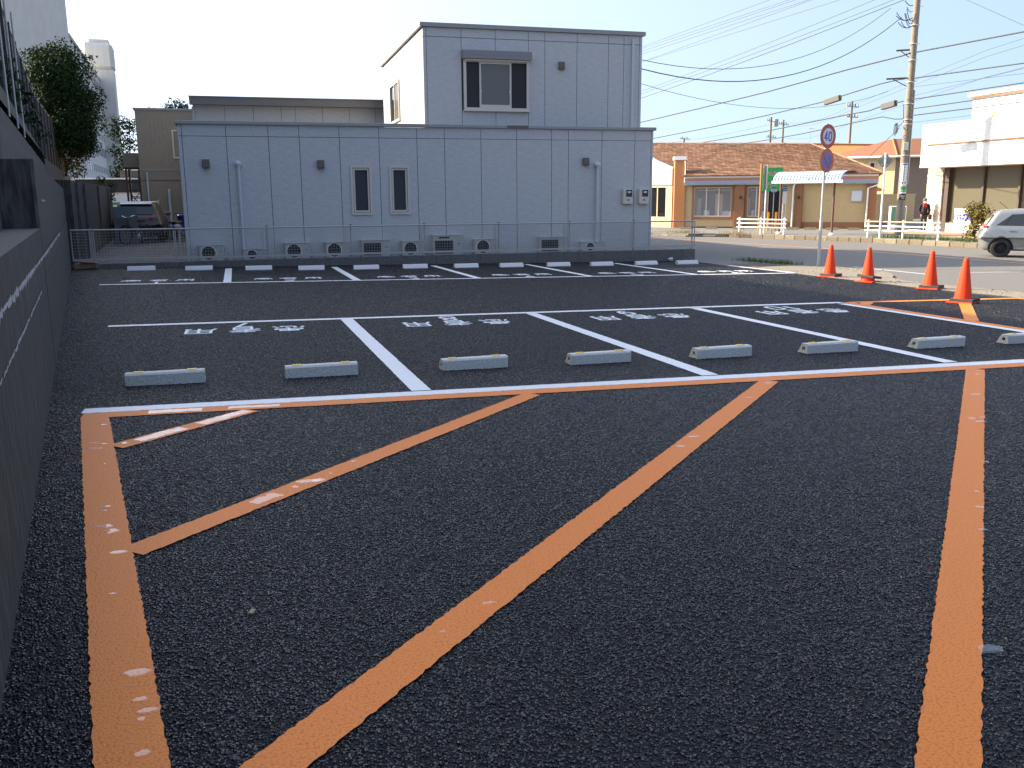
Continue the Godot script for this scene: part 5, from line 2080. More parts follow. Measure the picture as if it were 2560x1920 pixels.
	# diamond warning sign seen from behind
	s = thing("diamond_sign", "white post with the grey back of a diamond shaped warning sign", "road sign", Vector3(26.54, -1.87, -33.35), 0)
	st = mk()
	tube(st, [Vector3(0, 0, 0), Vector3(0, 3.6, 0)], 0.042, 12)
	part(s, "post", st, M.white)
	st = mk()
	var nd := Vector3(sin(2.75), 0, cos(2.75))
	var bd := Basis(UP.cross(nd).normalized(), UP, nd)
	prism(st, P([-0.34, 0, 0, -0.36, 0.34, 0, 0, 0.36]), Transform3D(bd, Vector3(0, 3.26, 0) + nd * 0.05), 0.008)
	var pl := part(s, "plate", st, M.sign_back)
	st = mk()
	prism(st, P([-0.33, 0, 0, -0.35, 0.33, 0, 0, 0.35]), Transform3D(bd, Vector3(0, 3.26, 0) + nd * 0.0595), 0.002)
	part(pl, "front_face", st, M.yellow_mark)
	for y in [3.1, 3.4]:
		st = mk()
		box(st, Vector3(0, y, 0), Vector3(0.3, 0.035, 0.03), bd)
		part(s, "clamp", st, M.galv)
	# restaurant board
	s = thing("restaurant_sign", "green restaurant board with red lettering on a brown post", "sign", Vector3(26.66, -1.87, -43.2), -0.57)
	st = mk()
	tube(st, [Vector3(-0.02, 0, 0), Vector3(-0.02, 3.5, 0)], 0.06, 10)
	part(s, "post", st, M.orange_wall)
	st = mk()
	cbox(st, Vector3(0.56, 2.69, 0), Vector3(1.04, 1.24, 0.14), 0.015)
	var gb := part(s, "board", st, M.sign_green)
	var kana := {"イ": [[0.85, 0.98, 0.1, 0.45], [0.55, 0.72, 0.55, 0.0]], "ゼ": [[0.05, 0.62, 0.8, 0.7, 0.66, 0.46], [0.3, 0.9, 0.3, 0.15, 0.85, 0.12], [0.8, 1.0, 0.86, 0.86], [0.94, 1.0, 1.0, 0.86]], "リ": [[0.2, 0.9, 0.2, 0.4], [0.75, 0.95, 0.75, 0.4, 0.45, 0.0]], "ヤ": [[0.05, 0.6, 0.9, 0.75, 0.72, 0.48], [0.32, 0.95, 0.52, 0.0]], "サ": [[0.05, 0.68, 0.95, 0.68], [0.28, 0.95, 0.28, 0.4], [0.7, 0.95, 0.7, 0.4, 0.45, 0.02]]}
	for layer in [[0.062, M.sign_white, 0.0, "letter_outline"], [0.030, M.text_red, 0.004, "lettering"]]:
		st = mk()
		var i := 0
		for ch in ["サ", "イ", "ゼ", "リ", "ヤ"]:
			for q in kana[ch]:
				var pts := []
				for v in P(q):
					pts.append(v * Vector2(0.14, 0.19))
				stroke(st, pts, layer[0], Transform3D(Basis(), Vector3(0.16 + i * 0.17, 2.88, 0.0705 + layer[2])), 0.003)
			i += 1
		for q in [[0.3, 2.22, 0.3, 2.46, 0.52, 2.46, 0.52, 2.22], [0.7, 2.22, 0.76, 2.4]]:
			stroke(st, P(q), layer[0] * (1.8 if layer[2] > 0 else 1.4), Transform3D(Basis(), Vector3(0, 0, 0.0705 + layer[2])), 0.003)
		part(gb, layer[3], st, layer[1])
	for e in [[27.0, -42.95, "left of the green restaurant board's post"], [27.35, -42.75, "right of the green restaurant board's post"]]:
		var b := thing("bollard", "yellow guard post " + e[2], "bollard", Vector3(e[0], -1.87, e[1]), 0, "yellow guard posts")
		st = mk()
		lathe(st, [Vector2(0.065, 0.0), Vector2(0.065, 0.93), Vector2(0.05, 0.97), Vector2(0.0, 0.985)], 14, Transform3D(Basis(Vector3.BACK, -0.03), Vector3.ZERO))
		part(b, "tube", st, M.bollard)
	# green vending box beside the person
	s = thing("cabinet", "green and white cabinet behind the person by the store column", "cabinet", Vector3(33.9, -1.87, -41.3), -0.5)
	st = mk()
	cbox(st, Vector3(0, 0.62, 0), Vector3(0.8, 1.24, 0.5), 0.02)
	part(s, "body", st, M.white)
	st = mk()
	bb(st, -0.36, 0.36, 0.3, 1.2, 0.251, 0.26)
	part(s, "door_panel", st, M.cabinet_green)

func guard_rail(label: String, posts: Array, m: Material, h: float, bent: bool) -> void:
	var g := thing("guard_rail", label, "guard rail", Vector3.ZERO, 0)
	for p in posts:
		var st := mk()
		tube(st, [p, p + UP * h], 0.055 if not bent else 0.05, 12)
		part(g, "post", st, M.white)
		st = mk()
		lathe(st, [Vector2(0.06, 0.0), Vector2(0.055, 0.03), Vector2(0.03, 0.05), Vector2(0.0, 0.055)], 12, Transform3D(Basis(), p + UP * h))
		part(g, "post_cap", st, m)
	var d: Vector3 = (posts[-1] - posts[0]).normalized() * 0.12
	var side := d.normalized().cross(UP) * 0.06
	if side.x > 0:
		side = -side
	for k in 3:
		var y := h - 0.04 - k * 0.19
		var pts := [posts[0] - d + UP * y + side]
		for p in posts:
			pts.append(p + UP * y + side)
			if bent and k == 2 and p == posts[1]:
				pts.append(p.lerp(posts[2], 0.3) + UP * (y + 0.06) + side)
				pts.append(p.lerp(posts[2], 0.65) + UP * (y + 0.03) + side)
		pts.append(posts[-1] + d + UP * y + side)
		var st := mk()
		tube(st, pts, 0.032, 8)
		part(g, "rail", st, m if (not bent or k == 0) else M.white)

func build_shelter() -> void:
	var s := thing("bus_shelter", "bus shelter with an arched blue and white striped roof", "shelter", Vector3(24.7, -1.87, -39.0), -1.0074)
	# local x along the kerb, -z away from the road
	var L := 3.36
	var prof := []
	for i in 9:
		var a := PI * 0.5 * i / 8.0
		prof.append(Vector2(-0.95 * (1.0 - cos(a)), 2.53 + 0.44 * sin(a)))
	prof.append(Vector2(-1.5, 2.98))
	var n := 22
	for k in n:
		var st := mk()
		var x0 := L * k / n
		for j in 2:
			pass
		var x1 := L * (k + 0.58) / n
		for i in prof.size() - 1:
			var a: Vector2 = prof[i]
			var b: Vector2 = prof[i + 1]
			quad(st, Vector3(x0, a.y, a.x), Vector3(x0, b.y, b.x), Vector3(x1, b.y, b.x), Vector3(x1, a.y, a.x))
		part(s, "roof_strip", st, M.shelter_white)
		st = mk()
		var x2 := L * (k + 1.0) / n
		for i in prof.size() - 1:
			var a: Vector2 = prof[i]
			var b: Vector2 = prof[i + 1]
			var d := Vector3(0, -0.012, -0.004)
			quad(st, Vector3(x1, a.y, a.x) + d, Vector3(x1, b.y, b.x) + d, Vector3(x2, b.y, b.x) + d, Vector3(x2, a.y, a.x) + d)
		part(s, "roof_stripe", st, M.shelter_blue)
	var st := mk()
	box(st, Vector3(L / 2, 2.47, 0.0), Vector3(L + 0.1, 0.12, 0.08))
	part(s, "front_beam", st, M.white)
	st = mk()
	box(st, Vector3(L / 2 + 0.3, 2.9, -1.5), Vector3(L + 0.6, 0.12, 0.08))
	part(s, "back_beam", st, M.brown_post)
	for e in [[0.22, -0.45], [L - 0.5, -0.45]]:
		st = mk()
		tube(st, [Vector3(e[0], 0, e[1]), Vector3(e[0], 2.9, e[1])], 0.05, 10)
		part(s, "post", st, M.brown_post)
		st = mk()
		lathe(st, [Vector2(0.13, 0), Vector2(0.13, 0.06), Vector2(0.09, 0.1), Vector2(0.0, 0.1)], 12, Transform3D(Basis(), Vector3(e[0], 0, e[1])))
		part(s, "footing", st, M.white)
	for x in [0.05, 0.9, 1.75, 2.6, 3.3]:
		st = mk()
		var pts := []
		for p in prof:
			pts.append(Vector3(x, p.y - 0.035, p.x))
		tube(st, pts, 0.02, 6)
		part(s, "roof_rib", st, M.dark_metal)

# ---------------------------------------------------------------- poles and wires
func wire(label: String, pts: Array, r: float) -> void:
	var w := thing("overhead_wire", label, "wire", Vector3.ZERO, 0, "overhead wires")
	var st := mk()
	tube(st, pts, r, 5, false)
	part(w, "conductor", st, M.wire)

func build_wires() -> void:
	var base := Vector3(29.7, -1.95, -36.0)
	var p := thing("utility_pole", "large concrete utility pole with an advert panel across the road", "utility pole", base, 0)
	var st := mk()
	lathe(st, [Vector2(0.19, 0.0), Vector2(0.185, 1.0), Vector2(0.15, 8.0), Vector2(0.13, 13.0), Vector2(0.0, 13.05)], 20)
	part(p, "shaft", st, M.pole_concrete)
	var cam := (-base * Vector3(1, 0, 1)).normalized()
	var ang := atan2(cam.x, cam.z) # towards the camera
	var panel := func(y0: float, y1: float, a0: float, a1: float, dr: float, m: Material, called: String, par: Node):
		var s2 := mk()
		for k in 10:
			var t0 := ang + lerpf(a0, a1, k / 10.0)
			var t1 := ang + lerpf(a0, a1, (k + 1) / 10.0)
			var ra := 0.185 - (y0 - 1.0) * 0.005 + dr
			var rb := 0.185 - (y1 - 1.0) * 0.005 + dr
			var d0 := Vector3(sin(t0), 0, cos(t0))
			var d1 := Vector3(sin(t1), 0, cos(t1))
			sq(s2, [d0 * ra + UP * y0, d0 * rb + UP * y1, d1 * rb + UP * y1, d1 * ra + UP * y0], [d0, d0, d1, d1])
		return part(par, called, s2, m)
	var ad: Node = panel.call(2.32, 3.36, -0.55, 1.15, 0.012, M.white, "advert_panel", p)
	panel.call(3.27, 3.33, -0.4, 1.0, 0.015, M.text_blue, "blue_header", ad)
	# vertical lettering
	var marks := [[0.16, 3.18], [0.16, 3.04], [0.16, 2.90], [0.16, 2.76], [0.16, 2.60]]
	for e in marks:
		for v in [[-0.16, 0.035, 0.16, 0.045, 0.014], [-0.02, -0.055, 0.06, 0.06, 0.02], [-0.15, -0.05, 0.12, -0.03, 0.014], [-0.17, -0.03, -0.1, 0.02, 0.014]]:
			panel.call(e[1] + v[1], e[1] + v[3], e[0] + v[0], e[0] + v[2], 0.016 + 0.0015 * absf(v[0]) * 10, M.text_black, "lettering", ad)
	for y in [3.12, 3.02, 2.92, 2.82, 2.72, 2.62]:
		panel.call(y, y + 0.06, 0.78, 0.9, 0.016, M.text_black, "lettering", ad)
	panel.call(2.42, 2.50, -0.2, 0.1, 0.016, M.text_black, "lettering", ad)
	panel.call(2.44, 2.49, 0.4, 0.8, 0.016, M.text_black, "lettering", ad)
	var pic: Node = panel.call(1.98, 2.30, -0.55, 1.15, 0.012, M.white, "picture_panel", p)
	panel.call(2.14, 2.29, -0.45, 1.05, 0.015, M.sign_green, "green_field", pic)
	panel.call(2.05, 2.12, -0.4, 0.0, 0.015, M.text_red, "pink_flower", pic)
	panel.call(2.05, 2.13, 0.1, 1.0, 0.015, M.sign_green, "green_field", pic)
	var bl: Node = panel.call(1.70, 1.95, -0.6, 1.15, 0.012, M.text_black, "number_plate", p)
	panel.call(1.84, 1.88, -0.2, 0.9, 0.015, M.sign_white, "plate_lettering", bl)
	panel.call(1.75, 1.79, 0.0, 0.7, 0.015, M.sign_white, "plate_lettering", bl)
	panel.call(0.25, 1.66, 0.3, 1.5, 0.006, M.sign_back, "anti_poster_sheet", p)
	for y in [3.7, 5.1, 5.3, 6.0, 6.95, 7.9, 8.6, 9.4]:
		st = mk()
		lathe(st, [Vector2(0.15, -0.03), Vector2(0.19, -0.03), Vector2(0.19, 0.03), Vector2(0.15, 0.03)], 14, Transform3D(Basis(), Vector3(0, y, 0)))
		part(p, "band", st, M.galv)
	st = mk()
	cbox(st, Vector3(0.02, 4.1, 0) + cam * 0.22, Vector3(0.22, 0.36, 0.14), 0.015, Basis(UP, ang))
	part(p, "meter_box", st, M.galv)
	st = mk()
	var sidev := cam.cross(UP)
	tube(st, [Vector3(0, 2.4, 0) - sidev * 0.21, Vector3(0, 6.6, 0) - sidev * 0.19], 0.035, 6)
	part(p, "conduit", st, M.galv)
	for e in [[8.36, 0.75], [7.14, 1.1]]:
		st = mk()
		box(st, Vector3(-0.35, e[0], -0.28) * Vector3(e[1], 1, e[1]), Vector3(e[1], 0.07, 0.07), Basis(UP, -0.68))
		tube(st, [Vector3(-0.55, e[0] - 0.04, -0.4) * Vector3(e[1], 1, e[1]), Vector3(0, e[0] - 0.45, 0)], 0.02, 5)
		part(p, "bracket_arm", st, M.dark_metal)
	for k in 9:
		st = mk()
		var y := 6.2 + k * 0.8
		var sg := -1.0 if k % 2 == 0 else 1.0
		tube(st, [Vector3(0, y, 0), Vector3(0.27 * sg, y, 0.1)], 0.011, 5)
		part(p, "step_bolt", st, M.galv)
	for e in [[Vector3(-0.17, 6.05, -1.15), 0.95], [Vector3(-0.17, 6.70, -5.5), 1.25]]:
		st = mk()
		cbox(st, e[0], Vector3(0.2, 0.27, e[1]), 0.02, Basis(Vector3.RIGHT, -0.1))
		part(p, "cable_closure", st, M.closure)
	st = mk()
	for k in 9: # slack loops and the tangle at the top
		var y := 9.6 + rng.randf() * 0.9
		var a := Vector3(-rng.randf_range(0.1, 0.9), y, -rng.randf_range(0.1, 0.7))
		tube(st, sag(Vector3(0, y + rng.randf_range(-0.3, 0.3), 0), a, rng.randf_range(0.1, 0.5), 8), 0.018, 5, false)
	for k in 3:
		torus(st, Vector3(-0.35 - k * 0.05, 4.95 - k * 0.04, -0.25), Vector3(0.64, 0, 0.77), 0.22 + k * 0.02, 0.014, 18, 5)
	tube(st, sag(Vector3(-0.2, 6.0, -0.1), Vector3(-0.15, 5.2, -0.1), -0.0, 4) + [Vector3(-0.3, 5.0, -0.2)], 0.016, 5, false)
	part(p, "cable_slack", st, M.wire)
	# wires along the pole line
	var X := 29.7
	var S := 1.046
	var i := 0
	var names := ["topmost", "second", "third", "fourth", "fifth", "sixth"]
	for y in [[10.49, 10.41], [10.38, 10.05], [10.18, 9.94], [9.98, 9.74], [9.44, 9.64], [9.44, 9.25]]:
		var a := Vector3(X, y[0] * S, -62.7 * S)
		var b := Vector3(X, y[1] * S, -44.0 * S)
		var d := (b - a) / (b.z - a.z)
		wire("%s of the thin power wires rising from the clinic roof to the top edge" % names[i], [a + d * -40.0, a, b, b + d * 55.0], 0.011)
		i += 1
	i = 0
	for y in [[7.43, 8.52], [7.25, 8.17], [6.94, 8.0]]:
		var a := Vector3(X, y[0] * S, -62.7 * S)
		var b := Vector3(X - 0.1, y[1] * S + 0.35, -36.0)
		wire("%s of the three wires ending at the pole's cable tangle" % names[i].replace("topmost", "upper").replace("second", "middle").replace("third", "lower"), [a + (a - b) * 0.8] + sag(a, b, 0.12, 8), 0.012 if i < 2 else 0.018)
		i += 1
	var cab := [["thick upper telephone cable left of the pole", 0.034, [6.26, -36.0, 6.21, -36.5, 6.19, -37.17, 6.11, -40.55, 5.95, -44.48, 5.82, -47.89, 5.64, -55.88, 5.46, -65.59, 5.0, -110]],
		["lashed telephone cable carrying the first splice box", 0.028, [5.17, -36.0, 5.18, -36.66, 5.14, -37.85, 5.02, -39.27, 4.82, -41.43, 4.74, -42.5, 4.51, -47.77, 4.32, -54.22, 4.14, -62.96, 3.7, -110]],
		["telephone cable that ends in the splice box beside the pole", 0.028, [4.18, -36.2, 4.13, -37.49, 3.97, -38.54, 3.93, -40.13, 3.87, -41.72, 3.62, -47.68, 3.48, -52.67, 3.25, -62.91, 2.8, -110]],
		["lowest telephone cable looping to the pole", 0.024, [3.39, -36.0, 3.43, -36.68, 3.61, -37.59, 3.56, -38.5, 3.46, -40.26, 3.24, -44.21, 3.12, -47.63, 3.02, -52.63, 2.87, -62.88, 2.5, -110]]]
	for e in cab:
		var pts := []
		for k in range(0, e[2].size(), 2):
			pts.append(Vector3(X - 0.17, e[2][k], e[2][k + 1]))
		wire(e[0], pts, e[1])
	var right := [["thick upper telephone cable right of the pole", 6.0, 5.89, 0.032], ["lashed telephone cable right of the pole with a slack loop", 4.93, 4.76, 0.026], ["black sleeved cable right of the pole, upper of two", 4.04, 4.05, 0.024], ["black sleeved cable right of the pole, lower of two", 3.64, 3.67, 0.022], ["lowest lashed cable right of the pole", 3.36, 3.36, 0.024], ["thin drop wire right of the pole below the lashed cable", 4.57, 4.39, 0.008], ["thin wire climbing to the right edge behind the store roof", 4.17, 4.57, 0.008], ["thin wire just above the white store fascia", 3.06, 3.09, 0.008]]
	for e in right:
		var a := Vector3(X, e[1] * S, -36.0)
		var b := Vector3(X, e[2] * S, -28.4 * S)
		wire(e[0], [a, b, b + (b - a) * 5.0], e[3])
	wire("stay wire with a white marker crossing the top right corner", [Vector3(X, 9.8, -36.0 * 0.92 + 1.5), Vector3(X, 7.59 * S, -31.55 * S), Vector3(X, 6.12 * S, -28.57 * S), Vector3(X, 5.1, -27.7)], 0.010)
	# service drops to the clinic
	wire("upper service wire drooping from the pole to the clinic's corner", sag(Vector3(11.92, 4.05, -26.4), Vector3(28.8, 8.25, -36.6), 1.15, 20), 0.011)
	wire("heavier service cable drooping from the pole to the clinic's corner", sag(Vector3(11.92, 3.79, -26.4), Vector3(29.25, 7.84, -36.4), 1.3, 20), 0.017)
	wire("lower service wire drooping from the pole to the clinic's wall", sag(Vector3(11.92, 3.36, -26.4), Vector3(29.0, 4.65, -36.6), 0.75, 18), 0.008)
	wire("guy wire slanting down to the brick house roof", [Vector3(29.45, 3.0, -36.2), Vector3(33.0, 2.0, -42.8), Vector3(42.5, 1.6, -56.0)], 0.014)
	# distant poles
	far_pole("slim distant pole with a crossarm full of insulators", Vector3(59.2, -1.9, -80), 9.1, [8.6, 7.6], 0.16)
	far_pole("distant pole carrying a transformer behind the restaurant roof", Vector3(68.9, -1.9, -110), 10.2, [9.7, 7.6], 0.19)
	far_pole("distant pole right of the transformer pole", Vector3(70.8, -1.9, -110), 9.9, [9.3], 0.17)
	far_pole("pole top just showing over the restaurant ridge by the clinic", Vector3(61.2, -1.9, -120), 8.0, [7.9], 0.16)
	var tr: Node3D = get_node("distant_pole_001")
	st = mk()
	lathe(st, [Vector2(0, 0), Vector2(0.33, 0), Vector2(0.33, 0.9), Vector2(0.28, 0.98), Vector2(0, 1.0)], 14, Transform3D(Basis(), Vector3(0.75, 10.9, 0)))
	part(tr, "transformer", st, M.galv)
	for e in [["wires strung between the distant poles, upper pair", 9.6, 8.7], ["wires strung between the distant poles, middle", 9.2, 8.3], ["wires strung between the distant poles, lower", 7.6, 7.0]]:
		wire(e[0], sag(Vector3(70.8, e[1], -110), Vector3(59.2, e[2], -80), 0.7, 10) + [Vector3(47, e[2] + 0.4, -50), Vector3(40, e[2] + 0.2, -30)], 0.012)
	wire("wire from the transformer pole sinking behind the clinic", sag(Vector3(68.9, 9.3, -110), Vector3(50.0, 6.4, -112), 0.4, 10), 0.012)
	# aerials
	for e in [[Vector3(47.8, 2.2, -70), 3.5, "thin television aerial above the restaurant roof"], [Vector3(57.0, 3.5, -79), 1.6, "small television aerial on the orange tiled roof"]]:
		var a := thing("aerial", e[2], "aerial", e[0], 0.4)
		st = mk()
		tube(st, [Vector3.ZERO, Vector3(0, e[1], 0)], 0.02, 5)
		part(a, "mast", st, M.galv)
		st = mk()
		tube(st, [Vector3(-0.25, e[1] - 0.05, 0), Vector3(0.55, e[1] - 0.1, 0)], 0.015, 5)
		for k in 6:
			tube(st, [Vector3(-0.2 + k * 0.13, e[1] - 0.07, -0.2), Vector3(-0.2 + k * 0.13, e[1] - 0.07, 0.2)], 0.01, 4)
		part(a, "elements", st, M.galv)

func far_pole(label: String, at: Vector3, top: float, arms: Array, r: float) -> void:
	var p := thing("distant_pole", label, "utility pole", at, 0)
	var h := top - at.y
	var st := mk()
	tube(st, [Vector3.ZERO, Vector3(0, h, 0)], [r, r * 0.75], 10)
	part(p, "shaft", st, M.pole_concrete)
	for a in arms:
		var y: float = a - at.y
		st = mk()
		box(st, Vector3(0.1, y, 0), Vector3(2.2, 0.1, 0.1), Basis(UP, 0.4))
		part(p, "crossarm", st, M.galv)
		for k in 5:
			st = mk()
			lathe(st, [Vector2(0.02, 0), Vector2(0.07, 0.06), Vector2(0.05, 0.16), Vector2(0.08, 0.2), Vector2(0, 0.26)], 8, Transform3D(Basis(), Vector3(0.1, y, 0) + Basis(UP, 0.4) * Vector3(-1.0 + k * 0.5, 0.05, 0)))
			part(p, "insulator", st, M.dark_metal if k % 2 else M.galv)

# ---------------------------------------------------------------- smooth bodies
func nets(lo: Vector3, hi: Vector3, cell: float, f: Callable) -> SurfaceTool: # surface nets of a distance field
	var nx := int((hi.x - lo.x) / cell) + 1
	var ny := int((hi.y - lo.y) / cell) + 1
	var nz := int((hi.z - lo.z) / cell) + 1
	var v := PackedFloat32Array()
	v.resize(nx * ny * nz)
	var i := 0
	for z in nz:
		for y in ny:
			for x in nx:
				v[i] = f.call(lo + Vector3(x, y, z) * cell)
				i += 1
	var sx := 1
	var sy := nx
	var sz := nx * ny
	var off := [0, sx, sy, sx + sy, sz, sx + sz, sy + sz, sx + sy + sz]
	var cor := []
	for k in 8:
		cor.append(Vector3(k & 1, (k >> 1) & 1, (k >> 2) & 1))
	var edges := [[0, 1], [2, 3], [4, 5], [6, 7], [0, 2], [1, 3], [4, 6], [5, 7], [0, 4], [1, 5], [2, 6], [3, 7]]
	var vert := {}
	for z in nz - 1:
		for y in ny - 1:
			for x in nx - 1:
				var b := x + y * sy + z * sz
				var neg := 0
				for k in 8:
					if v[b + off[k]] < 0.0:
						neg += 1
				if neg == 0 or neg == 8:
					continue
				var s := Vector3.ZERO
				var n := 0
				for e in edges:
					var a: float = v[b + off[e[0]]]
					var c: float = v[b + off[e[1]]]
					if (a < 0.0) != (c < 0.0):
						s += cor[e[0]].lerp(cor[e[1]], a / (a - c))
						n += 1
				vert[b] = lo + (Vector3(x, y, z) + s / n) * cell
	var nor := {}
	var h := cell * 0.5
	for b in vert:
		var p: Vector3 = vert[b]
		nor[b] = Vector3(f.call(p + Vector3(h, 0, 0)) - f.call(p - Vector3(h, 0, 0)), f.call(p + Vector3(0, h, 0)) - f.call(p - Vector3(0, h, 0)), f.call(p + Vector3(0, 0, h)) - f.call(p - Vector3(0, 0, h))).normalized()
	var st := mk()
	var axes := [[sx, sy, sz], [sy, sz, sx], [sz, sx, sy]]
	for b in vert:
		for ax in axes:
			var va := v[b]
			var vb := v[b + ax[0]]
			if (va < 0.0) == (vb < 0.0):
				continue
			var q := [b, b - ax[1], b - ax[1] - ax[2], b - ax[2]]
			if not (vert.has(q[1]) and vert.has(q[2]) and vert.has(q[3])):
				continue
			if va < 0.0:
				q.reverse()
			sq(st, [vert[q[0]], vert[q[1]], vert[q[2]], vert[q[3]]], [nor[q[0]], nor[q[1]], nor[q[2]], nor[q[3]]])
	return st

func smin(a: float, b: float, k: float) -> float:
	var h := maxf(k - absf(a - b), 0.0) / k
	return minf(a, b) - h * h * k * 0.25

func car_field(p: Vector3, hgt: float) -> float: # hatchback, wheels at x +-1.23
	var az := absf(p.z)
	# lower body, corners rounded in plan
	var ex := absf(p.x - 0.04) - 1.56
	var ez := az - 0.56
	var plan := Vector2(maxf(ex, 0), maxf(ez, 0)).length() + minf(maxf(ex, ez), 0.0) - 0.28
	plan += 0.10 * pow((p.y - 0.62) / 0.45, 2.0) * 0.5
	var hood := (p.y - 0.98 + 0.24 * maxf(p.x - 0.85, 0.0)) * 0.95
	var low := -smin(-plan, smin(-hood, p.y - 0.21, 0.12), 0.16)
	# cabin as rounded planes
	var side := (az - 0.79 + 0.30 * (p.y - 0.95)) * 0.957
	var rear := (-p.x - 1.70 + 0.60 * (p.y - 0.95)) * 0.857
	var front := (p.x - 1.08 + 1.38 * (p.y - 0.95)) * 0.587
	var roof := p.y - hgt + 0.045 * pow(p.x + 0.25, 2.0)
	var cab := -smin(smin(-side, -roof, 0.14), smin(-rear, -front, 0.05), 0.12)
	cab = maxf(cab, 0.6 - p.y)
	var d := smin(low, cab, 0.06)
	var wx := absf(p.x) - 1.23
	var wheel := Vector2(wx, p.y - 0.29).length() - 0.335
	return maxf(d, -maxf(wheel, 0.55 - az))

func wheels(c: Node3D, r: float, tr: float, rim: Material) -> void:
	for x in [-1.23, 1.23]:
		for z in [-0.755, 0.755]:
			var st := mk()
			var w := 0.095
			lathe(st, [Vector2(r * 0.62, -w), Vector2(r * 0.9, -w), Vector2(r, -w * 0.7), Vector2(r, w * 0.7), Vector2(r * 0.9, w), Vector2(r * 0.62, w)], 28, Transform3D(Basis(Vector3.RIGHT, PI / 2), Vector3(x, r, z)))
			var t := part(c, "wheel", st, M.tyre)
			st = mk()
			var o: float = signf(z)
			lathe(st, [Vector2(0.0, 0.05), Vector2(r * 0.16, 0.06), Vector2(r * 0.2, 0.02), Vector2(r * 0.42, 0.035), Vector2(r * 0.48, 0.0), Vector2(r * 0.60, 0.02), Vector2(r * 0.64, 0.07)], 28, Transform3D(Basis(Vector3.RIGHT, PI / 2 * o), Vector3(x, r, z)))
			part(t, "rim", st, rim)
			for k in 8:
				st = mk()
				var a := TAU * k / 8
				lathe(st, [Vector2(0.0, 0.001), Vector2(0.022, 0.0)], 8, Transform3D(Basis(Vector3.RIGHT, PI / 2 * o), Vector3(x + cos(a) * r * 0.31, r + sin(a) * r * 0.31, z + o * 0.038)))
				part(t, "rim_hole", st, M.tyre)

func side_glass(c: Node3D, poly: Array, called: String, m: Material, lift := 0.006) -> void: # polygons (x, y) laid on both cabin sides
	for o in [1.0, -1.0]:
		var st := mk()
		var pts := []
		for q in poly:
			pts.append(Vector3(q.x, q.y, o * (0.79 - 0.30 * (q.y - 0.95) + lift)))
		for k in pts.size() - 2:
			if o > 0:
				tri(st, pts[0], pts[k + 2], pts[k + 1])
			else:
				tri(st, pts[0], pts[k + 1], pts[k + 2])
		part(c, called, st, m)

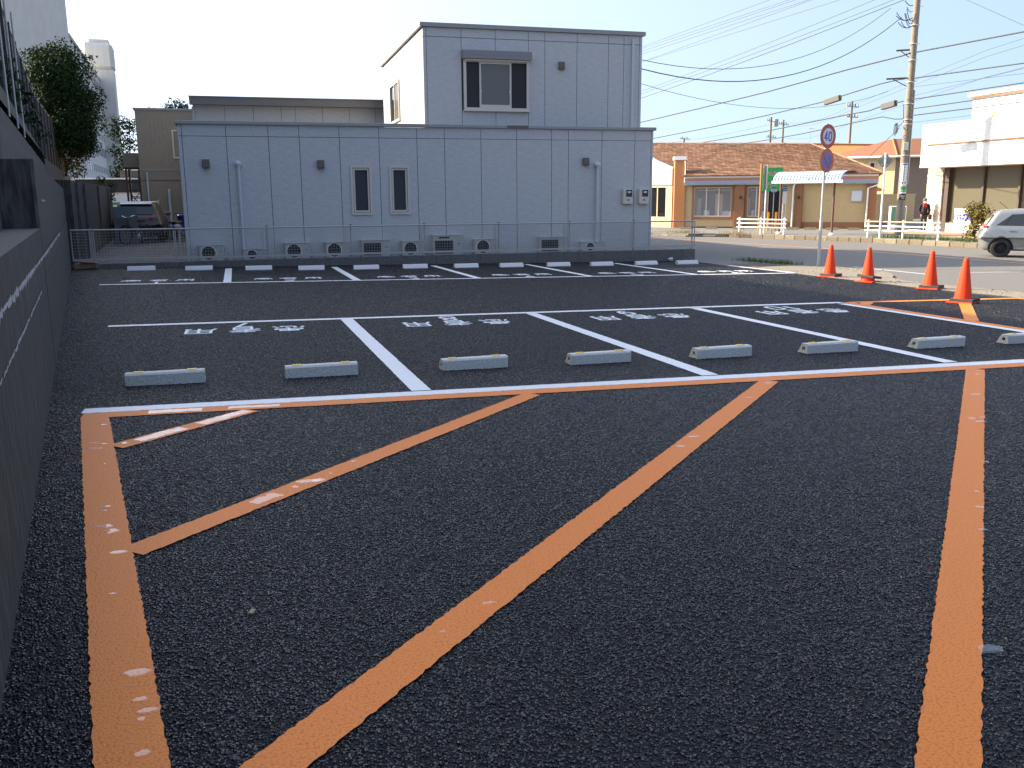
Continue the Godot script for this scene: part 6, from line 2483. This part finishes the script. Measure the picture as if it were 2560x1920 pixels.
func build_vehicles() -> void:
	# silver hatchback on the road
	var th := -0.698
	var bs := Basis(UP, th)
	var org := Vector3(22.85, -1.985, -23.0) - bs * Vector3(-1.23, 0, 0.80)
	var c := thing("silver_hatchback", "silver hatchback car on the road at the right edge of the photo", "car", org, th)
	part(c, "body", nets(Vector3(-1.95, 0.12, -0.95), Vector3(2.05, 1.62, 0.96), 0.05, func(p: Vector3): return car_field(p, 1.52)), M.silver)
	wheels(c, 0.295, 0.2, M.tyre)
	side_glass(c, P([-1.42, 1.0, -0.62, 0.98, -0.60, 1.36, -0.98, 1.34]), "rear_window", M.car_glass)
	side_glass(c, P([-0.52, 0.98, 0.72, 1.0, 0.22, 1.36, -0.50, 1.37]), "front_window", M.car_glass)
	side_glass(c, P([-0.61, 0.96, -0.53, 0.96, -0.51, 1.38, -0.59, 1.38]), "door_pillar", M.black, 0.008)
	side_glass(c, P([-1.20, 0.99, -1.18, 0.99, -0.95, 1.345, -0.97, 1.345]), "window_divider", M.black, 0.009)
	for o in [1.0, -1.0]:
		var st := mk()
		box(st, Vector3(-1.62, 0.83, o * 0.685), Vector3(0.16, 0.34, 0.14), Basis(UP, o * 0.65) * Basis(Vector3.BACK, 0.25))
		part(c, "tail_lamp", st, M.tail)
		for x in [-0.95, 0.05]:
			st = mk()
			box(st, Vector3(x, 0.83, o * 0.845), Vector3(0.17, 0.03, 0.03))
			part(c, "door_handle", st, M.silver)
		for x in [-0.58, 0.62]:
			st = mk()
			box(st, Vector3(x, 0.60, o * 0.838), Vector3(0.010, 0.62, 0.012))
			part(c, "door_gap", st, M.black)
		st = mk()
		box(st, Vector3(0.0, 0.30, o * 0.80), Vector3(1.75, 0.06, 0.06))
		part(c, "sill", st, M.silver)
	var st := mk()
	tube(st, [Vector3(-1.05, 1.49, 0), Vector3(-1.32, 1.72, 0)], 0.008, 5)
	part(c, "aerial", st, M.black)
	st = mk()
	box(st, Vector3(-1.585, 1.17, 0), Vector3(0.02, 0.36, 1.02), Basis(Vector3.BACK, -0.54))
	part(c, "tailgate_glass", st, M.car_glass)
	# brown crossover in the alley, seen from behind
	c = thing("brown_car", "dark brown car with a white roof parked in the alley", "car", Vector3(-3.72, -1.585, -37.85), PI / 2)
	part(c, "body", nets(Vector3(-1.95, 0.12, -0.95), Vector3(2.05, 1.62, 0.96), 0.06, func(p: Vector3): return car_field(p, 1.50)), M.brown_car)
	wheels(c, 0.30, 0.2, M.tyre)
	st = mk()
	cbox(st, Vector3(-0.45, 1.475, 0), Vector3(1.9, 0.05, 1.16), 0.022)
	part(c, "roof", st, M.white_gloss)
	st = mk()
	cbox(st, Vector3(-1.46, 1.43, 0), Vector3(0.22, 0.04, 1.1), 0.015, Basis(Vector3.BACK, 0.2))
	part(c, "spoiler", st, M.white_gloss)
	st = mk()
	box(st, Vector3(-1.575, 1.19, 0), Vector3(0.02, 0.38, 1.1), Basis(Vector3.BACK, -0.54))
	part(c, "tailgate_glass", st, M.car_glass)
	for o in [1.0, -1.0]:
		st = mk()
		cbox(st, Vector3(-1.70, 0.86, o * 0.60), Vector3(0.12, 0.17, 0.34), 0.03, Basis(UP, o * 0.35) * Basis(Vector3.BACK, 0.2))
		part(c, "tail_lamp", st, M.tail)
		st = mk()
		cbox(st, Vector3(0.75, 1.02, o * 0.93), Vector3(0.12, 0.15, 0.2), 0.04)
		part(c, "wing_mirror", st, M.brown_car)
	st = mk()
	box(st, Vector3(-1.815, 0.42, 0), Vector3(0.02, 0.16, 0.33))
	part(c, "number_plate", st, M.sign_white)
	# grey board leaning behind the bicycle
	var b := thing("panel_board", "plain grey board standing behind the bicycle's front wheel", "board", Vector3(-4.02, -1.585, -35.55), 0.02)
	st = mk()
	cbox(st, Vector3(0, 0.66, 0), Vector3(0.80, 1.32, 0.03), 0.005, Basis(Vector3.RIGHT, -0.03))
	part(b, "sheet", st, M.board_grey)
	st = mk()
	bb(st, -0.38, -0.34, 0.0, 0.5, -0.25, -0.03)
	bb(st, 0.34, 0.38, 0.0, 0.5, -0.25, -0.03)
	part(b, "prop", st, M.dark_metal)
	build_bicycle()
	# blue motor scooter beyond the clinic's corner
	var s := thing("motor_scooter", "blue motor scooter half hidden behind the clinic's left corner", "scooter", Vector3(-2.28, -1.585, -36.9), 1.2)
	for x in [-0.55, 0.6]:
		st = mk()
		torus(st, Vector3(x, 0.22, 0), Vector3(0, 0, 1), 0.17, 0.055, 20, 8)
		part(s, "wheel", st, M.tyre)
	part(s, "body", nets(Vector3(-0.85, 0.1, -0.3), Vector3(0.85, 1.1, 0.3), 0.05, func(p: Vector3):
		var a := (p - Vector3(-0.35, 0.5, 0)) / Vector3(0.48, 0.22, 0.17)
		var d1 := (a.length() - 1.0) * 0.17
		var t := clampf((p.y - 0.25) / 0.7, 0, 1)
		var d2 := Vector2(p.x - lerpf(0.42, 0.28, t), p.z * 0.7).length() - lerpf(0.12, 0.15, t)
		d2 = maxf(d2, absf(p.y - 0.6) - 0.4)
		var d3 := maxf(absf(p.y - 0.28) - 0.05, maxf(absf(p.x) - 0.35, absf(p.z) - 0.14))
		return smin(smin(d1, d2, 0.12), d3, 0.1)), M.blue_bike)
	st = mk()
	tube(st, [Vector3(0.26, 1.02, -0.32), Vector3(0.3, 1.05, -0.1), Vector3(0.3, 1.05, 0.1), Vector3(0.26, 1.02, 0.32)], 0.02, 6)
	part(s, "handlebar", st, M.dark_metal)
	st = mk()
	lathe(st, [Vector2(0, 0.06), Vector2(0.06, 0.045), Vector2(0.085, 0.0), Vector2(0.0, -0.02)], 14, Transform3D(Basis(Vector3.BACK, -PI / 2), Vector3(0.43, 0.88, 0)))
	part(s, "headlamp", st, M.chrome)
	st = mk()
	cbox(st, Vector3(-0.35, 0.73, 0), Vector3(0.62, 0.09, 0.26), 0.03)
	part(s, "seat", st, M.black)

func build_bicycle() -> void:
	var f := Vector3(-3.94, -1.585, -34.35)
	var r := Vector3(-3.33, -1.585, -35.25)
	var len := (r - f).length()
	var d := (r - f).normalized()
	var b := thing("bicycle", "dark shopping bicycle with a wire basket behind the mesh railing", "bicycle", f, atan2(-d.z, d.x))
	# local x from front wheel to rear wheel
	for x in [0.0, len]:
		var st := mk()
		torus(st, Vector3(x, 0.335, 0), Vector3(0, 0, 1), 0.315, 0.018, 30, 6)
		var w := part(b, "wheel", st, M.tyre)
		st = mk()
		torus(st, Vector3(x, 0.335, 0), Vector3(0, 0, 1), 0.292, 0.010, 30, 5)
		part(w, "rim", st, M.dark_metal)
		st = mk()
		for k in 16:
			var a := TAU * k / 16
			tube(st, [Vector3(x, 0.335, 0.02 * (1 if k % 2 else -1)), Vector3(x + cos(a) * 0.29, 0.335 + sin(a) * 0.29, 0)], 0.0015, 3, false)
		part(w, "spokes", st, M.galv)
		st = mk()
		var pts := []
		for k in 10:
			var a := deg_to_rad(-10 + k * 20.0)
			pts.append(Vector3(x + cos(a) * 0.36, 0.335 + sin(a) * 0.36, 0))
		tube(st, pts, 0.018, 5)
		part(b, "mudguard", st, M.dark_metal)
	var head := Vector3(0.13, 0.78, 0)
	var bbk := Vector3(0.62, 0.30, 0)
	var seat := Vector3(0.78, 0.62, 0)
	for e in [[Vector3(0, 0.335, 0), head + Vector3(0.02, -0.1, 0), 0.016], [head, bbk + Vector3(0, 0.06, 0), 0.02], [head - Vector3(-0.02, 0.1, 0), bbk, 0.02], [bbk, seat + Vector3(0.03, 0.16, 0), 0.018], [bbk, Vector3(len, 0.335, 0), 0.012], [seat, Vector3(len, 0.335, 0), 0.011], [head - Vector3(-0.02, 0.1, 0), head + Vector3(0.05, 0.2, 0), 0.016]]:
		var st := mk()
		tube(st, [e[0], e[1]], e[2], 8)
		part(b, "frame_tube", st, M.dark_metal)
	var st := mk()
	tube(st, [Vector3(0.33, 0.98, -0.27), Vector3(0.2, 1.02, -0.25), Vector3(0.12, 0.97, -0.13), Vector3(0.16, 0.95, 0), Vector3(0.12, 0.97, 0.13), Vector3(0.2, 1.02, 0.25), Vector3(0.33, 0.98, 0.27)], 0.013, 7)
	part(b, "handlebar", st, M.chrome)
	for z in [-0.27, 0.27]:
		st = mk()
		tube(st, [Vector3(0.27, 1.0, z), Vector3(0.38, 0.97, z * 1.02)], 0.018, 7)
		part(b, "grip", st, M.black)
	st = mk()
	prism(st, P([-0.14, -0.03, 0.14, -0.09, 0.14, 0.09, -0.14, 0.03]), Transform3D(Basis(Vector3.RIGHT, Vector3(0, 0, 1), UP), Vector3(0.83, 0.79, 0)), 0.05)
	part(b, "saddle", st, M.black)
	st = mk()
	for y in 6:
		var t := y / 5.0
		var hx := lerpf(0.12, 0.15, t)
		var hz := lerpf(0.15, 0.19, t)
		var c := Vector3(-0.05, 0.72 + t * 0.22, 0)
		tube(st, [c + Vector3(-hx, 0, -hz), c + Vector3(hx, 0, -hz), c + Vector3(hx, 0, hz), c + Vector3(-hx, 0, hz), c + Vector3(-hx, 0, -hz)], 0.004, 4, false)
	for k in 9:
		for o in [-1.0, 1.0]:
			var t := k / 8.0 * 2 - 1
			tube(st, [Vector3(-0.05 + t * 0.12, 0.72, o * 0.15), Vector3(-0.05 + t * 0.15, 0.94, o * 0.19)], 0.003, 4, false)
			tube(st, [Vector3(-0.05 + o * 0.12, 0.72, t * 0.15), Vector3(-0.05 + o * 0.15, 0.94, t * 0.19)], 0.003, 4, false)
	bb(st, -0.17, 0.07, 0.715, 0.725, -0.15, 0.15)
	part(b, "basket", st, M.dark_metal)
	st = mk()
	lathe(st, [Vector2(0.0, -0.012), Vector2(0.09, -0.012), Vector2(0.09, 0.012), Vector2(0, 0.012)], 18, Transform3D(Basis(Vector3.RIGHT, PI / 2), Vector3(0.62, 0.30, 0.05)))
	tube(st, [Vector3(0.62, 0.30, 0.07), Vector3(0.66, 0.14, 0.09)], 0.012, 6)
	tube(st, [Vector3(0.62, 0.30, -0.03), Vector3(0.58, 0.46, -0.09)], 0.012, 6)
	part(b, "crank", st, M.galv)
	st = mk()
	tube(st, [Vector3(len, 0.335, 0.06), Vector3(len + 0.03, 0.72, 0.08), Vector3(len - 0.32, 0.72, 0.08)], 0.008, 5)
	tube(st, [Vector3(len, 0.335, -0.06), Vector3(len + 0.03, 0.72, -0.08), Vector3(len - 0.32, 0.72, -0.08)], 0.008, 5)
	for k in 5:
		tube(st, [Vector3(len + 0.02 - k * 0.07, 0.72, -0.08), Vector3(len + 0.02 - k * 0.07, 0.72, 0.08)], 0.006, 4)
	part(b, "carrier", st, M.dark_metal)

# ---------------------------------------------------------------- the person by the store
func capsule(p: Vector3, a: Vector3, b: Vector3, ra: float, rb: float) -> float:
	var ab := b - a
	var t := clampf((p - a).dot(ab) / ab.length_squared(), 0.0, 1.0)
	return (p - a - ab * t).length() - lerpf(ra, rb, t)

func build_person() -> void:
	# stands facing the camera's left, arms folded in front; local +z is the way they face
	var o := thing("person", "person in black coat and grey trousers with a red scarf beside the stone column", "person", Vector3(33.25, -1.87, -38.55), -0.55)
	var bones := [ # a, b, ra, rb, blend
		[Vector3(0.09, 0.06, 0.0), Vector3(0.10, 0.46, 0.0), 0.045, 0.06],
		[Vector3(0.10, 0.46, 0.0), Vector3(0.09, 0.84, 0.0), 0.062, 0.088],
		[Vector3(-0.09, 0.06, 0.05), Vector3(-0.10, 0.46, 0.03), 0.045, 0.06],
		[Vector3(-0.10, 0.46, 0.03), Vector3(-0.09, 0.84, 0.0), 0.062, 0.088],
		[Vector3(0.09, 0.045, -0.02), Vector3(0.10, 0.04, 0.15), 0.045, 0.036],
		[Vector3(-0.09, 0.045, 0.03), Vector3(-0.11, 0.04, 0.20), 0.045, 0.036],
		[Vector3(0, 0.82, 0), Vector3(0, 1.04, 0.0), 0.155, 0.15],
		[Vector3(0, 1.02, 0), Vector3(0, 1.26, -0.005), 0.15, 0.145],
		[Vector3(-0.13, 1.31, 0), Vector3(0.13, 1.31, 0), 0.075, 0.075],
		[Vector3(0, 1.30, 0), Vector3(0, 1.42, 0.01), 0.055, 0.05],
		[Vector3(0.19, 1.30, 0), Vector3(0.25, 1.06, -0.01), 0.066, 0.055],
		[Vector3(0.25, 1.06, -0.01), Vector3(0.20, 0.84, 0.08), 0.052, 0.042],
		[Vector3(-0.19, 1.30, 0), Vector3(-0.25, 1.06, -0.01), 0.066, 0.055],
		[Vector3(-0.25, 1.06, -0.01), Vector3(-0.16, 0.88, 0.13), 0.052, 0.042],
	]
	var body := func(p: Vector3) -> float:
		var d := 9.0
		for b in bones:
			d = smin(d, capsule(p, b[0], b[1], b[2], b[3]), 0.045)
		return d
	var st: SurfaceTool = nets(Vector3(-0.36, -0.03, -0.24), Vector3(0.36, 1.46, 0.30), 0.022, body)
	# clothing colours on the body: shoes, trousers, coat
	var arr := st.commit_to_arrays()
	var vs: PackedVector3Array = arr[Mesh.ARRAY_VERTEX]
	var col := PackedColorArray()
	for v in vs:
		if v.y < 0.085:
			col.append(Color(0.05, 0.012, 0.012))
		elif v.y < 0.80 and absf(v.x) < 0.2:
			col.append(Color(0.045, 0.045, 0.048))
		else:
			col.append(Color(0.014, 0.014, 0.016))
	arr[Mesh.ARRAY_COLOR] = col
	var am := ArrayMesh.new()
	am.add_surface_from_arrays(Mesh.PRIMITIVE_TRIANGLES, arr)
	var cm := plain(1, 1, 1, 0.85)
	cm.vertex_color_use_as_albedo = true
	inst(o, "body", am, cm)
	var skin := plain(0.45, 0.27, 0.19, 0.6)
	# head with nose, ears and chin
	var hc := Vector3(0, 1.50, 0.02)
	var head := func(p: Vector3) -> float:
		var q := (p - hc) / Vector3(0.076, 0.108, 0.092)
		var d := (q.length() - 1.0) * 0.076
		d = smin(d, capsule(p, hc + Vector3(0, -0.07, 0.05), hc + Vector3(0, -0.09, 0.055), 0.03, 0.026), 0.03)
		d = smin(d, capsule(p, hc + Vector3(0, 0.015, 0.088), hc + Vector3(0, -0.02, 0.105), 0.009, 0.015), 0.02)
		for s in [-1.0, 1.0]:
			d = smin(d, capsule(p, hc + Vector3(0.077 * s, 0.015, 0.0), hc + Vector3(0.075 * s, -0.025, 0.005), 0.014, 0.009), 0.012)
			d = maxf(d, -(p - hc - Vector3(0.032 * s, 0.012, 0.098)).length() + 0.014)
		return d
	part(o, "head", nets(hc - Vector3(0.12, 0.15, 0.13), hc + Vector3(0.12, 0.14, 0.15), 0.009, head), skin)
	st = mk()
	for s in [-1.0, 1.0]:
		lathe(st, [Vector2(0, 0.011), Vector2(0.008, 0.008), Vector2(0.011, 0.0), Vector2(0.0, -0.01)], 10, Transform3D(Basis(Vector3.RIGHT, PI / 2), hc + Vector3(0.032 * s, 0.012, 0.080)))
	part(o, "eyes", st, M.text_black)
	# face mask, hat, scarf
	part(o, "face_mask", nets(hc - Vector3(0.1, 0.12, 0.0), hc + Vector3(0.1, 0.02, 0.16), 0.009, func(p: Vector3):
		var d: float = head.call(p) - 0.006
		return maxf(maxf(d, p.y - hc.y + 0.012), maxf(hc.y - 0.095 - p.y, hc.z + 0.03 - p.z))), M.white)
	st = mk()
	lathe(st, [Vector2(0.088, 0.04), Vector2(0.098, 0.05), Vector2(0.103, 0.09), Vector2(0.09, 0.135), Vector2(0.05, 0.165), Vector2(0, 0.172)], 20, Transform3D(Basis(), hc))
	lathe(st, [Vector2(0.09, 0.05), Vector2(0.145, 0.035), Vector2(0.145, 0.042), Vector2(0.09, 0.06)], 20, Transform3D(Basis(), hc))
	part(o, "hat", st, plain(0.13, 0.125, 0.12, 0.9))
	st = mk()
	torus(st, Vector3(0, 1.385, 0.01), Vector3(0, 1, 0.15).normalized(), 0.075, 0.045, 18, 8)
	tube(st, [Vector3(0.05, 1.36, 0.10), Vector3(0.04, 1.25, 0.165), Vector3(0.05, 1.15, 0.175)], [0.04, 0.045, 0.04], 8)
	tube(st, [Vector3(-0.05, 1.36, 0.10), Vector3(-0.05, 1.28, 0.16), Vector3(-0.06, 1.2, 0.17)], [0.04, 0.045, 0.04], 8)
	part(o, "scarf", st, plain(0.36, 0.02, 0.025, 0.9))
	# hands: palm and five fingers each
	for s in [-1.0, 1.0]:
		var w: Vector3 = Vector3(0.20, 0.83, 0.085) if s > 0 else Vector3(-0.155, 0.87, 0.135)
		var dn := (Vector3(-0.06 * s, -0.9, 0.35)).normalized()
		var sd := Vector3(0.2 * s, 0.3, 0.9).normalized().cross(dn).normalized()
		var fz := dn.cross(sd).normalized()
		var hand := func(p: Vector3) -> float:
			var d := capsule(p, w, w + dn * 0.075, 0.026, 0.03)
			for k in 4:
				var b0: Vector3 = w + dn * 0.08 + sd * (k - 1.5) * 0.019
				var ln: float = [0.055, 0.066, 0.062, 0.048][k]
				var m: Vector3 = b0 + dn * ln * 0.6 + fz * 0.006 * s
				d = smin(d, capsule(p, b0, m, 0.0095, 0.009), 0.006)
				d = minf(d, capsule(p, m, m + (dn + fz * 0.7 * s).normalized() * ln * 0.45, 0.009, 0.008))
			d = smin(d, capsule(p, w + dn * 0.03 + sd * 0.025, w + dn * 0.075 + sd * 0.055, 0.012, 0.0095), 0.01)
			return d
		part(o, "hand", nets(w - Vector3(0.1, 0.17, 0.1), w + Vector3(0.1, 0.04, 0.14), 0.0065, hand), skin)
	st = mk()
	cbox(st, Vector3(0.30, 0.72, -0.02), Vector3(0.14, 0.26, 0.22), 0.03)
	tube(st, [Vector3(0.30, 0.85, -0.09), Vector3(0.27, 1.0, -0.04), Vector3(0.20, 1.36, 0.0)], 0.012, 6)
	part(o, "shoulder_bag", st, plain(0.10, 0.045, 0.03, 0.7))

# ---------------------------------------------------------------- plants
func leaf(st: SurfaceTool, p: Vector3, n: Vector3, s: float, asp: float, tone: float) -> void: # a folded pointed leaf, four triangles
	var u := n.cross(Vector3(rng.randf_range(-1, 1), rng.randf_range(-1, 1), rng.randf_range(-1, 1))).normalized()
	var v := n.cross(u).normalized()
	var a := p - u * s
	var b := p + u * s
	var m := p - n * s * 0.12
	var l := p + v * s * asp
	var r := p - v * s * asp
	var c := Color(tone, tone, tone)
	for t in [[a, l, m], [m, l, b], [a, m, r], [m, b, r]]:
		var nn: Vector3 = (t[2] - t[0]).cross(t[1] - t[0]).normalized()
		for q in t:
			st.set_color(c)
			st.set_normal(nn)
			st.add_vertex(q)

func crown(parent: Node, called: String, clumps: Array, per: int, size: float, m: Material, asp := 0.45) -> void: # clumps: [centre, radius]
	var st := mk()
	for c in clumps:
		var cen: Vector3 = c[0]
		var rad: float = c[1]
		var n := int(per * rad * rad)
		for i in n:
			var d := Vector3(rng.randfn(), rng.randfn(), rng.randfn()).normalized()
			var r := rad * pow(rng.randf(), 0.45)
			var p := cen + d * r * Vector3(1, 0.9, 1)
			var nn := (d + Vector3(rng.randfn(), rng.randfn() + 0.5, rng.randfn()) * 0.6).normalized()
			leaf(st, p, nn, size * rng.randf_range(0.6, 1.3), asp, rng.randf_range(0.65, 1.4))
	part(parent, called, st, m)

func limbs(parent: Node, base: Vector3, tips: Array, r: float, m: Material) -> void:
	var st := mk()
	var top: Vector3 = base + UP * 0.4
	for t in tips:
		top = top.max(Vector3(-999, base.y + (t[0].y - base.y) * 0.4, -999))
	var fork := Vector3(base.x, lerpf(base.y, top.y, 0.6), base.z)
	tube(st, [base, base.lerp(fork, 0.5) + Vector3(0.05, 0, 0.03), fork], [r, r * 0.85, r * 0.7], 10)
	part(parent, "trunk", st, m)
	for t in tips:
		st = mk()
		var e: Vector3 = t[0]
		tube(st, [fork - UP * 0.1, fork.lerp(e, 0.5) + UP * 0.15, e], [r * 0.45, r * 0.28, r * 0.08], 6)
		part(parent, "limb", st, m)

func build_plants() -> void:
	# big evergreen above the left fence
	var t := thing("evergreen_tree", "large dark evergreen tree rising above the mesh fence on the left", "tree", Vector3.ZERO, 0)
	var cl := []
	for i in 66:
		var h := i / 65.0
		var y := lerpf(2.2, 6.0, h)
		var w := 1.85 * sin(PI * clampf(0.25 + h * 0.6, 0, 1))
		var a := rng.randf() * TAU
		cl.append([Vector3(-6.85 - 0.25 * h + cos(a) * w * rng.randf_range(0.2, 0.75), y, -43.2 + sin(a) * w * 0.9), rng.randf_range(0.5, 0.85)])
	limbs(t, Vector3(-7.7, 1.0, -43.4), cl.slice(4, 20), 0.22, M.bark)
	crown(t, "crown", cl, 900, 0.075, M.leaf)
	# hedge behind the fence
	t = thing("hedge", "dense dark hedge growing behind the left mesh fence", "hedge", Vector3.ZERO, 0)
	cl = []
	for i in 26:
		var z := -11.0 - i * 1.5
		var x := wall_x(z, -1.25) if z > -30 else lerpf(-6.4, -8.9, (-30 - z) / 20.0)
		cl.append([Vector3(x, 1.8 + rng.randf_range(0.0, 0.4), z), rng.randf_range(0.75, 0.95)])
		cl.append([Vector3(x - 0.3, 2.6 + rng.randf_range(0.0, 0.4), z + 0.7), rng.randf_range(0.6, 0.85)])
	var st := mk()
	for c in cl:
		tube(st, [c[0] - UP * 1.2, c[0]], 0.03, 5)
	part(t, "stems", st, M.bark)
	crown(t, "foliage", cl, 820, 0.085, M.leaf_dark)
	# yellowing shrub at the end of the fence
	t = thing("yellow_shrub", "yellowing shrub hanging over the wall at the end of the left fence", "shrub", Vector3.ZERO, 0)
	cl = []
	for i in 12:
		cl.append([Vector3(-6.75 + rng.randf_range(-0.3, 0.3), 1.1 + i * 0.14, -43.6 + rng.randf_range(-0.5, 0.3)), rng.randf_range(0.3, 0.5)])
	limbs(t, Vector3(-7.2, 1.0, -43.8), cl.slice(2, 8), 0.06, M.bark)
	crown(t, "foliage", cl, 620, 0.07, M.leaf_yellow)
	t = thing("creeper", "green creeper spilling over the far end of the alley wall", "plant", Vector3.ZERO, 0)
	cl = []
	for i in 9:
		cl.append([Vector3(-5.35 + rng.randf_range(-0.3, 0.25), 0.45 + rng.randf_range(-0.5, 0.35), -40.6 - i * 0.18), 0.26])
	crown(t, "foliage", cl, 900, 0.05, M.leaf)
	st = mk()
	tube(st, [Vector3(-5.5, 0.0, -40.5), Vector3(-5.4, 0.6, -41.2)], 0.02, 5)
	part(t, "stem", st, M.bark)
	# trees beyond the taupe building
	for e in [["tree standing between the stair tower and the taupe building", Vector3(-8.5, -1.8, -80), [[-0.5, 7.3, 1.3], [0.2, 6.2, 1.0], [-0.2, 5.0, 0.9], [-0.7, 4.2, 0.8], [-1.0, 5.6, 0.6], [0.4, 7.6, 0.7], [-0.9, 3.6, 0.6]]], ["rounded tree top left of centre behind the taupe roof", Vector3(-4.6, -1.8, -80), [[0.0, 9.2, 0.75], [-0.6, 8.9, 0.6], [0.7, 8.9, 0.7], [1.2, 8.6, 0.5], [-0.2, 8.1, 1.0], [0.9, 8.2, 0.8]]], ["small tree top peeping over the left end of the taupe roof", Vector3(-6.4, -1.8, -80), [[0.0, 8.6, 0.5], [-0.4, 8.4, 0.4], [0.5, 8.5, 0.4], [0.1, 7.9, 0.7]]]]:
		var tr := thing("distant_tree", e[0], "tree", Vector3.ZERO, 0)
		var cc := []
		for q in e[2]:
			cc.append([e[1] + Vector3(q[0], q[1], 0), q[2]])
		limbs(tr, e[1], cc, 0.16, M.bark)
		crown(tr, "crown", cc, 330, 0.13, M.leaf_dark)
	# bush by the car
	t = thing("roadside_bush", "brownish leafy bush on the kerb beside the silver car", "bush", Vector3.ZERO, 0)
	cl = []
	for i in 13:
		cl.append([Vector3(27.95 + rng.randf_range(-0.35, 0.35), -1.55 + i * 0.085, -29.5 + rng.randf_range(-0.5, 0.4)), rng.randf_range(0.25, 0.4)])
	limbs(t, Vector3(28.0, -1.87, -29.6), cl.slice(3, 12), 0.04, M.bark)
	crown(t, "foliage", cl, 900, 0.07, M.leaf_bush)
	# grass
	grass("grass_patch", [[Vector3(13.75, 0, -22.4), 0.2, 0.5, 380], [Vector3(14.0, 0, -21.4), 0.18, 0.3, 260]], 0.12, M.grass, lot_y)
	grass("kerb_grass", [[Vector3(27.6, 0, -33.2), 0.5, 0.8, 700], [Vector3(28.0, 0, -30.2), 0.5, 1.2, 900]], 0.14, M.grass, walk_y)
	grass("dry_grass", [[Vector3(23.3, 0, -39.9), 0.25, 0.5, 320], [Vector3(21.8, 0, -42.3), 0.5, 0.4, 320]], 0.16, M.dry_grass, walk_y)
	t = thing("ledge_weed", "small green weed growing on the left ledge wall", "plant", Vector3.ZERO, 0)
	cl = []
	for i in 8:
		var z := -5.9 - i * 0.28
		cl.append([Vector3(wall_x(z, -0.40), -0.05 + rng.randf() * 0.03, z), 0.07])
	crown(t, "foliage", cl, 9000, 0.022, M.grass)
	st = mk()
	tube(st, [Vector3(wall_x(-6.6, -0.42), -0.1, -6.6), Vector3(wall_x(-6.6, -0.4), 0.0, -6.6)], 0.004, 5)
	part(t, "stem", st, M.grass)

func grass(called: String, spots: Array, h: float, m: Material, y: Callable) -> void:
	var g := Node3D.new()
	g.name = called
	add_child(g)
	g.set_meta("kind", "stuff")
	var words := {"grass_patch": "green grass on the verge beside the road sign post", "kerb_grass": "green grass along the far kerb by the rusty guard rail", "dry_grass": "dry yellow grass along the far kerb by the restaurant entrance", "ledge_grass": "small green weeds on the left ledge wall"}
	g.set_meta("label", words[called])
	g.set_meta("category", "grass")
	var st := mk()
	for s in spots:
		for i in s[3]:
			var p := Vector3(s[0].x + rng.randfn() * s[1], 0, s[0].z + rng.randfn() * s[2])
			p.y = y.call(p.x, p.z)
			var a := rng.randf() * TAU
			var d := Vector3(cos(a), 0, sin(a))
			var k := h * rng.randf_range(0.4, 1.2)
			var w := Vector3(-d.z, 0, d.x) * 0.011
			var tone := rng.randf_range(0.7, 1.4)
			for q in [[p - w, p + d * k * 0.25 + UP * k * 0.7, p + w], [p + d * k * 0.25 + UP * k * 0.7 - w * 0.6, p + d * k * 0.6 + UP * k, p + d * k * 0.25 + UP * k * 0.7 + w * 0.6]]:
				for v in q:
					st.set_color(Color(tone, tone, tone))
					st.set_normal(Vector3(-d.x, 0.6, -d.z).normalized())
					st.add_vertex(v)
	part(g, "blades", st, m)
